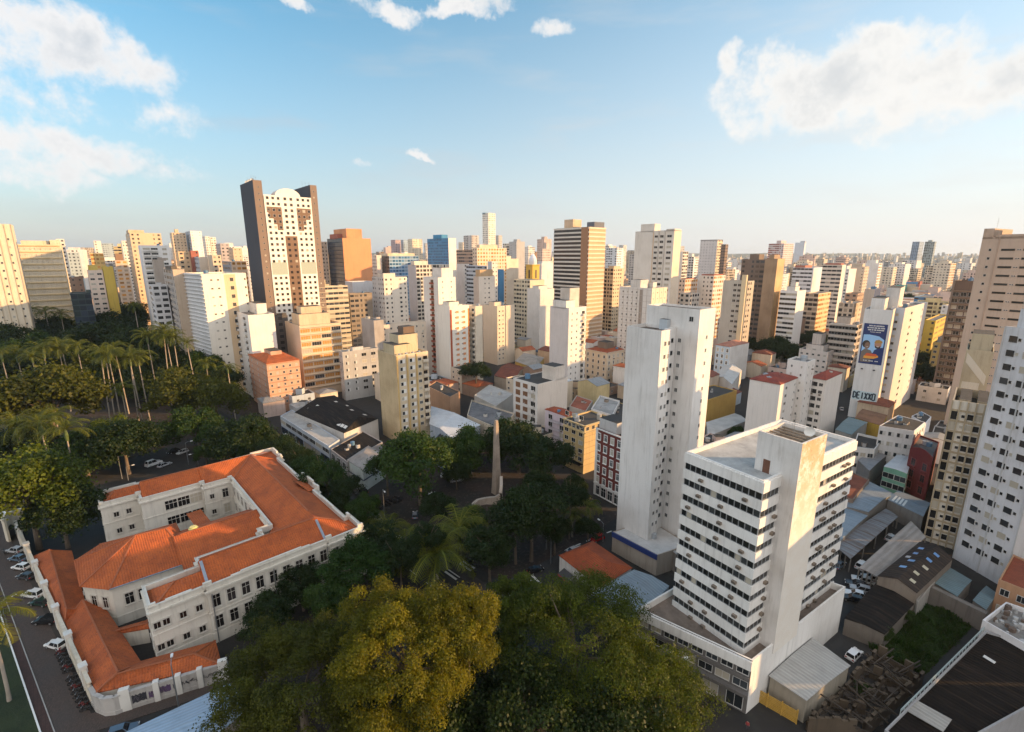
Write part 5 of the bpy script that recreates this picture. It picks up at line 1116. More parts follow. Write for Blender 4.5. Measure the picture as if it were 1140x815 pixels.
A, B = pn[3], pn[0]; W = Wins(root); seg_windows(W, A, B, 3.5, H - 1, 3, 17, 1.7, 1.5, 'pane', gl=GLW, u0=.03, u1=.9); seg_windows(W, A, B, 3.5, H - 1, 3, 17, .65, .75, 'pane', gl=GLD2, u0=.14, u1=1.03); W.flush()
fins(root, A, B, 2, 0, H - .1, .12, .25, wall((.5, .5, .5), .3)); rooftop_room(root, [pt(.1, .5), pt(.8, .5), pt(.8, .85), pt(.1, .85)], H - 1, H + 4, (.62, .63, .66)); antenna(root, pt(.3, .9).x, pt(.3, .9).y, H + 3, 4)
root, pn, H, W, pt = bld('balcony_strip', AB, 'grey wing with stacked glazed balconies between the ribbed cream tower and the white block', 1113, 470, 1104, 1121, D=106, th=8, col=(.36, .35, .34), fh=2.85, dirt=.4, wl=7)
W = Wins(root); seg_windows(W, pn[3], pn[0], 3.5, H - 1, 1, 12, 4.6, 1.5, 'rib', gl=glass((.03, .034, .034), .25)); W.flush(); slabs(root, pn[3], pn[0], 12, 3.4, H - .8, .3, .3, wall((.45, .43, .4), .4))
# stepped beige tower behind them
root, pn, H, W, pt = bld('stepped_tower', AB, 'beige stained tower with white slanted panels on its blank side, behind the ribbed cream tower', 1107, 392, 1076, 1119, D=128, th=46, col=(.40, .34, .24), colR=(.46, .36, .22), L=None, fh=3, dirt=.6, tops=[(.2, .1, .7, .8, 4.2, (.40, .34, .24))])
A, B = pn[3], pn[0]; WPN = wall((.53, .48, .40), .3)
for z0, z1 in ((H - 13, H - 9), (H - 18, H - 14), (H - 23, H - 19), (H - 28, H - 24)): panel(root, A, B, .08, .72, z0, z1, WPN, 'white_panel', .03)
a, b = A.lerp(B, .06), A.lerp(B, .9); d_ = (B - A).normalized(); n_ = Vector((d_.y, -d_.x)) * .06
mb = MB(); mb.face([(a.x + n_.x, a.y + n_.y, H - 3.5), (b.x + n_.x, b.y + n_.y, H - 9.5), (b.x + n_.x, b.y + n_.y, H - 6.8), (a.x + n_.x, a.y + n_.y, H - .8)]); mb.build('slanted_panel', WPN, root)
W = Wins(root); seg_windows(W, pn[0], pn[1], 8, H - 2, 2, 12, 1.1, 1.3, 'plain', gl=GLD2); W.flush()
# pink tan tower at the right border
root, pn, H, W, pt = bld('tan_tower', AB, 'pink tan tower with long dark slit windows at the right border, tallest there', 1185, 262, 1094, 1230, D=165, th=30, col=(.52, .38, .29), fh=3.05, dirt=.2, tops=[(.0, .25, .5, .16, 6.5), (.0, .86, .4, .14, 3.0), (.0, .45, .5, .38, .8)])
A, B = pn[3], pn[0]; W = Wins(root); SLT = glass((.02, .018, .016), .03)
seg_windows(W, A, B, 3, H - 3, 1, 24, .8, .9, 'pane', gl=SLT, u0=.1, u1=.17); 
for u0, u1 in ((.27, .47), (.55, .75), (.8, .99)): seg_windows(W, A, B, 3, H - 3, 1, 24, (u1 - u0) * (B - A).length * .9, .75, 'pane', frame=plain((.2, .14, .1), .7), gl=SLT, u0=u0, u1=u1)
for u in (.495, .525, .77): seg_windows(W, A, B, 3, H - 3, 1, 24, .5, .4, 'pane', gl=SLT, u0=u - .02, u1=u + .02)
W.flush(); fins(root, A, B, 1, 0, H - .2, .2, .35, wall((.46, .33, .25), .3), us=[.23, .765]); antenna(root, pt(.1, .9).x, pt(.1, .9).y, H + 2, 5)
root, pn, H, W, pt = bld('dark_tower', AB, 'dark brown tower with deep shadowed balconies left of the pink tan tower', 1089, 313, 1063, 1096, D=235, th=38, col=(.15, .10, .075), fh=3.2, dirt=.3)
W = Wins(root); A, B = pn[3], pn[0]; nf = round((H - 4) / 3.2); seg_windows(W, A, B, 1, H - 5, 3, nf, (B - A).length / 3 - .5, 1.9, 'rib', gl=GLD2); W.flush(); slabs(root, A, B, nf, 1, H - 5, .9, .5, wall((.24, .17, .12), .3), 'balcony_slabs'); fins(root, A, B, 1, 0, H, .9, .8, wall((.22, .17, .14), .3))
# poster tower pair
root, pn, H, W, pt = bld('poster_tower', AB, 'narrow white tower carrying a tall advertising poster of two smiling men', 994, 345.5, 963, 1003, D=205, th=47, col=(.66, .645, .63), colR=(.70, .66, .61), L=None, fh=3.1, dirt=.15, tops=[(.1, .35, .6, .5, 4.5), (.55, .0, .6, .5, 8.5)])
A, B = pn[3], pn[0]; d_ = (B - A).normalized(); n_ = Vector((d_.y, -d_.x)); L = (B - A).length
def poster(A, B, z0, z1):
    a, b = A + n_ * .12, B + n_ * .12; P_ = lambda u, v, o=0.0: (a.x + (b.x - a.x) * u + n_.x * o, a.y + (b.y - a.y) * u + n_.y * o, z0 + (z1 - z0) * v)
    mb = MB(); 
    M = [plain(c, .45, 0, .06, nm) for c, nm in (((.012, .03, .13), 'navy_print'), ((.30, .52, .80), 'sky_print'), ((.22, .13, .09), 'skin_print'), ((.70, .70, .68), 'white_print'), ((.03, .02, .018), 'hair_print'), ((.17, .14, .12), 'shirt_print'), ((.72, .33, .05), 'orange_print'), ((.62, .10, .03), 'red_print'), ((.42, .22, .15), 'skin_print_b'), ((.40, .22, .05), 'hat_print'))]
    mb.box((0, 0, 0), (0, 0, 0)); mb = MB()
    mb.face([P_(0, 0), P_(1, 0), P_(1, 1), P_(0, 1)], 0); k_ = [0]
    def blob(pts, m): k_[0] += 1; mb.face([P_(u, v, .006 * k_[0]) for u, v in pts], m)
    blob([(.05, .27), (.95, .30), (.95, .62), (.72, .70), (.3, .73), (.05, .72)], 1)
    def ell(cu, cv, ru, rv, m, n=14): blob([(cu + ru * math.cos(2 * math.pi * i / n), cv + rv * math.sin(2 * math.pi * i / n)) for i in range(n)], m)
    blob([(.05, .04), (.55, .04), (.55, .25), (.46, .34), (.2, .38), (.05, .3)], 5); blob([(.5, .04), (.97, .04), (.97, .44), (.8, .42), (.6, .36), (.5, .2)], 0)
    ell(.22, .49, .17, .095, 4); ell(.27, .455, .115, .085, 2); ell(.72, .5, .15, .1, 8); ell(.72, .445, .12, .05, 4); ell(.72, .48, .10, .045, 8); blob([(.55, .53), (.9, .54), (.88, .585), (.74, .62), (.6, .6)], 9); blob([(.22, .425), (.34, .43), (.28, .415)], 3); blob([(.66, .455), (.79, .455), (.725, .44)], 3)
    blob([(.18, .14), (.62, .14), (.82, .19), (.8, .23), (.3, .24), (.2, .2)], 6); blob([(.22, .2), (.74, .2), (.72, .26), (.3, .27)], 7)
    rr = random.Random(4)
    for r_, (v, u0, u1, hh) in enumerate(((.935, .22, .82, .028), (.885, .16, .88, .028), (.835, .2, .84, .028), (.79, .3, .74, .016), (.075, .2, .34, .022), (.075, .44, .6, .022), (.075, .7, .8, .022))):   # lines of small lettering, too small to read
        u = u0
        while u < u1:
            w = rr.uniform(.022, .05); blob([(u, v), (u + w, v), (u + w, v + hh), (u, v + hh)], 3); u += w + rr.choice([.012, .012, .03])
    mb.build('poster', M, root)
poster(A.lerp(B, .07), A.lerp(B, .93), H - 24, H - 6.2)
for u in (.25, .7): pp_ = A.lerp(B, u) + n_ * .4; mb = MB(); mb.box((pp_.x - .3, pp_.y - .3, H - 26.6), (pp_.x + .3, pp_.y + .3, H - 26.2)); mb.beam((A.lerp(B, u).x, A.lerp(B, u).y, H - 26.4), (pp_.x, pp_.y, H - 26.4), .1); mb.build('spotlight', DARK, root)
# painted letters low on the wall
LG = {'D': [(0, 0, 0, 1), (0, 1, .7, .8), (.7, .8, .7, .2), (.7, .2, 0, 0)], 'E': [(0, 0, 0, 1), (0, 1, .7, 1), (0, .5, .6, .5), (0, 0, .7, 0)], 'I': [(.35, 0, .35, 1)], 'X': [(0, 0, .7, 1), (0, 1, .7, 0)], 'O': [(0, 0, 0, 1), (0, 1, .7, 1), (.7, 1, .7, 0), (.7, 0, 0, 0)], 'C': [(.7, 1, 0, 1), (0, 1, 0, 0), (0, 0, .7, 0)], 'K': [(0, 0, 0, 1), (0, .5, .7, 1), (0, .5, .7, 0)], 'N': [(0, 0, 0, 1), (0, 1, .7, 0), (.7, 0, .7, 1)], 'Z': [(0, 1, .7, 1), (.7, 1, 0, 0), (0, 0, .7, 0)], 'S': [(.7, 1, 0, 1), (0, 1, 0, .5), (0, .5, .7, .5), (.7, .5, .7, 0), (.7, 0, 0, 0)], 'T': [(0, 1, .7, 1), (.35, 1, .35, 0)], 'A': [(0, 0, .35, 1), (.35, 1, .7, 0), (.15, .4, .55, .4)], 'L': [(0, 1, 0, 0), (0, 0, .7, 0)], 'R': [(0, 0, 0, 1), (0, 1, .7, .9), (.7, .9, .7, .55), (.7, .55, 0, .5), (.1, .5, .7, 0)], 'U': [(0, 1, 0, 0), (0, 0, .7, 0), (.7, 0, .7, 1)], 'P': [(0, 0, 0, 1), (0, 1, .7, .9), (.7, .9, .7, .5), (.7, .5, 0, .45)], 'M': [(0, 0, 0, 1), (0, 1, .35, .4), (.35, .4, .7, 1), (.7, 1, .7, 0)], 'H': [(0, 0, 0, 1), (.7, 0, .7, 1), (0, .5, .7, .5)], 'V': [(0, 1, .35, 0), (.35, 0, .7, 1)]}
def letters(root, text, A, B, z0, h, mat_, off=.06, th=.16, name='lettering'):
    mb = MB(); d_ = (B - A); n_ = Vector((d_.y, -d_.x)).normalized(); cw = 1 / len(text)
    for i, ch in enumerate(text):
        for x0, y0, x1, y1 in LG.get(ch, []):
            p, q = A + d_ * (i + .1 + x0) * cw + n_ * off, A + d_ * (i + .1 + x1) * cw + n_ * off; mb.beam((p.x, p.y, z0 + y0 * h), (q.x, q.y, z0 + y1 * h), th, .05, 0, up=(n_.x, n_.y, 0))
    return mb.build(name, mat_, root)
zz0 = max(5.0, H - 40.5); panel(root, A, B, .04, .96, zz0 - .3, zz0 + 4.0, plain((.5, .62, .66), .6), 'sign_board', .05)
letters(root, 'DEIXXO', A.lerp(B, .07), A.lerp(B, .93), zz0 + .5, 2.9, plain((.03, .05, .07), .6), .1, .55)
gable('corner_shop', 'shop', 'small yellow shop with brown canopy at the foot of the poster tower', [(952, 465), (982, 474), (988, 462), (960, 455)], 8, .5, (.45, .30, .05), concrete((.22, .11, .06), .6, 'brown_canopy'), .1)
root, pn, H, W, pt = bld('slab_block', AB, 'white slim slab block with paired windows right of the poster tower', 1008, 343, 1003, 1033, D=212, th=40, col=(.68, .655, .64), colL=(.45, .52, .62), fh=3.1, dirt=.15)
W = Wins(root); A, B = pn[0], pn[1]; nf = round((H - 6) / 3.1); seg_windows(W, A, B, 3, H - 1.5, 1, nf, 2.6, 1.3, 'rib', gl=GLD2, u0=.12, u1=.5); seg_windows(W, A, B, 3, H - 1.5, 1, nf, 1.1, 1.3, 'plain', gl=GLD2, u0=.62, u1=.95); seg_windows(W, pn[3], pn[0], 3, H - 1.5, 1, nf, 1.2, 1.3, 'plain', gl=GLD2); W.flush()

# left middle
root, pn, H, W, pt = bld('brick_block', AB, 'salmon pink eight storey block with orange roof left of the avenue corner', 296.5, 405, 276.5, 333, by=461, th=42, col=(.55, .32, .22), fh=2.95, par=.2, L=[dict(w=.9, h=1.1, cols=3, gl=GLD2)], Rt=[dict(w=.95, h=1.2, cols=5, gl=GLD2, style='plain')], base=3.5, dirt=.2)
slabs(root, pn[0], pn[1], 7, 3.4, H - .6, .12, .25, wall((.40, .2, .13), .2), 'string_courses'); slabs(root, pn[3], pn[0], 7, 3.4, H - .6, .12, .25, wall((.40, .2, .13), .2), 'string_courses')
def hiproof(root, plan, z, rise, mat_, ins=.4, o=.3, name='tile_roof'):
    c = sum(plan, Vector((0, 0))) / 4; q = [p + (p - c).normalized() * o for p in plan]; m0, m1 = (q[1] + q[2]) / 2, (q[3] + q[0]) / 2; r1, r0 = m0.lerp(m1, ins), m1.lerp(m0, ins); mb = MB(); V = lambda p, e: (p.x, p.y, e)
    mb.face([V(q[0], z), V(q[1], z), V(r1, z + rise), V(r0, z + rise)]); mb.face([V(q[2], z), V(q[3], z), V(r0, z + rise), V(r1, z + rise)]); mb.face([V(q[1], z), V(q[2], z), V(r1, z + rise)]); mb.face([V(q[3], z), V(q[0], z), V(r0, z + rise)])
    for i in range(4): mb.face([V(q[i], z - .2), V(q[(i + 1) % 4], z - .2), V(q[(i + 1) % 4], z), V(q[i], z)])
    return mb.build(name, mat_, root)
hiproof(root, pn, H + .05, 2.2, TILE); rooftop_room(root, [pt(.35, .35), pt(.7, .35), pt(.7, .7), pt(.35, .7)], H - .5, H + 3.4, (.55, .34, .24))
root, pn, H, W, pt = bld('white_block', AB, 'white mid rise with blank right wall and balcony left side behind the salmon block', 276, 351, 258.5, 305, by=447, th=42, col=(.70, .67, .64), fh=3.1, dirt=.15, L=[dict(w=4.2, h=1.6, cols=2, style='rib', gl=GLD2), dict(bal=(.66, .65, .63), bw=4.6, cols=2, bd=.8)], base=3, tops=[(.55, .3, .4, .5, 4.5)])
root, pn, H, W, pt = bld('orange_blind_block', AB, 'cream block with rows of orange blinds, blank left wall and rooftop rooms', 333, 363, 317, 379, by=443, th=40, col=(.60, .47, .33), colL=(.58, .45, .34), fh=3.3, dirt=.25, base=5.5, tops=[(.1, .25, .75, .5, 5.0), (.2, .35, .5, .3, 8.5)])
A, B = pn[0], pn[1]; slabs(root, A, B, 9, 5, H - 1, .7, .35, wall((.66, .56, .42), .2), 'balcony_slabs'); W = Wins(root); seg_windows(W, A, B, 5, H - 1, 4, 9, (B - A).length / 4 - .4, 2.0, 'rib', gl=YEL, frame=FRAME, skip=lambda c, r: (c * 7 + r * 3) % 5 == 0, name='blind'); seg_windows(W, A, B, 5, H - 1, 4, 9, (B - A).length / 4 - .4, 2.0, 'rib', gl=GLW, skip=lambda c, r: (c * 7 + r * 3) % 5 != 0); W.flush()
bld('dark_block', AB, 'dark grey block squeezed between the white mid rise and the orange blind block', 303, 352, 300, 320, by=432, th=40, col=(.10, .09, .085), Rt='dense', L='dense', fh=3.1, cw=3)
root, pn, H, W, pt = bld('grey_flats', AB, 'grey six storey flats with mixed shutters behind the long shop roof', 381, 392, 377, 421, by=446, th=38, col=(.40, .385, .37), fh=3.2, dirt=.4, Rt=[dict(w=1.6, h=1.5, cols=2, u0=0, u1=.45, style='shutter', gl=GLD2), dict(w=2.6, h=1.7, cols=2, u0=.45, u1=.98, style='rib', gl=GLD2)], L=[dict(w=1.2, h=1.2, gl=GLD2)], base=3.5, tops=[(.3, .2, .3, .5, 1.6, (.5, .5, .5))])
bld('stained_block', AB, 'pair of blank grey concrete stair walls on the roofs behind the old beige tower', 416, 357, 402, 427, D=250, th=42, col=(.36, .33, .31), fh=3.2, dirt=.5)
root, pn, H, W, pt = bld('cream_flats', AB, 'long cream flats with small square windows behind the old beige tower', 424, 362, 420, 474, D=262, th=36, col=(.64, .55, .45), fh=3.1, dirt=.3, Rt=[dict(w=1.0, h=1.2, cols=7, gl=GLD2)], L=[dict(w=1.2, h=1.2, gl=GLD2)])
# old beige tower in the middle of the left half
root, pn, H, W, pt = bld('beige_tower', AB, 'old beige tower with stained blank left side and yellow ribs, by the square', 440.5, 396, 420.5, 476.5, by=495, th=41, col=(.60, .50, .36), colL=(.52, .40, .24), fh=3.15, par=.8, dirt=.55, base=5)
A, B = pn[0], pn[1]; fins(root, A, B, 1, 2, H - .3, .3, .55, wall((.55, .38, .16), .3), us=[.03, .33, .62]); W = Wins(root); zt = H - 1.2
seg_windows(W, A, B, 5, zt, 1, 10, 2.2, 1.5, 'shutter', gl=GLD2, frame=WHITE, u0=.06, u1=.32); seg_windows(W, A, B, 5, zt, 1, 10, 2.2, 1.5, 'shutter', gl=GLD2, frame=WHITE, u0=.36, u1=.61); seg_windows(W, A, B, 5, zt, 1, 10, 1.4, 1.3, 'plain', gl=GLW, u0=.64, u1=.8); seg_windows(W, A, B, 5, zt, 1, 10, 1.8, 1.9, 'rib', gl=GLD2, frame=BRN, u0=.8, u1=.99)
me = balmesh(2.2, .9, .95, (.6, .52, .42)); d_ = (B - A).normalized(); rt = math.atan2(d_.y, d_.x)
for k in range(10): p = A.lerp(B, .895); W.add('balcony', me, p.x, p.y, 5 + (zt - 5) * k / 10 + .3, rt)
W.flush()
for (u, v, lu, lv, h, c) in ((.05, .15, .5, .6, 4.2, (.52, .43, .28)), (.3, .35, .6, .5, 7.4, (.52, .44, .3)), (.55, .5, .35, .3, 10.0, (.16, .11, .08))): rooftop_room(root, [pt(u, v), pt(u + lu, v), pt(u + lu, v + lv), pt(u, v + lv)], H - .8, H + h - .8, c)
for k in range(4): water_tank(root, pt(.15 + .2 * k, .06).x, pt(.15 + .2 * k, .06).y, H - .8, .6, 1.0)
# white and orange twin tower
root, pn, H, W, pt = bld('white_tower', AB, 'white tower with a column of red balconies, joined behind the orange windowed tower', 487.5, 309, 471, 507, by=424, th=41, col=(.70, .66, .62), fh=3.05, dirt=.15, tops=[(.3, .1, .65, .6, 5.2)])
REDB = plain((.30, .07, .04), .6, 0, .2, 'red_panel'); W = Wins(root); A, B = pn[3], pn[0]; nf = round((H - 5) / 3.05); seg_windows(W, A, B, 4, H - 1, 1, nf, 2.8, 2.2, 'rib', gl=GLD2, frame=REDB, u0=.45, u1=.75); me = balmesh(3.2, 1.0, .9, (.32, .09, .05)); d_ = (B - A).normalized()
for k in range(nf): p = A.lerp(B, .6); W.add('balcony', me, p.x, p.y, 4.2 + (H - 5) * k / nf, math.atan2(d_.y, d_.x))
seg_windows(W, pn[0], pn[1], 4, H - 1, 2, nf, .7, .9, 'plain', gl=GLD2); W.flush()
root, pn, H, W, pt = bld('orange_window_tower', AB, 'white tower striped with columns of bright orange panels', 500.5, 341, 487, 522, by=430, th=41, col=(.74, .69, .62), fh=3.05, dirt=.1, tops=[(.1, .2, .5, .5, 2.0)])
A, B = pn[0], pn[1]; ORP = wall((.62, .22, .05), .15); panel(root, A, B, .0, .1, 4, H - 2, wall((.36, .09, .04), .2), 'red_stripe', .03); panel(root, A, B, .93, 1.0, 4, H - 2, ORP, 'orange_stripe', .03); W = Wins(root); nf = round((H - 4) / 3.05)
for u in (.38, .72): 
    for c_ in (0,): seg_windows(W, A, B, 4, H - 2, 1, nf, 2.0, 1.5, 'plain', gl=plain((.62, .24, .06), .5, 0, .1, 'orange_panel'), frame=WHITE, u0=u - .13, u1=u + .13, name='orange_panel')
    seg_windows(W, A, B, 4, H - 2, 1, nf, .8, .8, 'plain', gl=GLD2, u0=u - .13, u1=u - .05, off=.02)
W.flush()
root, pn, H, W, pt = bld('cream_flats', AB, 'cream balcony flats directly right of the orange striped tower', 529, 341, 519, 532, D=275, th=40, col=(.66, .58, .47), fh=3.1, dirt=.3, L=[dict(w=2.4, h=1.7, cols=2, style='rib', gl=GLD2), dict(bal=(.62, .57, .5), bw=3, cols=2)])
# cream tower with a stair column
root, pn, H, W, pt = bld('cream_tower', AB, 'cream blank tower with one column of small windows left of centre', 553.5, 341, 537.5, 573, by=407, th=41, col=(.66, .55, .43), fh=3.0, dirt=.1, par=.4, tops=[(.1, .3, .4, .4, 2.2)])
W = Wins(root); A, B = pn[0], pn[1]; nf = round((H - 3) / 3.0); seg_windows(W, A, B, 3, H - 2, 1, nf, 1.1, 1.1, 'plain', gl=GLD2, u0=.04, u1=.2); seg_windows(W, A, B, 3, H - 2, 1, nf, 1.0, 1.1, 'plain', gl=GLD2, u0=.22, u1=.42); W.flush(); fins(root, A, B, 1, 0, H - .1, .5, .3, wall((.70, .62, .5), .1), us=[.48])
# white centre tower
root, pn, H, W, pt = bld('white_tower', AB, 'white tower in the centre with blank grey left side and balconies on its right edge', 633.5, 343, 612.5, 653, by=440, th=40, col=(.70, .665, .63), colL=(.60, .545, .52), fh=3.15, dirt=.2, tops=[(.0, .15, .5, .7, 3.5), (.35, .3, .55, .5, 9.5, (.6, .54, .48))])
W = Wins(root); A, B = pn[0], pn[1]; nf = round((H - 4) / 3.15); seg_windows(W, A, B, 3.5, H - 1.5, 2, nf, .8, 1.1, 'plain', gl=GLD2, u0=.05, u1=.6); seg_windows(W, A, B, 3.5, H - 1.5, 1, nf, 2.2, 1.9, 'rib', gl=GLD2, u0=.66, u1=.98); me = balmesh(2.6, 1.1, .9, (.62, .56, .5)); d_ = (B - A).normalized()
for k in range(nf): p = A.lerp(B, .84); W.add('balcony', me, p.x, p.y, 3.7 + (H - 5) * k / nf, math.atan2(d_.y, d_.x))
W.flush()
root, pn, H, W, pt = bld('balcony_block', AB, 'white six storey block with brown balcony doors and blank right wall behind the square', 598.5, 428, 571.5, 632, by=487, th=42, col=(.68, .61, .54), colL=(.62, .60, .58), fh=3.25, dirt=.15, roof=ROOFD, par=.3)
A, B = pn[3], pn[0]; W = Wins(root); seg_windows(W, A, B, 2, H - .6, 2, 6, 2.7, 2.2, 'plain', gl=BRN, frame=plain((.3, .16, .09), .6), u0=.05, u1=.66, name='balcony_door'); seg_windows(W, A, B, 2, H - .6, 1, 6, 2.6, 2.2, 'rib', gl=GLD2, u0=.68, u1=.98); me = balmesh(5.6, 1.0, .95, (.6, .58, .56)); d_ = (B - A).normalized()
for k in range(6): p = A.lerp(B, .67); W.add('balcony', me, p.x, p.y, 2 + (H - 2.6) * k / 6 + .2, math.atan2(d_.y, d_.x))
W.flush(); rooftop_room(root, [pt(.55, .0), pt(.9, .0), pt(.9, .5), pt(.55, .5)], H - .3, H + 5.5, (.66, .6, .54))
# yellow hotel and the red brick hotel
root, pn, H, W, pt = bld('yellow_hotel', AB, 'ochre yellow six storey block with arcaded top floor beside the square', 651, 474, 627.5, 682, by=528, th=38, col=(.52, .385, .19), fh=3.0, dirt=.35, roof=ROOFD, par=.5, L=[dict(w=1.8, h=1.5, cols=3, gl=GLD2, style='rib', z0=3.5, z1=21)], Rt=[dict(w=.8, h=.9, cols=1, u0=.4, u1=.6, gl=GLD2)])
W = Wins(root); seg_windows(W, pn[3], pn[0], H - 2.3, H - .5, 5, 1, 1.4, 1.3, 'pane', gl=DARK); seg_windows(W, pn[0], pn[1], H - 2.3, H - .5, 5, 1, 1.4, 1.3, 'pane', gl=DARK); W.flush(); slabs(root, pn[3], pn[0], 1, H - 2.6, H - .1, .5, .3, wall((.5, .38, .2), .4), 'cornice'); slabs(root, pn[0], pn[1], 1, H - 2.6, H - .1, .5, .3, wall((.5, .38, .2), .4), 'cornice'); slabs(root, pn[0], pn[1], 5, 3, H - 4, .08, .2, wall((.40, .29, .15), .4), 'string_courses'); slabs(root, pn[3], pn[0], 1, 3.4, 3.4, 1.6, .3, concrete((.12, .11, .1)), 'street_canopy')
root, pn, H, W, pt = bld('red_brick_hotel', 'hotel', 'dark red brick hotel with white quoins and white framed windows left of the blank tower', 694, 487, 664, 712, by=565, th=36, col=(.15, .035, .028), fh=3.4, par=.5, dirt=.2, roof=ROOFD, L=[dict(w=1.15, h=2.0, cols=4, gl=glass((.04, .05, .06), .3), frame=WHITE, style='tall', z0=3.8, rows=5)], Rt=[dict(w=1.1, h=2.0, cols=3, gl=GLW, frame=WHITE, style='tall', z0=3.8, rows=5)])
A, B = pn[3], pn[0]; fins(root, A, B, 1, 0, H, .15, .9, WHITE, 'quoins', us=[.04, .97]); slabs(root, A, B, 1, 4.0, H - .2, .3, .4, WHITE, 'cornice'); W = Wins(root); seg_windows(W, A, B, .1, 3.7, 4, 1, 2.0, 3.0, 'tall', frame=WHITE, gl=GLW, name='shop_window'); W.flush(); rooftop_room(root, [pt(.1, .3), pt(.95, .3), pt(.95, .95), pt(.1, .95)], H - .5, H + 3.0, (.5, .48, .47))
root, pn, H, W, pt = bld('pink_house', 'house', 'pale mauve three storey house with orange roof left of the ochre hotel', 632, 464, 607, 642, by=500, th=40, col=(.55, .47, .52), fh=3.2, par=.2, L=[dict(w=2.2, h=2.0, cols=2, gl=GLD2), dict(bal=(.55, .5, .53), bw=5, cols=1, rail=True)])
hiproof(root, pn, H + .05, 1.4, tiles((.36, .08, .03), .6))
root, pn, H, W, pt = bld('corner_palazzo', 'building', 'cream five storey corner building with orange roof rim, right of the white centre tower', 676, 393, 652, 700, by=430, th=40, col=(.62, .52, .40), fh=3.4, par=.3, L=[dict(w=1.1, h=1.7, cols=4, gl=GLD2, style='sill', z0=4.5)], Rt=[dict(w=1.1, h=1.7, cols=5, gl=GLD2, style='sill', z0=4.5)], dirt=.25)
hiproof(root, pn, H + .05, 1.5, tiles((.38, .09, .03), .6)); W = Wins(root); seg_windows(W, pn[3], pn[0], .2, 4.2, 3, 1, 2.4, 3.2, 'rib', name='shop_window'); seg_windows(W, pn[0], pn[1], .2, 4.2, 4, 1, 2.4, 3.2, 'rib', name='shop_window'); W.flush(); slabs(root, pn[3], pn[0], 1, 4.4, H - .1, .35, .35, wall((.6, .52, .42), .3), 'cornice'); slabs(root, pn[0], pn[1], 1, 4.4, H - .1, .35, .35, wall((.6, .52, .42), .3), 'cornice')
rooftop_room(root, [pt(.25, .3), pt(.6, .3), pt(.6, .7), pt(.25, .7)], H, H + 4.6, (.2, .16, .13))
# white grid block behind the blank tower
root, pn, H, W, pt = bld('panel_block', AB, 'grey white block of square wall panels behind the tall blank tower', 726, 321, 690, 743, D=262, th=41, col=(.63, .59, .55), colR=(.70, .60, .47), fh=3.15, dirt=.15, par=.5, tops=[(.1, .4, .5, .3, 4.0), (.7, .3, .25, .3, 2.5)])
W = Wins(root); nf = round((H - 4) / 3.15); A, B = pn[3], pn[0]; seg_windows(W, A, B, 3, H - 1, 4, nf, .9, 1.0, 'plain', gl=GLD2, u0=.05, u1=.62); fins(root, A, B, 7, 0, H - .2, .1, .18, wall((.45, .40, .36), .2)); slabs(root, A, B, nf, 3, H - 1, .08, .16, wall((.45, .40, .36), .2)); seg_windows(W, pn[0], pn[1], 3, H - 1, 4, nf, .7, .8, 'plain', gl=GLW); W.flush(); fins(root, pn[0], pn[1], 4, 0, H - .2, .1, .15, wall((.6, .5, .4), .2)); panel(root, A, B, .64, .74, 2, H - 1, wall((.30, .25, .21), .2), 'brown_strip', .04)
# courtyard flats with red roofs
root, pn, H, W, pt = bld('red_roof_flats', AB, 'blank walled left wing of the red roofed white flats behind the office block', 869, 428, 835, 889, D=166, th=40, col=(.70, .665, .63), fh=3.0, par=.1, dirt=.12, Rt=[dict(w=1.6, h=1.2, cols=1, u0=.1, u1=.6, gl=GLW), dict(w=.7, h=.9, cols=1, u0=.7, u1=.95, gl=GLD2)])
hiproof(root, pn, H + .05, 2.0, tiles((.30, .055, .03), .7)); 
root, pn, H, W, pt = bld('red_roof_flats', AB, 'right wing of the white flats with square windows and dark red roof beside the road', 920, 423, 902, 938, D=176, th=40, col=(.70, .665, .63), fh=3.0, par=.1, dirt=.12, L=[dict(w=3.2, h=1.8, cols=1, u0=.0, u1=.45, style='rib', gl=GLD2), dict(w=1.4, h=1.3, cols=1, u0=.5, u1=.95, gl=GLD2)])
hiproof(root, pn, H + .05, 2.0, tiles((.30, .055, .03), .7))
root, pn, H, W, pt = bld('red_roof_flats', AB, 'middle stair wing of the white flats, taller than its red roofed sides', 899, 403, 877, 908, D=174, th=40, col=(.70, .67, .64), fh=3.0, par=.6, dirt=.12, L=[dict(w=.6, h=.9, cols=2, gl=GLD2)], Rt=[dict(w=.6, h=.9, cols=2, gl=GLD2)])
# houses right of the tall blank tower
root, pn, H, W, pt = bld('blue_house', 'house', 'old pale blue house with salmon roof and white balconies right of the tall blank tower', 813, 386, 797, 834, D=268, th=38, col=(.50, .60, .70), colR=(.70, .67, .64), fh=3.6, par=.1, L=[dict(w=1.2, h=2.0, cols=3, gl=GLD2, frame=WHITE, style='tall')]); hiproof(root, pn, H + .05, 2.0, tiles((.45, .20, .13), .6))
polyb('ochre_wall_hall', 'building', 'windowless ochre hall right of the tall blank tower', [(783, 470), (816, 458), (815, 428), (786, 438)], 12, (.50, .31, .08), ROOFD, .4, world=[at(786, 470, 2).xy, at(818, 458, 2).xy, at(818, 458, 2).xy + fb_ * 12, at(786, 470, 2).xy + fb_ * 12])
gable('pale_hall', 'warehouse', 'pale roofed hall below the ochre hall', [(788, 486), (832, 468), (818, 460), (786, 470)], 5, .5, (.35, .32, .29), concrete((.46, .43, .40), .4, 'pale_roof'), .2)
gable('vaulted_shed', 'shed', 'white vaulted shed beside the ochre hall under the pale blue house', [(795, 420), (815, 428), (826, 412), (806, 406)], 10, 2.0, (.60, .57, .53), sheet((.55, .55, .54), 1, .5, .1, 'pale_vault', .1), .1, along=1)
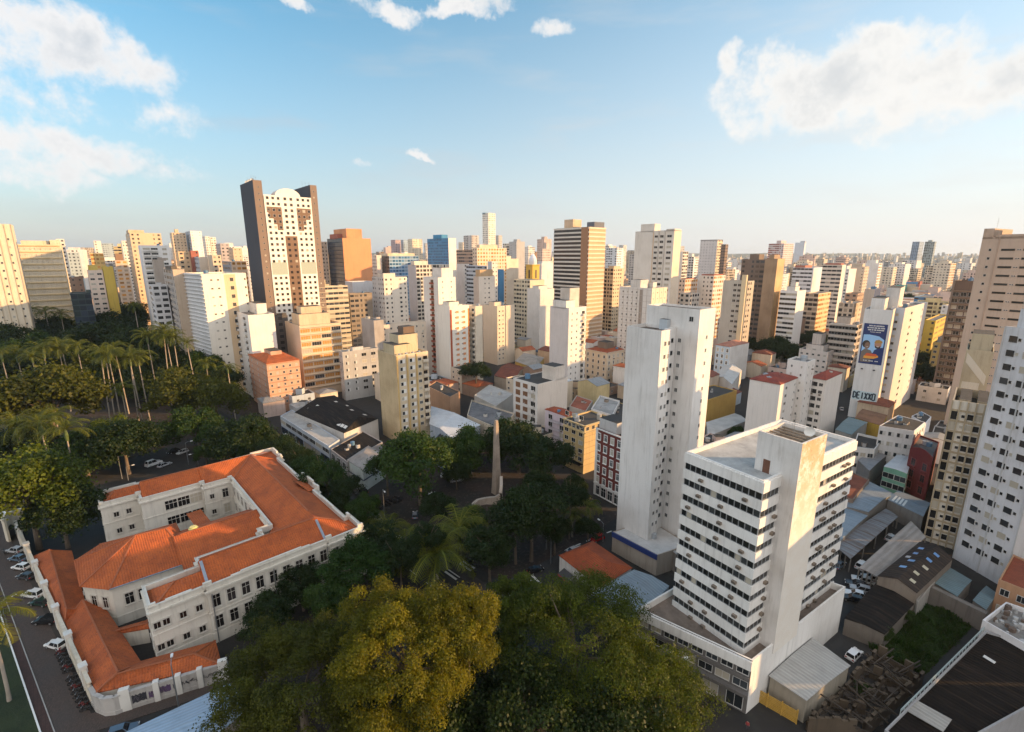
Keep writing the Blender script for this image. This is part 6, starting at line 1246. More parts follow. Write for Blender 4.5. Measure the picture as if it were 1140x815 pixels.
root, pn, H, W, pt = bld('stepped_flats', AB, 'pinkish white stepped flats with small windows in front of the round balcony block', 922, 392, 890, 931, D=262, th=42, col=(.62, .56, .52), fh=3.0, dirt=.25, L=[dict(w=1.3, h=1.1, cols=5, gl=GLD2)], Rt=[dict(w=1.0, h=1.1, cols=3, gl=GLD2)], tops=[(.2, .35, .6, .3, 9.0), (.1, .2, .8, .6, 3.0)])
root, pn, H, W, pt = bld('round_balcony_block', AB, 'pinkish block with long curved balcony bands at the street corner left of the poster tower', 955, 362, 925, 963, D=262, th=42, col=(.52, .44, .38), fh=3.3, dirt=.3, Rt='bal', cw=3, tops=[(.1, .3, .5, .5, 3.5)])
A, B = pn[3], pn[0]; W = Wins(root); nf = round((H - 1) / 3.3); seg_windows(W, A, B, 1, H - .5, 4, nf, 4.2, 1.6, 'rib', gl=GLD2); slabs(root, A, B, nf, 1, H - .5, 1.4, 1.0, wall((.55, .48, .42), .3), 'balcony_bands'); W.flush()
root, pn, H, W, pt = bld('yellow_flats', AB, 'ochre four storey flats among trees right of the slim slab block', 1071, 384, 1039, 1080, D=255, th=40, col=(.56, .38, .13), fh=3.1, dirt=.2, L=[dict(w=1.5, h=1.4, cols=4, gl=GLW, style='plain')], tops=[(.1, .5, .8, .4, 2.5, (.3, .3, .3))])
# shop rows along the avenue
DSH = sheet((.018, .017, .017), R(40), .9, 0, 'dark_hall_roof', .2)
gable('market_hall', 'hall', 'big dark roofed market hall with broken white skylights behind the long white shop front', [(328, 459), (383, 482), (421, 466), (372, 440)], 9.0, 3.0, (.52, .50, .48), DSH, .1, along=0, hip=2.0, skyl=[(u, v, .05, .16, (.6, .58, .55)) for u, v in ((.1, .25), (.17, .55), (.24, .3), (.34, .5), (.36, .2), (.44, .35), (.5, .6), (.55, .15), (.66, .4), (.8, .2), (.86, .2), (.92, .2))] + [(u, -v, .05, .16, (.6, .58, .55)) for u, v in ((.1, .3), (.3, .5), (.5, .3), (.7, .45))])
r_, pln, hh = polyb('long_shop', 'shop', 'long white and blue shop front with grey flat roof along the avenue', [(312, 463), (366, 497), (378, 489), (325, 456)], 7.5, (.46, .50, .56), concrete((.38, .36, .34), .5, 'grey_flat_roof'), .25)
W = Wins(r_)
for i in range(4):
    A, B = pln[i], pln[(i + 1) % 4]; n_ = Vector(((B - A).y, -(B - A).x))
    if n_.dot(-(r_.location.xy + A)) > 0 and (B - A).length > 12: seg_windows(W, A, B, 3.6, 7.1, 8, 1, (B - A).length / 8 - .4, 1.7, 'rib', gl=GLD2); seg_windows(W, A, B, .1, 3.4, 6, 1, (B - A).length / 6 - .6, 2.9, 'rib', gl=GLD2, frame=plain((.03, .08, .2), .5), name='shop_front')
W.flush()
r_, pln, hh = polyb('dark_shop', 'shop', 'low dark roofed shop between the long white shop and the corner shop on the avenue', [(368, 500), (386, 514), (426, 492), (404, 480)], 7.5, (.30, .28, .28), DSH, .2); W = Wins(r_); seg_windows(W, pln[0], pln[1], .1, 7, 3, 2, 2.6, 2.4, 'rib', gl=GLD2); W.flush()
r_, q4, z4 = gable('corner_pharmacy', 'shop', 'pale green corner shop with grey hipped roof facing the crossing', [(386, 512), (404, 523), (430, 507), (410, 496)], 7.5, 1.2, (.50, .55, .53), concrete((.28, .25, .23), .6, 'grey_hip_roof'), .2, hip=4.0); W = Wins(r_)
for i in range(4):
    A, B = q4[i], q4[(i + 1) % 4]; n_ = Vector(((B - A).y, -(B - A).x)); s_ = 1
    if n_.dot(-(r_.location.xy + A)) > 0: seg_windows(W, A, B, 4, 7.2, 3, 1, (B - A).length / 3 - .7, 1.6, 'plain', gl=GLW, off=-.25); panel(r_, A, B, .03, .97, .1, 3.6, plain((.02, .03, .08), .4), 'shop_front', -.2); panel(r_, A, B, .0, 1.0, 3.6, 4.1, plain((.05, .07, .12), .4), 'sign_band', .02)
W.flush()
gable('white_roof_store', 'store', 'long store with white sheet roof right of the old beige tower', [(478, 472), (503, 488), (535, 473), (480, 452)], 8.5, 1.0, (.30, .34, .40), sheet((.60, .62, .65), R(38), .4, .15, 'white_sheet_roof', .06), .15, along=1)
polyb('grey_store', 'store', 'blue grey store front with dark roof edge below the white sheet roof', [(480, 492), (498, 504), (512, 492), (492, 480)], 7.5, (.16, .2, .26), ROOFD, .3)
polyb('cluttered_roof_store', 'store', 'cream store with cluttered grey roof behind the obelisk', [(520, 462), (557, 478), (573, 460), (525, 445)], 9.0, (.52, .45, .36), concrete((.15, .15, .16), .8, 'cluttered_grey_roof'), .6)
polyb('brown_store', 'store', 'terracotta walled store with black roof at the foot of the orange striped tower', [(476, 430), (501, 442), (512, 436), (486, 424)], 11.0, (.42, .25, .15), ROOFD, .3)
polyb('grey_flat_hall', 'hall', 'pale grey flat roofed hall left of the white balcony block', [(528, 440), (552, 452), (572, 438), (545, 428)], 9.5, (.48, .45, .41), concrete((.38, .36, .34), .4, 'pale_flat_roof'), .3)
gable('ochre_house', 'house', 'ochre house with grey roof right of the cream blank tower', [(573, 402), (596, 410), (606, 398), (584, 392)], 10, 2, (.45, .29, .08), concrete((.33, .29, .25), .5, 'grey_tile_roof'), .2, hip=3)
gable('terracotta_house', 'house', 'low house with brown roof at the foot of the cream blank tower', [(550, 418), (572, 424), (585, 408), (566, 404)], 8, 1.5, (.46, .38, .3), tiles((.22, .06, .03), .6), .2)
gable('salmon_house', 'house', 'long house with orange roof left of the centre tower', [(596, 366), (612, 370), (618, 352), (600, 352)], 14, 2, (.55, .48, .42), tiles((.42, .12, .05), .6), .2)
polyb('red_roof_house', 'house', 'house with rusty flat roof between the mauve house and the centre tower', [(634, 452), (652, 458), (660, 446), (642, 440)], 9, (.5, .45, .4), concrete((.30, .09, .05), .5, 'red_flat_roof'), .3)
polyb('white_terrace_house', 'house', 'white house with roof terrace above the ochre hotel', [(658, 455), (682, 462), (690, 446), (668, 440)], 11, (.66, .64, .62), concrete((.34, .33, .32), .6, 'terrace_floor'), .7)
polyb('dark_terrace_house', 'house', 'ochre house with dark flat roof right behind the white terrace house', [(672, 462), (696, 470), (702, 452), (684, 446)], 9.5, (.5, .36, .16), ROOFD, .3)

# ---------------------------------------------------------------- the skyline, building by building
def far(name, label, cx, cy, xl, xr, D, col, L='win', Rt='win', colL=None, colR=None, **k): return bld(name, k.pop('cat', AB), label, cx, cy, xl, xr, D=D, col=col, L=L, Rt=Rt, colL=colL, colR=colR, th=k.pop('th', 41), dirt=k.pop('dirt', .25), **k)
O_ = (.58, .27, .10)
root, pn, H, W, pt = far('cream_slab', 'cream slab with vertical joints and few windows at the left border', -45, 248, -80, 11.5, 270, (.66, .57, .44), Rt=None, L=None, fh=3.3, dirt=.2)
W = Wins(root); seg_windows(W, pn[0], pn[1], 3, H - 6, 3, 18, 1.0, 1.2, 'plain', gl=GLD2, u0=.3, u1=1.0); W.flush(); fins(root, pn[0], pn[1], 7, 0, H - .1, .25, .3, wall((.5, .40, .28), .3))
root, pn, H, W, pt = far('banded_slab', 'wide cream slab with tan balcony bands next to the left border', 14, 272, 5, 66.5, 315, (.68, .58, .42), Rt=[dict(w=3.2, h=1.5, cols=9, rows=19, style='rib', gl=wall((.62, .52, .38), .3), frame=WHITE)], L='win', fh=3.1, th=38, dirt=.3, tops=[(.15, .3, .6, .4, 2.5), (.78, .2, .2, .5, 3)])
slabs(root, pn[0], pn[1], 19, 0, H - .8, .45, .7, wall((.56, .42, .24), .3), 'balcony_bands')
far('glass_block', 'dark teal glass office building behind the palms at left', 78, 327, 66, 101, 275, (.03, .05, .055), 'glassy', 'glassy', cat='office building', ledge=.15, dirt=.1)
far('brown_wing', 'brown shaded wing behind the dark teal glass office', 77, 309, 67, 92, 300, (.22, .15, .11), 'win', 'small')
root, pn, H, W, pt = far('yellow_edged_block', 'white fronted block with bright yellow and orange side walls', 97, 301, 90, 114, 300, (.66, .54, .46), None, [dict(w=2.2, h=1.2, cols=2, style='rib', gl=GLD2)], colL=(.55, .25, .12), tops=[(.1, .2, .6, .5, 3, (.6, .45, .12))])
far('yellow_edged_block', 'narrow bright yellow wall of the yellow edged block, on its right', 114, 297, 112, 122.5, 304, (.56, .40, .08), None, None)
far('orange_banded_block', 'small block with orange bands above the yellow edged block', 100, 282, 98, 115, 400, (.62, .42, .16), 'warm', 'warm')
far('beige_brown_block', 'beige block with brown attic right of the yellow edged block', 128, 290, 123, 142, 380, (.58, .45, .34), 'win', 'warm', tops=[(.1, .1, .6, .8, 5, (.28, .17, .11))])
far('slate_block', 'slate grey block between the yellow edged block and the beige block', 114, 294, 112, 126, 420, (.28, .28, .30), 'win', None)
root, pn, H, W, pt = far('white_tower', 'bright white tower with plain left wall and balconies, left of the blank tan block', 156, 273, 145, 188, 310, (.76, .74, .72), None, [dict(w=3.6, h=1.5, cols=2, u0=.05, u1=.6, style='rib', gl=GLD2), dict(w=2.4, h=1.4, cols=1, u0=.65, u1=.98, style='rib', gl=GLD2), dict(bal=(.74, .72, .7), bw=3.4, cols=2, u0=.05, u1=.6)], colL=(.66, .67, .72), dirt=.1)
far('tan_tower', 'tan tower with two big dark arched openings at its top, left skyline', 144, 259, 139, 179, 400, (.60, .45, .31), 'win', 'win', tops=[(.0, .2, .5, .5, 2.5)])
far('brown_blank_block', 'blank grey brown stair block in front of the bright white tower', 170.5, 289, 169, 182, 292, (.36, .31, .27), None, None)
far('glazed_block', 'small dark glazed block with white cap before the blank grey brown stair block', 169, 318, 166, 186, 268, (.60, .60, .62), 'dense', 'dense')
far('tan_block', 'tan block with dark windowed left and blank right wall, left of the white slab', 192, 300, 181, 205, 253, (.48, .38, .29), 'dense', None, colL=(.42, .37, .33), tops=[(.0, .1, .5, .6, 1.5, (.12, .1, .08))])
root, pn, H, W, pt = far('white_slab', 'white slab with brise soleil left side and a column of round dark openings', 224, 305, 203, 273.5, 240, (.73, .68, .60), None, None, colL=(.55, .55, .56), dirt=.12, th=50)
slabs(root, pn[3], pn[0], 32, 2, H - .6, .6, .3, wall((.66, .66, .66), .2), 'sun_louvres'); W = Wins(root); A, B = pn[0], pn[1]; seg_windows(W, A, B, 3, H - 1, 2, 14, 1.1, .9, 'plain', gl=glass((.05, .035, .02), .2), u0=.12, u1=.42); seg_windows(W, A, B, 3, H - 1, 1, 14, 1.8, 1.9, 'pane', gl=DARK, u0=.58, u1=.72); seg_windows(W, A, B, 3, H - 1, 1, 14, .9, 1.1, 'plain', gl=GLD2, u0=.93, u1=.99); W.flush(); panel(root, A, B, .48, .74, 1, H - .5, wall((.62, .46, .30), .2), 'tan_strip', .008)
far('beige_tower', 'twin topped beige tower on the left skyline', 191, 259, 183, 206.5, 560, (.58, .44, .30), 'win', 'win', tops=[(.3, .3, .25, .4, 4)])
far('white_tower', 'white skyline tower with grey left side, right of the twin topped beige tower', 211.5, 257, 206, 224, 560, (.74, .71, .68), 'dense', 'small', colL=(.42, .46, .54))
far('tan_block', 'lit tan block under the twin topped beige tower', 198, 280, 195, 211, 370, (.60, .44, .28), 'win', 'win'); far('red_block', 'narrow red block beside the lit tan block', 212, 279, 210, 218, 372, (.34, .12, .09), None, 'win'); far('white_block', 'white and tan block right of the narrow red block', 221, 286, 216, 231, 360, (.66, .56, .46), 'win', None, colL=(.46, .48, .52))
far('cream_block', 'low cream block right behind the white slab roof', 236, 284, 231, 246, 350, (.62, .50, .38), None, 'win'); far('orange_banded_block', 'block with orange balcony bands behind the white slab, left of the twin crowned tower', 257, 291, 247, 274, 325, (.66, .50, .36), 'dense', 'warm', colL=(.3, .3, .32)); far('grey_pyramid_block', 'grey block with pointed top on the left skyline', 245, 271, 240, 255, 480, (.40, .36, .36), 'win', 'win'); far('tan_block', 'pale tan block at the left shoulder of the twin crowned tower', 259, 276, 254, 269, 450, (.58, .45, .32), 'win', 'small')
for nm, lb, a in (('cream_tower', 'cream skyline tower left of the bright white tower', (104, 268, 100, 112, 620)), ('grey_tower', 'blue grey twin skyline tower above the beige brown block', (113, 271, 109, 126, 800)), ('cream_tower', 'pale skyline tower beside the tan arched tower', (135, 268, 131, 141, 500)), ('grey_block', 'grey green flats right of the banded slab', (70, 281, 63, 88, 480)), ('white_tower', 'slim white skyline tower left of the grey pointed block', (228, 263, 224, 232, 640)), ('cream_tower', 'slim cream skyline tower left of the grey pointed block', (234, 264, 231, 240, 660)), ('cream_block', 'pale block peeping over the banded slab', (62, 266, 55, 66, 420))):
    cc = (.36, .42, .44) if 'grey' in nm else (.70, .63, .56); far(nm, lb, *a, cc)
# right of the twin crowned tower
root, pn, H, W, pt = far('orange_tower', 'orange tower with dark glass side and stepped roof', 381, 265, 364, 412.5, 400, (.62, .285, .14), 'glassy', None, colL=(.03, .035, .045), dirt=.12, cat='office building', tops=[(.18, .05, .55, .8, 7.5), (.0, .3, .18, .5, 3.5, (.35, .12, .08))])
far('cream_block', 'cream block in the gap between the twin crowned tower and the orange tower', 357, 269, 354, 364, 420, (.60, .47, .37), 'win', 'win')
far('blue_glass_block', 'blue glass office slab right of the orange tower', 433, 285, 421, 466, 470, (.30, .42, .56), 'dense', 'blue', colL=(.22, .16, .13), cat='office building', tops=[(.0, .1, .9, .7, 2.4, (.66, .56, .42))]); far('cream_slab', 'narrow cream wing at the left of the blue glass slab', 419, 284, 413, 422, 468, (.60, .56, .52), 'win', None)
for lb, a, c in (('mauve skyline tower above the blue glass slab', (440, 267, 435, 446, 900), (.42, .33, .34)), ('blue striped skyline tower above the blue glass slab', (449, 267, 445, 455, 920), (.32, .42, .52)), ('cream skyline tower with dark tank above the blue glass slab', (459, 266, 454, 470, 880), (.66, .57, .44))): far('skyline_tower', lb, *a, c)
root, pn, H, W, pt = far('blue_tower', 'bright blue grid tower with white end wall', 499, 265, 475.5, 507.5, 540, (.70, .68, .64), 'blue', None, colL=(.05, .20, .38), tops=[(.0, .3, .8, .4, 4, (.06, .24, .44))], cat='office building')
far('white_flats', 'white flats with grid of small windows below the blue glass slab', 427, 309, 414, 453, 330, (.70, .63, .54), 'win', 'win', colL=(.62, .60, .58), tops=[(.1, .2, .5, .5, 2.6)]); far('ribbed_block', 'low ribbed block with shaded right part below the orange tower', 353, 319, 350, 387, 305, (.52, .45, .34), 'rib', 'rib', ledge=.4, tops=[(.05, .2, .25, .4, 4)]); far('brown_grid_block', 'round cornered brown grid block left of the white flats', 389, 327, 385, 414, 320, (.26, .21, .16), 'dense', 'dense', ledge=.3)
far('white_hall_roof', 'flat white block with shaded roof over the brown grid block', 392, 314, 384, 416, 345, (.62, .62, .64), None, None); far('grey_white_block', 'grey white block with balconies left of the white tower', 463, 295, 454, 500, 385, (.66, .60, .52), None, 'bal', colL=(.45, .45, .47), tops=[(.0, .2, .4, .4, 3)])
far('brown_banded_slab', 'brown banded slab below the bright blue tower', 526, 278, 508, 530, 470, (.40, .28, .21), 'rib', 'win'); far('orange_banded_slab', 'cream slab with orange window bands behind the slim grey tower', 531, 276, 526, 564, 455, (.68, .55, .41), 'win', 'warm', tops=[(.1, .1, .6, .7, 3)]); far('white_blank_block', 'white blank wall below the brown banded slab', 517, 294, 508, 521, 420, (.64, .60, .56), None, 'win'); far('blue_grey_block', 'blue grey block with ribbon windows left of the slim grey tower', 542, 296, 519, 546, 390, (.50, .52, .56), 'rib', None); far('slim_grey_tower', 'slim grey tower with blank wall left of centre', 547.5, 291, 543, 554, 378, (.62, .58, .54), None, 'small', colL=(.50, .52, .55)); far('blue_wall_block', 'small block with bright blue wall right of the slim grey tower', 555, 300, 554, 561, 400, (.07, .22, .42), None, None)
far('tan_top_block', 'white block with tan rooftop and one window column left of the cream blank tower', 533, 308, 527, 551, 330, (.68, .60, .52), None, 'small', colL=(.50, .42, .36), tops=[(.1, .1, .8, .8, 4.5, (.46, .32, .19))])
far('skyline_tower', 'tallest white skyline tower with blue cap, left of centre', 543.5, 237, 537, 551.5, 760, (.74, .68, .60), 'win', 'win', tops=[(.0, .5, .4, .5, .8, (.06, .2, .3))]); far('skyline_tower', 'grey striped skyline tower left of the blue capped white tower', 525, 262, 516, 533, 860, (.50, .46, .44), 'dense', 'dense'); far('skyline_tower', 'grey skyline tower right of the blue capped white tower', 555, 262, 551, 559, 880, (.48, .46, .44)); far('cream_tower', 'cream tower with white blank edge right of the blue capped white tower', 569, 271, 560, 577, 650, (.66, .58, .48), 'bal', None); far('cream_grid_block', 'cream block with dark window grid left of the striped tower', 590, 312, 572, 606, 375, (.60, .53, .40), 'dense', None); far('white_blank_block', 'white blank block in front of the cream window grid block', 601, 322, 587, 617, 350, (.68, .64, .60), None, None, tops=[(.1, .2, .6, .5, 2)])
# cathedral belfry
D_ = 480; P = atD(593, 305, D_); g = gz(P.x, P.y); CT = thing('cathedral_tower', 'yellow church belfry with white domed lantern on the skyline left of the striped tower', 'church tower', (P.x, P.y, g)); YW = wall((.60, .40, .08), .2); s_ = 4.6
mb = MB(); mb.box((-s_, -s_, 0), (s_, s_, P.z - g + 8), 0); mb.box((-s_ * 1.1, -s_ * 1.1, P.z - g + 8), (s_ * 1.1, s_ * 1.1, P.z - g + 9), 0); mb.build('belfry', YW, CT, rot=R(41)); mb = MB(); ring = [(s_ * .8, P.z - g + 9), (s_ * .85, P.z - g + 12), (s_ * .75, P.z - g + 15), (s_ * .45, P.z - g + 17.5), (.4, P.z - g + 19), (.15, P.z - g + 23)]
mb.tube([(0, 0, z) for r_, z in ring], [r_ for r_, z in ring], 14); mb.build('dome', wall((.66, .68, .74), .1), CT)
for a_ in range(4):
    mb = MB(); mb.box((-1.0, -s_ - .05, P.z - g - 4), (1.0, -s_ + .02, P.z - g + 4)); mb.build('belfry_opening', DARK, CT, rot=R(41 + 90 * a_))
far('white_vault_hall', 'white vaulted hall right of the yellow belfry', 603, 293, 597, 617, 520, (.62, .62, .64), None, None, tops=[(.1, .1, .8, .8, 2)]); far('church_front', 'pale church front with brown tower on the skyline left of the striped tower', 604, 277, 598, 613, 640, (.56, .47, .42), 'win', 'win', tops=[(.6, .2, .35, .5, 8)])
# striped tower, centre right
root, pn, H, W, pt = far('striped_tower', 'tall dark and white striped tower with brown right side, right of centre', 656, 252.5, 617, 674.5, 390, (.36, .31, .28), None, None, colR=(.55, .36, .22), dirt=.2, fh=3.2, tops=[(.0, .45, .5, .25, 6.5, (.6, .44, .3)), (.3, .0, .6, .2, 4, (.14, .15, .18))])
A, B = pn[3], pn[0]; nf = 27; slabs(root, A, B, nf, 3, H - .8, .5, 1.3, wall((.60, .56, .50), .2), 'white_bands'); panel(root, A, B, 0, 1, 2, H - 1.5, plain((.03, .027, .025), .3), 'dark_glazing', .05); panel(root, A, B, .80, .99, 2, H - .1, wall((.33, .18, .10), .2), 'brown_strip', .55); slabs(root, pn[0], pn[1], nf, 3, H - .8, .35, 1.2, wall((.70, .58, .44), .2), 'cream_bands')
far('cream_block', 'cream block with stepped right end directly right of the striped tower', 683, 299, 673, 695, 420, (.60, .48, .33), 'bal', 'win', tops=[(.2, .2, .6, .6, 2)]); far('white_skyline_block', 'white blue block on the skyline right of the striped tower', 687, 276, 675, 694, 640, (.60, .64, .68), 'dense', 'win')
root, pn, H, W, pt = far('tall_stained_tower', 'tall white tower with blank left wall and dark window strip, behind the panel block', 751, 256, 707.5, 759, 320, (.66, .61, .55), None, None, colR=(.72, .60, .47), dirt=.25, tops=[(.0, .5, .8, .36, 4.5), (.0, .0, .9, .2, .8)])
A, B = pn[3], pn[0]; W = Wins(root); nf = 24; seg_windows(W, A, B, 3, H - 2, 1, nf, 2.4, 1.5, 'rib', gl=GLD2, u0=.5, u1=.62); seg_windows(W, A, B, 3, H - 2, 1, nf, 2.6, 1.7, 'rib', gl=GLD2, u0=.63, u1=.77); seg_windows(W, A, B, 3, H - 2, 1, nf, 3.4, 1.6, 'rib', gl=GLD2, u0=.79, u1=.99); W.flush(); panel(root, A, B, .485, .5, 1, H - .4, wall((.62, .40, .22), .2), 'painted_lit_edge', .3); fins(root, A, B, 1, 0, H - .1, .5, .5, wall((.5, .46, .42), .3), us=[.63, .78])  # edge strip: sunlit tone put into its warm colour
far('slim_white_tower', 'slim white tower touching the right edge of the tall stained tower', 760.5, 280, 758, 766.5, 470, (.70, .63, .55), None, 'bal'); far('pink_block', 'pinkish block with red roof edge right of the tall stained tower', 763, 311, 757, 777, 360, (.66, .52, .42), 'win', 'warm', tops=[(.1, .1, .8, .8, .5, (.4, .12, .06))]); far('low_cream_block', 'low cream block with dark windows under the pinkish block', 768, 327, 757, 779, 330, (.58, .52, .46), 'dense', 'dense')
far('grey_topped_block', 'white block with dark top band on the skyline right of the tall stained tower', 799, 267, 780, 805, 560, (.60, .57, .56), 'small', 'bal', colR=(.70, .58, .42), tops=[(.0, .0, 1, 1, .3, (.2, .18, .18))]); far('dark_slim_block', 'slim dark orange edged block right of the dark topped block', 808, 272, 805, 811, 540, (.20, .14, .11)); far('white_window_block', 'white block with bold square windows and red roof right of the pinkish block', 795, 307, 778, 808, 365, (.70, .64, .57), 'win', 'warm', tops=[(.1, .1, .8, .8, .8, (.42, .13, .08))])
root, pn, H, W, pt = far('beige_pier_tower', 'beige tower with blank left wall and sunlit pier, in front of the dark brown pair', 833, 313, 805.5, 840, 285, (.44, .38, .31), None, 'win', colL=(.46, .41, .35), dirt=.3)
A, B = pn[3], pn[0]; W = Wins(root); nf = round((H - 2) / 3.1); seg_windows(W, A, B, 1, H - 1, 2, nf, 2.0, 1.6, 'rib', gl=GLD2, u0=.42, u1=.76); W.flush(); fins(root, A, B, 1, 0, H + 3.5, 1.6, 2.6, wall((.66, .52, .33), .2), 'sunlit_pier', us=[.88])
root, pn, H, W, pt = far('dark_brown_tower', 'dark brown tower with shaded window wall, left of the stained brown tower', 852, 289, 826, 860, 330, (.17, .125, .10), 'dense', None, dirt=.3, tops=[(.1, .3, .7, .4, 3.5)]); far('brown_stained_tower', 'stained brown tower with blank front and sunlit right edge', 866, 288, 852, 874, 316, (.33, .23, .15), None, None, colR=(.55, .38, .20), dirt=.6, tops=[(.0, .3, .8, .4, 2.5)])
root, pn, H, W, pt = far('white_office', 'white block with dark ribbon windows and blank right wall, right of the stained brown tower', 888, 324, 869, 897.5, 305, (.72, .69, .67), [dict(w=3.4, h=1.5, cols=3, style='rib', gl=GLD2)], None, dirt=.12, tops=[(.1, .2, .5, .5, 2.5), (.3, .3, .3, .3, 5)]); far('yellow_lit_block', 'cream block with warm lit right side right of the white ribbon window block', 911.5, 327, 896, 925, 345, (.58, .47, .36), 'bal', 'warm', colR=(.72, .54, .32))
far('pinkish_tower', 'pinkish skyline tower with red window stripes', 873, 271, 856, 884, 820, (.58, .47, .46), 'red', 'win', colL=(.62, .54, .53), tops=[(.3, .4, .5, .3, 5)]); far('blue_grey_tower', 'pale blue blank skyline tower right of the pinkish one', 896, 270, 885.5, 897.5, 950, (.56, .60, .66), None, None, tops=[(.2, .0, .6, .5, 3)])
far('ribbon_block', 'white block with dark ribbons and blank blue white end, red roof line', 905, 298, 883, 924, 400, (.64, .63, .64), 'rib', None, colR=(.58, .62, .70), tops=[(.0, .4, .4, .5, 1.6, (.42, .16, .11))]); far('cream_ribbon_block', 'cream ribbon windowed block with red top storeys', 938, 295, 916, 942, 385, (.60, .53, .46), 'rib', None, colR=(.74, .66, .56), tops=[(.1, .1, .8, .8, 1.2, (.42, .15, .10))]); far('round_top_tower', 'beige tower with rounded top left of the green hill', 963, 297, 943, 968, 500, (.50, .42, .34), 'small', 'win', tops=[(.2, .2, .6, .5, 3)]); far('brown_row_block', 'low brown block under the round topped beige tower', 955, 327, 941, 962, 330, (.40, .27, .19), 'win', 'win'); far('beige_row_block', 'low beige block with balconies under the brown one', 951, 338, 934, 962, 300, (.52, .43, .34), 'bal', 'win')
far('poster_block', 'beige block with a dark blue poster side left of the poster tower', 974, 322, 963, 981, 290, (.50, .42, .35), None, None, colR=(.02, .05, .14))
far('twin_tower', 'left one of the blue grey twin towers on the right skyline', 1024, 269, 1016, 1030.5, 1050, (.26, .34, .46), 'dense', 'dense'); far('twin_tower', 'right one of the blue grey twin towers on the right skyline, greener', 1041, 269, 1030, 1048, 1000, (.32, .37, .38), 'bal', 'bal', tops=[(.0, .3, .5, .4, 3)])
far('white_slab', 'whitish slab in front of the blue grey twin towers', 1021, 290, 1005, 1026.5, 760, (.58, .56, .56), 'dense', None); far('white_tower', 'pale blue white tower right of the blue grey twin towers', 1051, 297, 1035, 1055, 720, (.58, .61, .65), 'dense', 'win'); far('beige_tower', 'beige tower behind the dark balcony tower', 1066, 300, 1054, 1070, 700, (.50, .46, .42), 'win', 'win'); far('white_tower', 'pale tower with stepped roof behind the dark balcony tower', 1082, 293, 1066, 1087, 800, (.58, .57, .57), 'win', 'win', tops=[(.2, .2, .4, .4, 8)])
far('teal_hall', 'teal painted hall in the market district behind the poster tower', 1006, 318, 997, 1010, 620, (.08, .32, .30), None, None, cat='hall'); far('blue_hall', 'long low blue and white hall in the market district right of the slim slab block', 1050, 332, 1018, 1062, 430, (.08, .20, .36), 'rib', 'rib', cat='hall'); far('red_sign_block', 'low red and blue block right of the teal hall', 1022, 314, 1009, 1027, 640, (.45, .15, .14), None, 'win', colL=(.10, .26, .46)); far('yellow_hall', 'low yellow hall between the slim slab block and the dark balcony tower', 1042, 357, 1030, 1060, 285, (.56, .37, .06), 'win', 'win', cat='hall')

# ---------------------------------------------------------------- the rest of the city: houses and blocks along the street grid
LMK = [(20, 'the banded slab'), (95, 'the yellow edged block'), (160, 'the bright white tower'), (195, 'the twin topped beige tower'), (245, 'the white slab'), (312, 'the twin crowned tower'), (388, 'the orange tower'), (440, 'the blue glass slab'), (490, 'the bright blue tower'), (545, 'the blue capped skyline tower'), (593, 'the yellow belfry'), (645, 'the striped tower'), (733, 'the tall stained tower'), (792, 'the dark topped block'), (850, 'the dark brown tower'), (890, 'the pale blue skyline tower'), (930, 'the cream ribbon block'), (957, 'the round topped tower'), (985, 'the poster tower'), (1030, 'the blue grey twin towers'), (1075, 'the dark balcony tower'), (1115, 'the pink tan tower')]
CN = [('cream', (.64, .55, .44)), ('white', (.70, .67, .64)), ('tan', (.54, .41, .29)), ('beige', (.52, .44, .35)), ('grey', (.42, .41, .41)), ('pinkish', (.56, .43, .38)), ('pale yellow', (.60, .48, .26)), ('bluish', (.42, .48, .55)), ('brown', (.27, .18, .13))]
RN = [('orange tile roof', tiles((.40, .11, .04), .7)), ('brown tile roof', tiles((.22, .07, .04), .7)), ('grey sheet roof', sheet((.32, .33, .34), .7, .5, .2)), ('pale flat roof', concrete((.42, .40, .37), .4, 'pale_flat_roof_b')), ('dark flat roof', ROOFD), ('white sheet roof', sheet((.58, .59, .6), .7, .4, .2, rust=.1))]
rnd = random.Random(23); FILL = []
MASKPX = [(0, 250, 470, 800)]
def free(x, y, r): return all((x - a) ** 2 + (y - b) ** 2 > (r * .75 + c * .8) ** 2 for a, b, c in FOOT)
def parkzone(x, y):
    # park and palace at the left, square and avenue in the middle
    p = Vector((x, y)); n = p.dot(AV_N); s = p.dot(AV_D)
    return (n < 70 and y < 330 and x < 60) or (y < 235 and -75 < x < 20 and n < 120) or y < 150
def collect():
    th = R(42); ex, ey = Vector((math.cos(th), math.sin(th))), Vector((-math.sin(th), math.cos(th))); out = []
    # close packed low houses up to about 650 m, then blocks thinning out to 3 km
    for i in range(-60, 90):
        for j in range(-40, 100):
            p = ex * (i * 13.5) + ey * (j * 13.5) + Vector((rnd.uniform(-2, 2), rnd.uniform(-2, 2)))
            if i % 7 == 0 or j % 6 == 0: continue
            x, y = p
            if not (150 < y < 640): continue
            px, py = proj((x, y, gz(x, y) + 8))
            if not (-40 < px < 1180) or parkzone(x, y): continue
            out.append((y, x, y, 'house'))
    for _ in range(900):
        y = 330 + 2300 * rnd.random() ** 1.5; u = rnd.uniform(-1.12, 1.12); x = u * y * 1.08; out.append((y, x, y, 'block'))
    return out
cand = collect(); rnd.shuffle(cand); nh = nb = 0; far_extra = []
hl, bl = [], []
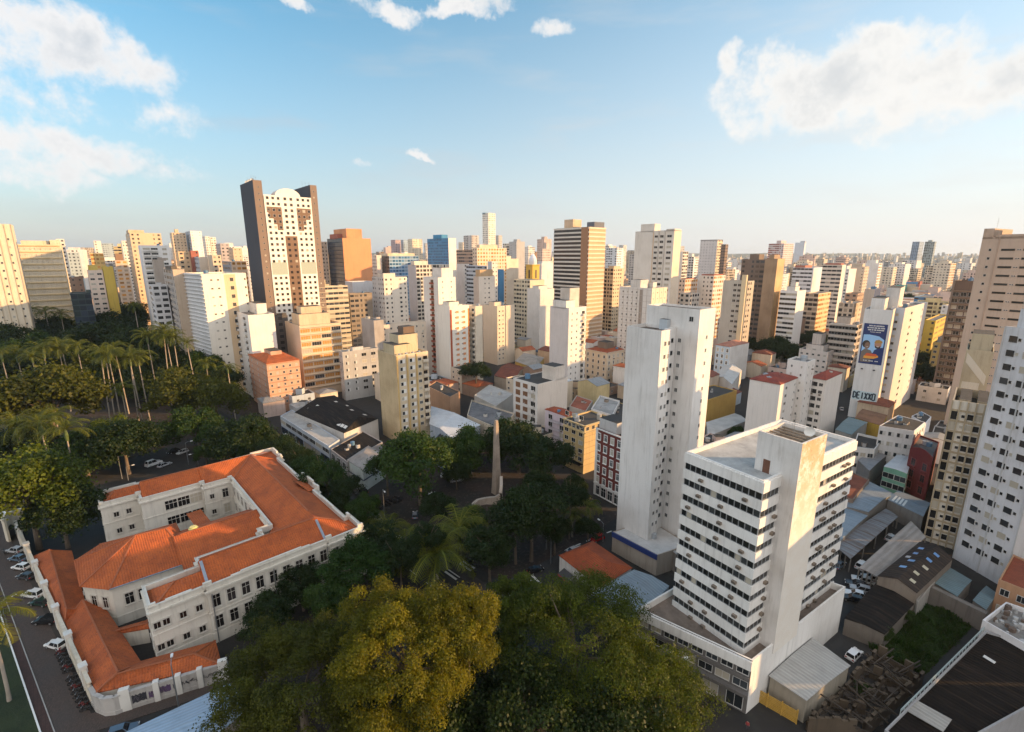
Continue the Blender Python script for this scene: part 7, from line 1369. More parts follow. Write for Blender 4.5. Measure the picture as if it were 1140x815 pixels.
for _, x, y, k in cand:
    d_ = math.hypot(x, y)
    if k == 'house':
        sx, sy = rnd.uniform(8, 12.5), rnd.uniform(8, 12.5)
        if not free(x, y, max(sx, sy) * .6): continue
        h = rnd.choice([4.5, 6, 7, 8, 10, 13]) if y > 200 else rnd.choice([4.5, 6, 7, 8])
        hl.append((y, x, sx, sy, h)); FOOT.append((x, y, max(sx, sy) * .55))
    else:
        w = rnd.uniform(13, 24); 
        if not free(x, y, w * .8): continue
        g = gz(x, y); px, _p = proj((x, y, g))
        # the skyline stays where the photograph has it: a little above the eye line, lower at the far right
        sky = (274 if px < 760 else 283 if px < 940 else 291); ytop = sky + rnd.triangular(-12 if px < 760 else -8, 44, 14) * (1.0 if y < 900 else .55)
        if 940 < px < 1010: ytop = max(ytop, 291)
        z = atD(px, ytop, y).z; h = z - g
        if y < 430: h = min(h, 26)
        if h < 9: h = rnd.uniform(9, 15)
        if h > 78: h = rnd.uniform(45, 75)
        bl.append((y, x, w, rnd.uniform(11, 20), h)); FOOT.append((x, y, w * .7))
hl.sort(); bl.sort()
def side(px):
    b = min(LMK, key=lambda q: abs(q[0] - px)); return b
def fill_house(y, x, sx, sy, h):
    ci = rnd.choices(range(9), [5, 6, 2, 3, 3, 2, 2, 1, 1])[0]; ri = rnd.choices(range(6), [5, 3, 4, 3, 4, 1])[0]; g = gz(x, y); P = [p for p in box_plan((x, y), 42 + rnd.uniform(-4, 4), sx, sy)]
    if ri < 3 or ri == 5:
        r_, q, z = gable('house', 'house', '', None, h + g, rnd.uniform(1.0, 2.0), CN[ci][1], RN[ri][1], .3, world=P, along=rnd.choice([0, 1]), hip=rnd.choice([0, 2.5]), z0=g)
    else:
        r_, q, z = polyb('house', 'house', '', None, h + g, CN[ci][1], RN[ri][1], .5, g, world=P)
        if rnd.random() < .6: c = sum(q, Vector((0, 0))) / 4; rooftop_room(r_, [c + Vector(v) for v in ((-1.5, -1.5), (1.5, -1.5), (1.5, 1.5), (-1.5, 1.5))], h - .5, h + rnd.uniform(1.2, 2.6), CN[ci][1])
    if y < 330:
        W = Wins(r_)
        for A, B in ((q[0], q[1]), (q[3], q[0])) if ri in (3, 4) else ():
            seg_windows(W, A, B, .6, h - .8, 2, max(1, int(h / 3.2)), 1.3, 1.3, 'plain', gl=GLD2)
        W.flush()
    FILL.append((r_, 'house', CN[ci][0], RN[ri][0], x, y, h, g))
def fill_block(y, x, w, l, h):
    ci = rnd.choices(range(9), [6, 8, 2, 3, 3, 2, 1, 1, 1])[0]; g = gz(x, y); root = thing('tower_block' if h > 30 else 'city_block', '', 'building', (x, y, g)); plan = [p - Vector((x, y)) for p in box_plan((x, y), 42 + rnd.uniform(-14, 14), w, l)]
    c = CN[ci][1]; s1, s2 = rnd.choice(['win', 'dense', 'rib', 'bal', 'win', 'small', None]), rnd.choice(['win', 'win', 'bal', 'small', 'warm', 'dense', None]); nf = max(2, round(h / 3)); mats = [wall(c, .3, .85, .3)]; faces = [0, 0, 0, 0]
    for i, s, ln in ((0, s2, w), (3, s1, l)):
        if s: mats.append(facade(s, c, .3)); faces[i] = (len(mats) - 1, max(2, round(ln / 3.2)), nf)
    mb = MB(); inn, zr = shell(mb, plan, -4, h, faces, .7); mb.build('wall', mats, root); rm = MB(); tri_fan(rm, inn, zr); rm.build('roof', [ROOFG], root); cc = sum(plan, Vector((0, 0))) / 4; a = plan[1] - plan[0]; b = plan[3] - plan[0]; f, e = rnd.uniform(.15, .3), rnd.uniform(.15, .3)
    rooftop_room(root, [cc - a * f - b * e, cc + a * f - b * e, cc + a * f + b * e, cc - a * f + b * e], zr, h + rnd.uniform(1.8, 4), c)
    FILL.append((root, 'tower' if h > 30 else 'block', CN[ci][0], {'rib': 'ribbon windows', 'bal': 'balcony bands', 'dense': 'close set windows', 'win': 'square windows', 'small': 'tiny windows', None: 'blank wall'}[s1], x, y, h, g))
for a in hl[:230]: fill_house(*a)
for y, x, w, l, h in bl[:230]: fill_block(y, x, w, l, h)
# everything farther reads as one mass of roofs and slabs
mb = MB(); mats = [wall(c, .3) for _, c in CN[:6]] + [concrete((.3, .29, .28)), tiles((.34, .10, .05), .7)]
mats += [facade(s, CN[i][1], .3) for i in (0, 1, 3, 4) for s in ('win', 'bal')]
def mass(x, y, w, l, h, i, fac=False):
    g = gz(x, y); pl4 = box_plan((x, y), 42 + rnd.uniform(-15, 15), w, l)
    for k in range(4):
        a, b = pl4[k], pl4[(k + 1) % 4]; mb.face([(a.x, a.y, g - 3), (b.x, b.y, g - 3), (b.x, b.y, g + h), (a.x, a.y, g + h)], 8 + i if fac else i % 6, [(0, 0), (round(w / 3.2), 0), (round(w / 3.2), round(h / 3)), (0, round(h / 3))])
    mb.face([(p.x, p.y, g + h) for p in pl4], rnd.choice([6, 7, 7, 0]) if not fac else 6)
for y, x, w, l, h in bl[230:]: mass(x, y, w, l, h, rnd.randrange(8), True)
for y, x, sx, sy, h in hl[230:]: mass(x, y, sx, sy, h, rnd.randrange(6))
for _ in range(5200):
    y = 620 + 5200 * rnd.random() ** 1.6; x = rnd.uniform(-1.15, 1.15) * y * 1.1
    if not free(x, y, 8): continue
    t_ = rnd.random()
    if t_ < .80: mass(x, y, rnd.uniform(9, 22), rnd.uniform(9, 20), rnd.uniform(4, 11), rnd.randrange(6))
    else:
        px, _ = proj((x, y, gz(x, y))); hmax = 46 if px < 760 else 34
        mass(x, y, rnd.uniform(13, 24), rnd.uniform(12, 20), min(hmax, rnd.uniform(12, 58)), rnd.randrange(8), True)
o = mb.build('far_city', mats); tag(o, 'dense mass of distant roofs and slabs reaching the horizon', 'city', kind='stuff')
# hills on the horizon
def hills():
    mb = MB(); m, t, b = new_mat('far_wooded_hills'); n1 = t.noise(pos(t), .004, 6, .65); t.l.new(t.mix(t.smooth(n1, .4, .62), (.03, .05, .025), (.10, .10, .085)), b.inputs['Base Color']); b.inputs['Roughness'].default_value = 1
    N = 90
    for (R0, hb, sd_) in ((7800, 62, 1), (11000, 100, 5)):
        pts = []
        for k in range(N + 1):
            a = R(25 + 130 * k / N); h = hb + 26 * math.sin(a * 7 + sd_) + 15 * math.sin(a * 17 + sd_ * 2) + 7 * math.sin(a * 41); pts.append((a, h))
        for (a0, h0), (a1, h1) in zip(pts[:-1], pts[1:]):
            for f0, f1, r0, r1 in ((0, .5, R0 - 1600, R0 - 800), (.5, 1, R0 - 800, R0), (1, .2, R0, R0 + 1400)):
                mb.face([(r0 * math.cos(a0), r0 * math.sin(a0), h0 * f0), (r0 * math.cos(a1), r0 * math.sin(a1), h1 * f0), (r1 * math.cos(a1), r1 * math.sin(a1), h1 * f1), (r1 * math.cos(a0), r1 * math.sin(a0), h0 * f1)])
    o = mb.build('hills', m); o['kind'] = 'structure'
hills()
# labels that single the houses and blocks out
ORD = ['nearest', 'second nearest', 'third nearest', 'fourth nearest', 'fifth nearest', 'sixth nearest', 'seventh nearest', 'eighth nearest', 'ninth nearest', 'tenth nearest', 'eleventh nearest', 'twelfth nearest']
def label_fill():
    seen = {}
    for root, kd, cn, ft, x, y, h, g in sorted(FILL, key=lambda q: q[5]):
        px, py = proj((x, y, g + h)); b = side(px); wh = 'left of' if px < b[0] - 9 else 'right of' if px > b[0] + 9 else 'in line with'
        zone = 'low' if h < 9 else 'taller' if h < 14 else 'mid height' if h < 30 else 'tall'
        key = (kd, cn, ft, b[1], wh, zone); n = seen.get(key, 0); seen[key] = n + 1
        root['label'] = f"{zone} {cn} {kd}, {ft}, {(ORD[min(n, 11)] + ' such ') if n else ''}{wh} {b[1]}"
        root['group'] = {'house': 'houses filling the blocks of the city', 'block': 'city blocks of the middle height', 'tower': 'far tower blocks of the city'}[kd]
label_fill()

# ---------------------------------------------------------------- trees
def leaf_mat(name, a, b_, trans=.35):
    m = bpy.data.materials.new(name); m.use_nodes = True; t = NT(m.node_tree); t.n.clear(); out = t.add('ShaderNodeOutputMaterial')
    at_ = t.add('ShaderNodeAttribute', attribute_name='tone'); oi = t.add('ShaderNodeObjectInfo')
    c = t.mix(at_.outputs['Fac'], a, b_); c = t.mix(t.math('MULTIPLY', oi.outputs['Random'], .35), c, tuple(x * .6 for x in a))
    d = t.add('ShaderNodeBsdfPrincipled', inp={'Roughness': .55, 'Specular IOR Level': .25}); t.l.new(c, d.inputs['Base Color']); tr = t.add('ShaderNodeBsdfTranslucent'); t.l.new(t.mix(.5, c, tuple(min(1, x * 1.6) for x in b_)), tr.inputs[0])
    mx = t.add('ShaderNodeMixShader'); mx.inputs[0].default_value = trans; t.l.new(d.outputs[0], mx.inputs[1]); t.l.new(tr.outputs[0], mx.inputs[2]); t.l.new(mx.outputs[0], out.inputs[0]); return m
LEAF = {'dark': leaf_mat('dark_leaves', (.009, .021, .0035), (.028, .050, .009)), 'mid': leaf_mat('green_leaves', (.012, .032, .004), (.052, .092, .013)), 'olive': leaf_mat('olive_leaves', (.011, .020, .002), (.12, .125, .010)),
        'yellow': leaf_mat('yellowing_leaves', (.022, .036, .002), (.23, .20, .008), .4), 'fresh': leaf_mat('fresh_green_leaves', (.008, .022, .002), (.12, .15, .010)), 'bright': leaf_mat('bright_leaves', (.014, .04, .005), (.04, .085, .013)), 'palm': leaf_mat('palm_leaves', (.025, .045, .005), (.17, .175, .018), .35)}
BARK = concrete((.13, .10, .075), .6, 'tree_bark'); PBARK = concrete((.34, .29, .24), .4, 'palm_bark')
def quads(name, V, tone, mat_):
    """V: n x 4 x 3 corners; tone: one value per quad"""
    n = len(V); me = bpy.data.meshes.new(name); me.vertices.add(n * 4); me.vertices.foreach_set('co', V.reshape(-1).astype(np.float32)); me.loops.add(n * 4); me.loops.foreach_set('vertex_index', np.arange(n * 4, dtype=np.int32)); me.polygons.add(n); me.polygons.foreach_set('loop_start', np.arange(0, n * 4, 4, dtype=np.int32)); me.polygons.foreach_set('loop_total', np.full(n, 4, np.int32))
    a = me.attributes.new('tone', 'FLOAT', 'FACE'); a.data.foreach_set('value', tone.astype(np.float32)); me.materials.append(mat_); me.update(calc_edges=True); return me
def crown_mesh(name, ell, K, n, leaf, seed, mat_, clump=.32, low=-.35, elong=1.6):
    """leaves sit on many small clumps spread over and inside an uneven crown"""
    g = np.random.default_rng(seed); rx, ry, rz = ell; C = []
    while len(C) < K:
        d = g.normal(size=3); d /= np.linalg.norm(d)
        if d[2] < low: continue
        f = g.uniform(.45, 1.0) ** .5; wob = 1 + .16 * math.sin(3 * math.atan2(d[1], d[0]) + seed) + .1 * g.normal(); C.append(np.array([d[0] * rx, d[1] * ry, d[2] * rz]) * f * wob)
    C = np.array(C); rr = clump * min(rx, rz * 1.3) * g.uniform(.55, 1.25, K); w = rr ** 2 / (rr ** 2).sum(); idx = g.choice(K, n, p=w); d = g.normal(size=(n, 3)); d /= np.linalg.norm(d, axis=1)[:, None]; d[:, 2] = np.where(d[:, 2] < -.5, -d[:, 2], d[:, 2]); rad = rr[idx] * g.uniform(.5, 1.08, n) ** .6 * (1 + (g.random(n) < .3) * g.uniform(0, .75, n))
    P = C[idx] + d * rad[:, None] * np.array([1, 1, .8]); nr = d * .9 + g.normal(size=(n, 3)) * .55; nr /= np.linalg.norm(nr, axis=1)[:, None]
    a = np.cross(nr, g.normal(size=(n, 3))); a /= np.linalg.norm(a, axis=1)[:, None]; b = np.cross(nr, a); s = leaf * g.uniform(.6, 1.35, n)[:, None]
    V = np.stack([P - a * s * .5, P + b * s * .5 * elong * .6, P + a * s * .5 * elong, P - b * s * .5 * elong * .6], 1); V += g.normal(size=V.shape) * leaf * .07
    tone = np.clip(g.uniform(0, 1, K)[idx] * .6 + g.uniform(0, .4, n), 0, 1); return quads(name, V, tone, mat_), C
def trunk_mesh(H, r, C, seed, lean=0.0):
    mb = MB(); g = random.Random(seed); top = Vector((lean, 0, H)); mb.tube([(0, 0, 0), (lean * .2 + g.uniform(-.1, .1), 0, H * .35), (lean * .6, g.uniform(-.2, .2), H * .7), top], [r * 1.25, r, r * .85, r * .7], 9)
    for c in C[:9]:
        e = Vector((c[0], c[1], H + c[2] + 0.0)); m_ = top.lerp(e, .5) + Vector((0, 0, -.12 * e.length * .3)); mb.tube([top - Vector((0, 0, H * g.uniform(.05, .3))), m_, e], [r * .5, r * .3, r * .1], 6)
    return mb.mesh('trunk', [BARK])
TK = {}
def treekind(kind, var, R_, leafn, leafs, squash=.78):
    key = (kind, var)
    if key not in TK:
        me, C = crown_mesh('crown', (R_, R_ * .95, R_ * squash), 42, leafn, leafs, 100 + var * 7 + len(kind), LEAF[kind]); TK[key] = (me, C, trunk_mesh(R_ * 1.25, R_ * .06, C, var), R_)
    return TK[key]
def tree(px, py, rpx, by, kind, label, var=0, D=None, group=None, squash=None, name='broadleaf_tree', unique=None):
    """crown centre at a photograph pixel, radius in pixels, trunk foot on the ground row by"""
    D = D or D_of(by); c = atD(px, py, D); r = rpx * D / F / 0.93; g = gz(c.x, c.y); root = thing(name, label, 'tree', (c.x, c.y, g), RND.uniform(0, 6.28), group); hz = max(c.z - g, r * .8)
    if unique:
        me, C = crown_mesh('crown', (r, r * .95, r * (squash or .75)), unique[0], unique[1], unique[2], unique[3], LEAF[kind], unique[4] if len(unique) > 4 else .3); link('crown', me, root, (0, 0, hz)); link('trunk', trunk_mesh(hz, max(.35, r * .05), C, var), root); return root
    me, C, tm, R0 = treekind(kind, var % 3, 5.0, 15000, .30); s = r / R0
    o = link('crown', me, root, (0, 0, hz)); o.scale = (s, s, s * (squash or 1)); t_ = link('trunk', tm, root); t_.scale = (s, s, hz / (R0 * 1.25)); return root
PG = 'broadleaf trees of the park'; SG = 'trees around the obelisk square'; AG = 'street trees along the avenue'
T_ = [  # px, py, rpx, by, kind, label
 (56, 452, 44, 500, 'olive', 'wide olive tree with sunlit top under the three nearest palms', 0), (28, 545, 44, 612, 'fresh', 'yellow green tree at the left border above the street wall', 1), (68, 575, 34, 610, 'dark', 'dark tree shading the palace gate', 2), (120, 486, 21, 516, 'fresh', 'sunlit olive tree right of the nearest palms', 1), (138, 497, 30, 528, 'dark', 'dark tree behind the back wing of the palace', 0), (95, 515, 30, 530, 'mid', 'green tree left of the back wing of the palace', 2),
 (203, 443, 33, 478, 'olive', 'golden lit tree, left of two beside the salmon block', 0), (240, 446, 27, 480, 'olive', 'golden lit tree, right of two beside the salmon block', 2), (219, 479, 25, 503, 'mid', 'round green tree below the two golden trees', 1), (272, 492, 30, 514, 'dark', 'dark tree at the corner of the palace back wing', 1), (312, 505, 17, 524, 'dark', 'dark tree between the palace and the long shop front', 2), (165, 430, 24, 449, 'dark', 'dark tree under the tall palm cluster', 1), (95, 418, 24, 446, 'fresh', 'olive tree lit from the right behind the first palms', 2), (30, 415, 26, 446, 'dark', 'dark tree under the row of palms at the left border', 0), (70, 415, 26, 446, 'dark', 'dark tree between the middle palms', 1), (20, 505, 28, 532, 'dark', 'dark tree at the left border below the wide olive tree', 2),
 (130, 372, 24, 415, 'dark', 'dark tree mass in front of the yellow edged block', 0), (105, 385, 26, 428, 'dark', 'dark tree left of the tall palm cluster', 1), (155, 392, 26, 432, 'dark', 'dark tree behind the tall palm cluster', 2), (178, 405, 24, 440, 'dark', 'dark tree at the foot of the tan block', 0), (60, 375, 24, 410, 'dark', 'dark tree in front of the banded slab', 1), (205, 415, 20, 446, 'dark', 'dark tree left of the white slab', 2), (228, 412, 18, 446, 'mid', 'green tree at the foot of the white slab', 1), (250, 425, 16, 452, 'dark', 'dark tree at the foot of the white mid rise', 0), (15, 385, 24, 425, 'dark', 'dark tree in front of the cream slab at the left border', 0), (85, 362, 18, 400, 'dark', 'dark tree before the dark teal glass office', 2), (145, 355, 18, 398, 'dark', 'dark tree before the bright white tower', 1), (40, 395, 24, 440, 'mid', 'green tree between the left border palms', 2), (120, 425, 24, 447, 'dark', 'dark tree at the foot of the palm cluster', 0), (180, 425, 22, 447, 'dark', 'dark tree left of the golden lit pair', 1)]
for px, py, r_, by, k, lb, v in T_: tree(px, py, r_, by, k, lb, v, group=PG)
for px, py, r_, by, k, lb, v in [(344, 523, 16, 556, 'mid', 'green street tree in front of the long white shop', 0), (363, 533, 21, 572, 'mid', 'large green street tree in front of the low dark shop', 1), (325, 538, 11, 560, 'bright', 'small light green tree at the palace parapet', 2), (385, 545, 15, 580, 'dark', 'dark street tree opposite the pale green corner shop', 2), (402, 572, 16, 600, 'mid', 'green street tree beside the zebra crossing', 0), (300, 515, 14, 538, 'dark', 'dark street tree at the far end of the avenue wing', 1), (420, 605, 24, 640, 'dark', 'dark tree at the right end of the palace front', 1), (445, 622, 20, 660, 'dark', 'dark tree left of the yellow lit feather palm', 2)]: tree(px, py, r_, by, k, lb, v, group=AG)
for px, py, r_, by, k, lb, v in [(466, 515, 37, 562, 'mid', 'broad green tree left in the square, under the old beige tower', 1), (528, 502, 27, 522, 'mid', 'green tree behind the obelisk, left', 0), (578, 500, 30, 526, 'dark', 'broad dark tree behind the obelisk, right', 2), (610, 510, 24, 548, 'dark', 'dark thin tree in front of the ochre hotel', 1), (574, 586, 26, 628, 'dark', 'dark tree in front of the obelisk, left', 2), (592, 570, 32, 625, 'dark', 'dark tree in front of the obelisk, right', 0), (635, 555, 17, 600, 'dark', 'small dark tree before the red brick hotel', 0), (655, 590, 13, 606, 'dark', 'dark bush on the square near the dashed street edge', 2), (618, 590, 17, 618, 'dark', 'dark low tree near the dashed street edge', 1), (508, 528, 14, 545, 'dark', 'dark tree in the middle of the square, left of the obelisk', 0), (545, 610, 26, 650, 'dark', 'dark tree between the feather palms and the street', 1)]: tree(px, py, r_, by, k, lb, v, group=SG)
tree(395, 633, 34, 668, 'bright', 'round bright green tree in front of the palace long facade', 0, unique=(90, 34000, .24, 31, .22))
tree(335, 652, 24, 680, 'dark', 'dark low tree hiding the foot of the palace long facade', 1); tree(300, 690, 26, 715, 'dark', 'dark shrub like tree at the corner of the palace long facade', 2); tree(365, 668, 24, 700, 'mid', 'green tree left of the bright round one', 0)
FG = 'big trees of the near park'
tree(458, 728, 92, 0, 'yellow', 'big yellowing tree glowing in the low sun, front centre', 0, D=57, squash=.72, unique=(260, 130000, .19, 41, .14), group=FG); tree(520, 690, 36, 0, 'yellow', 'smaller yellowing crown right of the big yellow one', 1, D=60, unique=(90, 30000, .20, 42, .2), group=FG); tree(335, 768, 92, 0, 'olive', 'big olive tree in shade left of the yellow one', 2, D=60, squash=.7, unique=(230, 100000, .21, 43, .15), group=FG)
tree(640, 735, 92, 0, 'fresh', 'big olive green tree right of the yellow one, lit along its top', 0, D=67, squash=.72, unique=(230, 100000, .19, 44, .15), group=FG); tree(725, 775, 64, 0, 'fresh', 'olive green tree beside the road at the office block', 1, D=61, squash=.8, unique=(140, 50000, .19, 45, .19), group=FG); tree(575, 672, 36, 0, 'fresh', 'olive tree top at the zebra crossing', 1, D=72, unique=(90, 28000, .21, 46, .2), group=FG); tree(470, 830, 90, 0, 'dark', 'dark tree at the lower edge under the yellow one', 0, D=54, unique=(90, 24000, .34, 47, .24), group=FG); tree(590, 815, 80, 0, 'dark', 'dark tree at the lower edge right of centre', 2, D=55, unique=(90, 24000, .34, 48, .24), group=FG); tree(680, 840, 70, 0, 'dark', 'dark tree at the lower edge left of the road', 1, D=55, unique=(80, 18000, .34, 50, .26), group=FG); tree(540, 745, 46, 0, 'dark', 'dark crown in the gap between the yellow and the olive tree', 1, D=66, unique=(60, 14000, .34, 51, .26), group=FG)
for px, py, r_, by, k, lb, v in [(487, 566, 18, 590, 'dark', 'dark tree by the avenue edge of the square, below the broad left one', 0), (520, 580, 17, 606, 'mid', 'green tree between the obelisk wall and the feather palms', 1), (603, 545, 18, 572, 'dark', 'dark tree right of the obelisk foot', 2), (640, 540, 12, 562, 'dark', 'dark tree at the foot of the ochre hotel', 1), (430, 520, 18, 552, 'mid', 'green tree at the left corner of the square by the pale green shop', 2), (505, 505, 20, 530, 'mid', 'green tree between the broad left tree and the obelisk', 0), (475, 600, 18, 640, 'dark', 'dark tree under the feather palms', 1)]: tree(px, py, r_, by, k, lb, v, group=SG)
for px, py, r_, by, k, lb, v in [(352, 552, 13, 575, 'dark', 'dark street tree against the palace parapet, middle', 0), (375, 562, 14, 588, 'dark', 'dark street tree against the palace parapet, right', 1), (335, 512, 13, 540, 'dark', 'dark street tree left of the green ones before the long shop', 2), (408, 560, 12, 585, 'mid', 'small street tree at the left end of the zebra crossing', 0), (285, 500, 15, 522, 'dark', 'dark street tree behind the far corner of the palace', 1), (250, 500, 15, 516, 'dark', 'dark tree along the back street, right of the parked cars', 2), (228, 505, 11, 518, 'mid', 'small tree along the back street near the parked cars', 0)]: tree(px, py, r_, by, k, lb, v, group=AG)
g_ = np.random.default_rng(5); n_ = 9000; lot = [at(968, 722).xy, at(1028, 752).xy, at(1090, 690).xy, at(1030, 672).xy]; u_, v_ = g_.uniform(0, 1, n_), g_.uniform(0, 1, n_); L4 = [np.array(p) for p in lot]
P_ = (L4[0] * (1 - u_)[:, None] + L4[1] * u_[:, None]) * (1 - v_)[:, None] + (L4[3] * (1 - u_)[:, None] + L4[2] * u_[:, None]) * v_[:, None]; hgt = .25 + .9 * np.clip(np.sin(P_[:, 0] * .9) * np.cos(P_[:, 1] * .7) + g_.normal(0, .3, n_), 0, 1.2); aa = g_.uniform(0, 6.28, n_); dx = np.stack([np.cos(aa), np.sin(aa)], 1) * .22; tl_ = g_.normal(0, .25, (n_, 2))
Q_ = np.zeros((n_, 4, 3)); Q_[:, 0, :2] = P_ - dx; Q_[:, 1, :2] = P_ + dx; Q_[:, 2, :2] = P_ + dx * .4 + tl_; Q_[:, 3, :2] = P_ - dx * .4 + tl_; Q_[:, :2, 2] = .04; Q_[:, 2:, 2] = hgt[:, None]
gt = link('tall_grass', quads('tall_grass', Q_, g_.uniform(0, 1, n_), LEAF['bright'])); tag(gt, 'tall weeds and grass in the overgrown lot', 'grass', kind='stuff')
RG = 'trees among the blocks on the right'
for px, py, r_, D, k, lb, v in [(862, 392, 17, 305, 'dark', 'dark tree right of the pale blue house', 0), (886, 396, 14, 298, 'dark', 'dark tree left of the pinkish stepped flats', 1), (936, 404, 12, 282, 'dark', 'dark tree right of the pinkish stepped flats', 2), (845, 386, 11, 325, 'dark', 'dark tree above the pale blue house roof', 1), (1035, 402, 15, 285, 'dark', 'dark tree left of the ochre flats', 1), (1055, 420, 15, 245, 'dark', 'dark tree below the ochre flats', 0), (1022, 418, 12, 252, 'dark', 'dark tree right behind the slim slab block', 2), (905, 380, 12, 330, 'dark', 'dark tree behind the pinkish stepped flats', 0)]: tree(px, py, r_, 0, k, lb, v, D=D, group=RG)
for px, py, r_, by, k, lb, v in [(985, 705, 9, 718, 'mid', 'green bush at the top of the roofless ruin', 0), (1010, 685, 8, 696, 'mid', 'green bush in the overgrown lot', 1), (962, 768, 8, 775, 'bright', 'weed tree growing inside the roofless ruin', 2), (820, 485, 9, 490, 'bright', 'small green tree under the ochre hall', 1)]: tree(px, py, r_, by, k, lb, v, name='bush')
def far_trees():
    rr = random.Random(77); seen = {}; n = 0
    while n < 90:
        y = 300 + 900 * rr.random(); x = rr.uniform(-1.05, 1.05) * y * 1.05
        if not free(x, y, 5) or parkzone(x, y): continue
        px, _ = proj((x, y, gz(x, y))); b = side(px); r = rr.uniform(4, 7.5); root = thing('broadleaf_tree', '', 'tree', (x, y, gz(x, y)), rr.uniform(0, 6), 'scattered trees between the far blocks'); me, C, tm, R0 = treekind('dark', n % 3, 5.0, 15000, .30); s = r / 5
        o = link('crown', me, root, (0, 0, r * 1.1)); o.scale = (s, s, s); t_ = link('trunk', tm, root); t_.scale = (s, s, r * 1.1 / 6.25); k = (b[1], 'left of' if px < b[0] else 'right of', y > 600); q = seen.get(k, 0); seen[k] = q + 1; FOOT.append((x, y, r)); n += 1
        root['label'] = f"{'far' if y > 600 else 'middle distance'} dark tree among roofs, {(ORD[min(q, 11)] + ' such ') if q else ''}{k[1]} {b[1]}"
far_trees()
# ---- palms
def palm_crown(seed, R_=4.4, nf=20, leafl=.8, droop=.95, lf='palm'):
    g = np.random.default_rng(seed); Q = []; T = []
    for k in range(nf):
        a = 2 * math.pi * k / nf + g.uniform(-.2, .2); el = g.uniform(-.15, 1.15) if k % 3 else g.uniform(.6, 1.35); L = R_ * g.uniform(.85, 1.1); ca, sa = math.cos(a), math.sin(a); n = 26; p = np.array([0., 0, 0]); e = el; pts = []
        for i in range(n + 1): pts.append(p.copy()); p = p + np.array([ca * math.cos(e), sa * math.cos(e), math.sin(e)]) * L / n; e -= droop * (1.9 + el * .35) / n * (0.4 + 1.2 * i / n)
        sd = np.array([-sa, ca, 0]); tn = g.uniform(0, 1)
        for i in range(1, n):
            d = pts[i + 1] - pts[i - 1]; d /= np.linalg.norm(d); up = np.cross(sd, d); w = leafl * math.sin(math.pi * min(.97, (i + 1.5) / (n + 2))) ** .6; bw = d * L / n * .25
            for s in (1, -1):
                tip = pts[i] + sd * s * w * .86 + d * w * .45 - np.array([0, 0, 1]) * w * g.uniform(.15, .6) + up * 0; Q.append([pts[i] - bw, pts[i] + bw, tip + bw * .35, tip - bw * .35]); T.append(tn * .6 + g.uniform(0, .4))
            Q.append([pts[i] - sd * .04, pts[i] + sd * .04, pts[i + 1] + sd * .04, pts[i + 1] - sd * .04]); T.append(.9)
    return quads('crown', np.array(Q), np.array(T), LEAF[lf])
PC = [palm_crown(s) for s in (1, 2, 3)]; FC = [palm_crown(9, 4.6, 22, 1.0, .95, 'palm'), palm_crown(10, 4.6, 20, 1.0, 1.1, 'palm')]
def palm_trunk(H, r=.28, shaft=True):
    mb = MB(); mb.tube([(0, 0, 0), (.1, 0, H * .12), (.12, .05, H * .5), (0, 0, H)], [r * 1.35, r * 1.1, r * 1.0, r * .7], 9); return mb.mesh('trunk', [PBARK])
def palm(px, py, D, label, var=0, rpx=None, group='royal palms of the park', crowns=PC):
    c = atD(px, py + RND.uniform(-5, 5), D); g = gz(c.x, c.y); H = c.z - g; root = thing('palm_tree', label, 'palm', (c.x, c.y, g), RND.uniform(0, 6), group); root.rotation_euler[0] = R(RND.uniform(-2.2, 2.2)); root.rotation_euler[1] = R(RND.uniform(-2.2, 2.2)); s = (rpx * (1.4 if crowns is PC else 1.4) * D / F / .95) / 3.6 if rpx else 1.0
    o = link('crown', crowns[var % len(crowns)], root, (0, 0, H)); o.scale = (s, s, s); link('trunk', palm_trunk(H - .1, .2 * max(.8, min(s, 1.2))), root); mb = MB(); mb.tube([(0, 0, H - 1.9 * s), (0, 0, H - .9 * s), (0, 0, H + .1)], [.22 * s, .3 * s, .16 * s], 9); mb.build('crownshaft', plain((.09, .13, .04), .5, 0, .2, 'palm_crownshaft'), root)
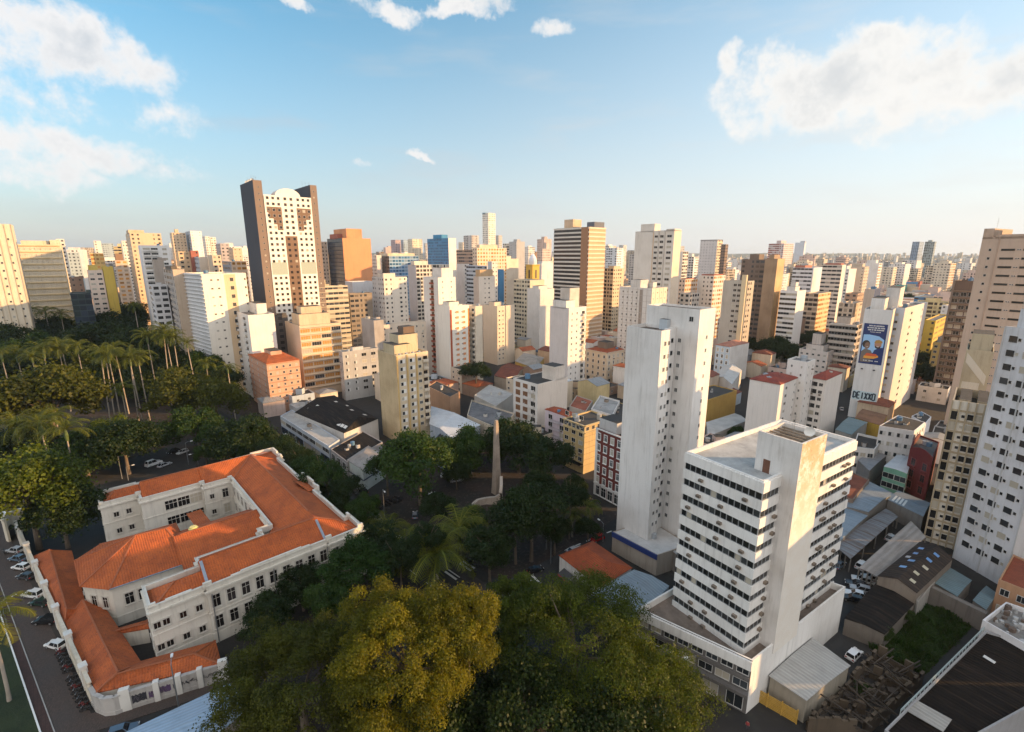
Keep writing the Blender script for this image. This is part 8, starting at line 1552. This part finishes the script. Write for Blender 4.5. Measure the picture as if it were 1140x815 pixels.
for i, (px, py, D, r_, lb) in enumerate([(3, 346, 300, 8, 'palm touching the left border, in the far row'), (17, 344, 305, 8, 'far row palm before the joint of the cream and banded slabs'), (33, 345, 300, 9, 'far row palm, third from the left border'), (50, 347, 302, 8, 'far row palm before the banded slab, fourth from the left border'), (66, 346, 298, 8, 'far row palm at the right end of the banded slab'), (150, 338, 285, 7, 'lone palm top before the bright white tower'), (88, 352, 290, 6, 'far palm before the dark teal glass office'),
      (3, 392, 215, 12, 'middle row palm touching the left border'), (19, 390, 222, 12, 'middle row palm, second from the left border'), (46, 386, 215, 13, 'middle row palm, third from the left border'), (64, 385, 218, 13, 'middle row palm with two close trunks, left one'), (71, 380, 228, 12, 'middle row palm with two close trunks, right one'), (85, 389, 220, 11, 'middle row palm left of the tall cluster'), (35, 402, 205, 9, 'short palm between the middle row palms'),
      (108, 396, 200, 12, 'tall cluster palm, leftmost trunk leaning left'), (115, 394, 204, 12, 'tall cluster palm, second trunk from the left'), (121, 400, 198, 12, 'tall cluster palm, third trunk from the left'), (135, 428, 190, 10, 'short palm between the two halves of the tall cluster'), (141, 392, 204, 12, 'tall cluster palm, left of the right hand three'), (147, 398, 200, 12, 'tall cluster palm, middle of the right hand three'), (155, 396, 206, 12, 'tall cluster palm, right of the right hand three'), (130, 385, 215, 10, 'tall cluster palm, farthest back in the middle'),
      (164, 371, 225, 11, 'slender palm left of the tan block'), (178, 368, 228, 11, 'slender palm before the tan block, left'), (186, 372, 226, 12, 'slender palm before the tan block, middle'), (193, 377, 224, 10, 'slender palm before the tan block, right'), (211, 378, 224, 8, 'small palm before the white slab'), (255, 408, 200, 9, 'lone short palm before the white mid rise'), (228, 405, 205, 9, 'dark palm at the foot of the white slab'),
      (18, 478, 146, 19, 'nearest palm group, left trunk leaning'), (45, 474, 144, 19, 'nearest palm group, middle trunk'), (72, 474, 142, 18, 'nearest palm group, right trunk'), (64, 462, 160, 14, 'nearest palm group, hidden trunk behind')]): palm(px, py, D, lb, i, r_)
for i, (px, py, D, r_, lb) in enumerate([(486, 618, 97, 33, 'feather palm glowing yellow in the sun above the yellow tree'), (512, 588, 106, 27, 'feather palm behind the yellow lit one'), (452, 608, 104, 26, 'shaded feather palm left of the yellow lit one'), (432, 590, 112, 20, 'shaded feather palm near the palace corner'), (402, 590, 118, 16, 'shaded feather palm at the avenue edge of the palace'), (655, 565, 118, 13, 'small feather palm on the square before the red brick hotel'), (638, 578, 114, 12, 'small feather palm beside the square bush')]): palm(px, py, D, lb, i, r_, 'feather palms between the palace and the square', FC)
palm(-14, 690, 66, 'feather palm reaching in from the left border over the lawn', 1, 30, 'feather palms between the palace and the square', FC)
tree(530, 414, 15, 0, 'dark', 'lone dark araucaria like tree on a roof court left of the cream blank tower', 1, D=245, squash=.7)
for k, (px, py) in enumerate([(283, 545), (352, 615), (300, 655)][:0]): pass

# ---------------------------------------------------------------- obelisk, vehicles, lamps, people
ob = at(553, 549, 0); OBL = thing('obelisk', 'tall tapering stone obelisk with a curved wall at its foot in the square', 'monument', (ob.x, ob.y, 0)); ST = concrete((.34, .27, .215), .5, 'obelisk_stone')
Ht = atD(551, 468, ob.y).z; mb = MB(); a_ = R(40)
def sq(r, z): return [(r * math.cos(a_ + math.pi / 4 + k * math.pi / 2), r * math.sin(a_ + math.pi / 4 + k * math.pi / 2), z) for k in range(4)]
for (r0_, z0_), (r1_, z1_) in zip(((1.75, 0), (1.35, 5), (1.0, Ht * .6), (.72, Ht - 1)), ((1.35, 5), (1.0, Ht * .6), (.72, Ht - 1), (.55, Ht))):
    A, B = sq(r0_, z0_), sq(r1_, z1_)
    for k in range(4): mb.face([A[k], A[(k + 1) % 4], B[(k + 1) % 4], B[k]])
mb.face(sq(.55, Ht)); mb.build('shaft', ST, OBL)
cv = [(558, 530, 6.5), (558, 541, 5.2), (557, 549, 3.6), (551, 553, 2.4), (541, 554, 2.0), (532, 556, 1.9), (527, 560, 1.7), (526, 565, 1.5), (529, 568, 1.2)]
mb = MB(); prev = None
for px, py, h in cv:
    p = at(px, py, h) - Vector((ob.x, ob.y, 0)); b0 = Vector((p.x, p.y, 0))
    if prev:
        q, h0 = prev; d_ = Vector((p.x - q.x, p.y - q.y)).normalized(); n_ = Vector((d_.y, -d_.x)) * .45
        for s in (1, -1): mb.face([(q.x + n_.x * s, q.y + n_.y * s, 0), (p.x + n_.x * s, p.y + n_.y * s, 0), (p.x + n_.x * s, p.y + n_.y * s, h), (q.x + n_.x * s, q.y + n_.y * s, h0)])
        mb.face([(q.x + n_.x, q.y + n_.y, h0), (p.x + n_.x, p.y + n_.y, h), (p.x - n_.x, p.y - n_.y, h), (q.x - n_.x, q.y - n_.y, h0)])
    prev = (p, h)
mb.build('curved_wall', concrete((.42, .35, .29), .4, 'monument_wall'), OBL)
# ---- cars
GLC = plain((.015, .017, .02), .15, 0, .05, 'car_glass'); TYR = plain((.015, .015, .016), .8, 0, .1, 'tyre_rubber'); RIM = plain((.4, .4, .41), .35, .7, .1, 'wheel_rim'); LMP = plain((.7, .7, .68), .2, 0, .05, 'headlamp_lens'); TAIL = plain((.3, .01, .01), .3, 0, .05, 'tail_lamp')
def car_meshes(L, Wd, Hh, suv):
    x = L / 2; y = Wd / 2; hb = Hh * (.58 if suv else .56); mb = MB()
    prof = [(-x, .32), (-x, hb * .72), (-x * .93, hb * .95), (-x * .6, hb), (x * .45, hb), (x * .86, hb * .88), (x, hb * .7), (x, .32)]
    def ring(s, ins): return [(px_, s * (y - ins(pz)), pz) for px_, pz in prof]
    f = lambda z: .07 if z < .4 else .0 if z < hb * .75 else .09
    A, B = ring(-1, f), ring(1, f)
    for i in range(len(prof)): j = (i + 1) % len(prof); mb.face([A[i], A[j], B[j], B[i]][::-1])
    mb.face(A); mb.face(B[::-1])
    r0_ = [(-x * (.9 if suv else .82), hb), (x * .38, hb)]; r1_ = [(-x * (.82 if suv else .56), Hh), (x * .1, Hh)]; yi, yt = y - .1, y - .24
    mb.face([(r1_[0][0], -yt, Hh), (r1_[1][0], -yt, Hh), (r1_[1][0], yt, Hh), (r1_[0][0], yt, Hh)])
    gl = MB(); P = [[(r0_[0][0], -yi, hb), (r0_[1][0], -yi, hb), (r1_[1][0], -yt, Hh - .02), (r1_[0][0], -yt, Hh - .02)], [(r0_[1][0], -yi, hb), (r0_[1][0], yi, hb), (r1_[1][0], yt, Hh - .02), (r1_[1][0], -yt, Hh - .02)], [(r0_[1][0], yi, hb), (r0_[0][0], yi, hb), (r1_[0][0], yt, Hh - .02), (r1_[1][0], yt, Hh - .02)], [(r0_[0][0], yi, hb), (r0_[0][0], -yi, hb), (r1_[0][0], -yt, Hh - .02), (r1_[0][0], yt, Hh - .02)]]
    for q in P: gl.face(q)
    for i in range(4):
        a, b = P[i][0], P[i][3]; mb.beam(a, b, .09, .09)
    for s in (-1, 1): mb.beam(((r0_[0][0] + r0_[1][0]) / 2 - .1, s * (yi + .005), hb), ((r1_[0][0] + r1_[1][0]) / 2 - .1, s * (yt + .005), Hh), .1, .05)
    wh = MB(); wh.tube([(0, -.1, 0), (0, .1, 0)], .32, 14, 0); rm = MB(); rm.tube([(0, -.115, 0), (0, .115, 0)], .19, 10, 0)
    hl_ = MB(); hl_.box((-.06, -.2, -.08), (.02, .2, .08)); tl = MB(); tl.box((-.02, -.18, -.1), (.04, .18, .1))
    return dict(body=mb.mesh('body', [plain((.7, .7, .7), .3)]), glass=gl.mesh('windows', [GLC]), wheel=wh.mesh('wheel', [TYR]), rim=rm.mesh('rim', [RIM]), hl=hl_.mesh('headlight', [LMP]), tl=tl.mesh('tail_light', [TAIL]), dim=(x, y, hb))
CARS = {'hatch': car_meshes(3.9, 1.68, 1.48, True), 'sedan': car_meshes(4.4, 1.72, 1.44, False), 'suv': car_meshes(4.4, 1.8, 1.68, True), 'van': car_meshes(5.0, 1.95, 2.2, True)}
CP_ = {'white': (.72, .72, .72), 'silver': (.42, .43, .45), 'black': (.012, .012, .014), 'blue grey': (.10, .14, .19), 'dark grey': (.05, .052, .058), 'dark green': (.018, .04, .03), 'red': (.35, .02, .02)}
def car(px, py, yaw, kind, colr, label, group, z=0.05):
    p = at(px, py, .7); C = CARS[kind]; x, y, hb = C['dim']; root = thing('car' if kind != 'van' else 'van', label, 'car' if kind != 'van' else 'van', (p.x, p.y, z), R(yaw), group)
    o = link('body', C['body'], root); o.material_slots[0].link = 'OBJECT'; o.material_slots[0].material = plain(CP_[colr], .22, .1, .03, 'car_paint'); link('windows', C['glass'], root)
    for sx in (-1, 1):
        for sy in (-1, 1): w = link('wheel', C['wheel'], root, (sx * x * .62, sy * (y - .12), .32)); link('rim', C['rim'], w)
    for sy in (-1, 1): link('headlight', C['hl'], root, (x - .01, sy * y * .66, hb * .72)); link('tail_light', C['tl'], root, (-x, sy * y * .7, hb * .78))
    return root
LSG = 'cars parked at the street wall'; ly = math.degrees(math.atan2(ld.y, ld.x))
for px, py, k, c, lb, a in [(16.5, 612, 'hatch', 'silver', 'silver hatchback, first car at the gate end of the street wall', 28), (20, 621, 'sedan', 'blue grey', 'blue grey car, second from the gate of the street wall', 28), (23.5, 630.5, 'hatch', 'white', 'white hatchback, third from the gate of the street wall', 28), (28.5, 641, 'hatch', 'dark grey', 'dark grey hatchback, fourth from the gate of the street wall', 28), (37, 661, 'suv', 'white', 'white sport utility car in the middle of the street wall row', 30), (45, 670, 'sedan', 'dark green', 'dark green car tight behind the white sport utility car', 30), (51.5, 690, 'suv', 'black', 'black car alone between the two white ones', 40), (62, 717, 'hatch', 'white', 'white hatchback with open space around it, nearest on the street', 24)]: car(px, py, ly + 180 + a, k, c, lb, LSG)
by_ = math.degrees(math.atan2(bd.y, bd.x)); BSG = 'cars in the street behind the palace'
for px, py, k, c, lb, a in [(171, 516, 'van', 'white', 'white van in the street behind the palace', 0), (183, 517, 'sedan', 'silver', 'silver car right behind the white van', 0), (193, 502, 'sedan', 'black', 'black car across the street behind the palace', 180), (203, 503, 'hatch', 'white', 'white car beside the black one across the street', 180)]: car(px, py, by_ + a, k, c, lb, BSG)
YC = 'cars in the yard behind the office block'
for px, py, k, c, lb, a in [(951, 728, 'hatch', 'white', 'white car alone in the yard by the pale carport', 33), (961, 645, 'sedan', 'white', 'white car at the head of the yard row', 150), (970, 643, 'hatch', 'white', 'white car right of the head of the yard row', 150), (954, 650, 'sedan', 'dark grey', 'dark grey car, second in the yard row', 150), (958, 655, 'hatch', 'silver', 'silver car, third in the yard row', 150), (953, 661, 'sedan', 'white', 'white sedan, fourth in the yard row', 150), (949, 666, 'hatch', 'black', 'black car, last in the yard row', 150), (960, 629, 'suv', 'white', 'white car under the edge of the long pale ribbed roof', 35), (992, 598, 'sedan', 'silver', 'silver car at the upper end of the long pale ribbed roof', 35), (934, 628, 'sedan', 'blue grey', 'blue car in the shade behind the office block', 35), (950, 437, 'sedan', 'white', 'white car on the road left of the poster tower', 60), (937, 455, 'hatch', 'silver', 'silver car on the road below the white one', 60)]: car(px, py, a, k, c, lb, YC)
AVC = 'cars around the square'
for px, py, k, c, lb, a in [(497, 529, 'hatch', 'white', 'white car under the trees left of the obelisk', 20), (508, 534, 'sedan', 'silver', 'silver car beside the white one left of the obelisk', 20), (483, 551, 'sedan', 'white', 'white car on the avenue side of the square', 135), (652, 557, 'suv', 'dark grey', 'dark car parked before the red brick hotel', 30), (404, 546, 'sedan', 'black', 'black car waiting before the zebra crossing', 136), (462, 573, 'hatch', 'blue grey', 'pale blue car turning at the square corner', 100), (336, 500, 'sedan', 'red', 'red car on the avenue before the long white shop', 136), (350, 508, 'hatch', 'dark grey', 'dark car on the avenue before the long white shop', 136), (418, 575, 'sedan', 'silver', 'silver car on the avenue past the zebra crossing', 136), (443, 600, 'hatch', 'white', 'white car on the avenue beside the shaded feather palm', 136), (318, 487, 'van', 'white', 'white van at the far end of the avenue', 136), (596, 634, 'hatch', 'black', 'black car at the zebra crossing by the corner shop', 32), (640, 612, 'sedan', 'silver', 'silver car on the street with the dashed edge', 32), (665, 599, 'hatch', 'red', 'red car on the street with the dashed edge', 212)]: car(px, py, a, k, c, lb, AVC)
car(1, 571, ly, 'van', 'white', 'white van at the left border in the street by the gate', LSG); car(137, 813, math.degrees(math.atan2(fd.y, fd.x)), 'hatch', 'blue grey', 'teal blue car at the lower edge beside the curved corner', 'car at the palace corner')
# ---- motorcycles
def moto_meshes():
    w = MB(); n = 14
    for k in range(n):
        a, b = 2 * math.pi * k / n, 2 * math.pi * (k + 1) / n
        for (r0_, y0), (r1_, y1) in (((.22, -.05), (.3, -.06)), ((.3, -.06), (.3, .06)), ((.3, .06), (.22, .05)), ((.22, .05), (.22, -.05))): w.face([(r0_ * math.cos(a), y0, r0_ * math.sin(a)), (r0_ * math.cos(b), y0, r0_ * math.sin(b)), (r1_ * math.cos(b), y1, r1_ * math.sin(b)), (r1_ * math.cos(a), y1, r1_ * math.sin(a))])
    for k in range(5): a = 2 * math.pi * k / 5; w.beam((0, 0, 0), (.23 * math.cos(a), 0, .23 * math.sin(a)), .03)
    f = MB(); f.beam((.62, 0, .3), (.42, 0, .95), .08, .14); f.tube([(.35, 0, .72), (.1, 0, .8), (-.1, 0, .72)], [.12, .17, .1], 8); f.tube([(.2, 0, .38), (-.15, 0, .38)], .17, 8); f.beam((-.62, 0, .3), (-.1, 0, .45), .12, .07); f.beam((-.85, 0, .72), (-.4, 0, .62), .2, .05)
    s = MB(); s.tube([(-.05, 0, .78), (-.4, 0, .76), (-.75, 0, .84)], [.11, .15, .1], 8); h = MB(); h.beam((.42, -.36, 1.0), (.42, .36, 1.0), .04); h.tube([(.45, 0, .85), (.58, 0, .85)], [.1, .08], 8)
    return w.mesh('wheel', [TYR]), f.mesh('frame', [plain((.02, .02, .022), .4, .3)]), s.mesh('saddle', [plain((.012, .012, .012), .7)]), h.mesh('handlebar', [METAL])
MW, MF, MS, MH = moto_meshes()
def moto(x, y, yaw, label, colr=None, group='motorcycles parked at the street wall'):
    root = thing('motorcycle', label, 'motorcycle', (x, y, .045), R(yaw), group); o = link('frame', MF, root); link('saddle', MS, root); link('handlebar', MH, root)
    if colr: o.material_slots[0].link = 'OBJECT'; o.material_slots[0].material = plain(colr, .35, .2, .05, 'tank_paint')
    for sx in (-.63, .63): link('wheel', MW, root, (sx, 0, .3))
ORD2 = ['first', 'second', 'third', 'fourth', 'fifth', 'sixth', 'seventh', 'eighth', 'ninth', 'tenth', 'eleventh', 'twelfth', 'thirteenth', 'fourteenth']
m0, m1 = at(68, 728, 0), at(97, 794, 0)
for k in range(14):
    u = (k + (.8 if k > 5 else 0)) / 14.2; p = m0.lerp(m1, u); moto(p.x, p.y, ly + 180 + 62 + RND.uniform(-12, 12), f"dark motorcycle at the street wall, {ORD2[k]} from the white hatchback towards the corner", None if k % 4 else (.12, .01, .01))
p = at(5, 616, 0); moto(p.x, p.y, ly, 'motorcycle riding alone up the street at the left border', None, 'lone motorcycles')
for k, (px, py) in enumerate([(393, 549), (398, 553), (440, 560), (446, 556)]): p = at(px, py, 0); moto(p.x, p.y, 130 + 20 * k, ['motorcycle on the avenue left of the zebra crossing', 'motorcycle close behind the first one on the avenue', 'motorcycle on the zebra crossing', 'motorcycle just past the zebra crossing'][k], None, 'lone motorcycles')
# ---- street lamps and poles
def lamp(px, py, by, label, arm=1.8, yaw=0, group='street lamps'):
    b = at(px, by, 0); Hh = atD(px, py, b.y).z; root = thing('street_lamp', label, 'street lamp', (b.x, b.y, 0), R(yaw), group); mb = MB(); mb.tube([(0, 0, 0), (0, 0, Hh * .6), (0, 0, Hh)], [.13, .1, .07], 8); mb.build('pole', METAL, root); mb = MB(); mb.tube([(0, 0, Hh - .1), (arm * .5, 0, Hh + .25), (arm, 0, Hh + .2)], .05, 6); mb.build('arm', METAL, root); mb = MB(); mb.box((arm - .1, -.18, Hh + .1), (arm + .65, .18, Hh + .3)); mb.build('lamp_head', plain((.7, .7, .7), .3, 0, .05, 'lamp_housing'), root)
for px, py, by, lb, yw in [(136, 508, 533, 'street lamp left behind the palace back wing', 40), (143, 520, 535, 'short lamp post right of the left lamp behind the palace', 40), (210, 493, 517, 'street lamp by the cars behind the palace', 40), (221, 505, 520, 'street lamp at the right end of the back street', 220), (613, 600, 628, 'street lamp by the dashed street edge near the corner shop', 120), (671, 583, 603, 'street lamp by the dashed street edge near the blank tower', 120), (428, 545, 575, 'lamp post at the zebra crossing', 300), (380, 520, 555, 'street lamp before the low dark shop', 220), (770, 730, 775, 'utility pole in front of the office podium', 200), (200, 740, 792, 'dark pole in front of the graffitied wall', 120), (9, 670, 700, 'lamp post on the lawn edge at the left border', 60), (608, 578, 612, 'thin pole on the square', 20), (545, 600, 640, 'thin pole among the trees of the square', 20)]: lamp(px, py, by, lb, 1.6, yw)
# white garden wall cap, blue white shed roof in the lower left corner
gable('shed', 'shed', 'shed with blue white metal roof at the lower left, in front of the graffitied wall', [(125, 822), (256, 760), (275, 790), (190, 860)], 4.2, .8, (.25, .22, .2), sheet((.42, .52, .64), R(120), .35, .3, 'blue_white_sheet', .05), .15, along=0)
# ---- people
def person(px, py, label, yaw, top, bottom):
    p = at(px, py, .9); v = [(0, 0, .92), (0, .02, 1.15), (0, 0, 1.40), (0, .02, 1.50), (0, .05, 1.64), (.10, 0, .86), (.12, .10, .48), (.13, .02, .07), (.13, .14, .04), (-.10, 0, .86), (-.12, -.06, .48), (-.13, -.22, .09), (-.13, -.1, .05), (.19, 0, 1.38), (.25, -.04, 1.12), (.26, .06, .88), (-.19, 0, 1.38), (-.25, .06, 1.12), (-.26, .16, .9)]
    e = [(0, 1), (1, 2), (2, 3), (3, 4), (0, 5), (5, 6), (6, 7), (7, 8), (0, 9), (9, 10), (10, 11), (11, 12), (2, 13), (13, 14), (14, 15), (2, 16), (16, 17), (17, 18)]; rad = [.14, .13, .15, .06, .105, .10, .07, .05, .04, .10, .07, .05, .04, .065, .05, .035, .065, .05, .035]
    me = bpy.data.meshes.new('body'); me.from_pydata(v, e, []); o = bpy.data.objects.new('person', me); COL.objects.link(o); m = o.modifiers.new('skin', 'SKIN'); 
    for i, sv_ in enumerate(me.skin_vertices[0].data): sv_.radius = (rad[i], rad[i])
    me.skin_vertices[0].data[0].use_root = True; o.modifiers.new('sub', 'SUBSURF').levels = 1; o.modifiers['sub'].render_levels = 1
    dg = bpy.context.evaluated_depsgraph_get(); nm = bpy.data.meshes.new_from_object(o.evaluated_get(dg)); o.modifiers.clear(); o.data = nm; nm.name = 'person'; nm.materials.clear()
    for c in (top, bottom, (.28, .17, .12), (.02, .015, .012)): nm.materials.append(plain(c, .8, 0, .1, 'cloth'))
    for pl_ in nm.polygons: z = pl_.center.z; pl_.material_index = 3 if z > 1.68 else 2 if z > 1.47 or (abs(pl_.center.x) > .2 and z < 1.1 and z > .8) else 0 if z > .92 else 1
    for pl_ in nm.polygons: pl_.use_smooth = True
    o.location = (p.x, p.y, .14); o.rotation_euler = (0, 0, R(yaw)); tag(o, label, 'person', 'people on the pavement')
person(797, 776, 'person in a pale shirt walking on the pavement before the office podium', 40, (.5, .5, .55), (.03, .04, .08)); person(803, 772, 'person in dark clothes beside the one in a pale shirt', 60, (.05, .05, .06), (.02, .02, .03)); person(832, 808, 'person in a red shirt at the yard gate, lower edge', 150, (.3, .04, .04), (.04, .04, .05))

# ---- evening haze
hz = MB(); hz.box((-7000, -300, -1.5), (7000, 9400, 170)); m = bpy.data.materials.new('haze_air'); m.use_nodes = True; t = NT(m.node_tree); t.n.clear(); out = t.add('ShaderNodeOutputMaterial')
pv_ = t.add('ShaderNodeVolumePrincipled', inp={'Color': (.72, .86, 1.0, 1), 'Density': .00006, 'Anisotropy': .3}); t.l.new(pv_.outputs[0], out.inputs['Volume']); o = hz.build('haze', m); o['kind'] = 'stuff'; tag(o, 'thin evening haze over the far city', 'haze')
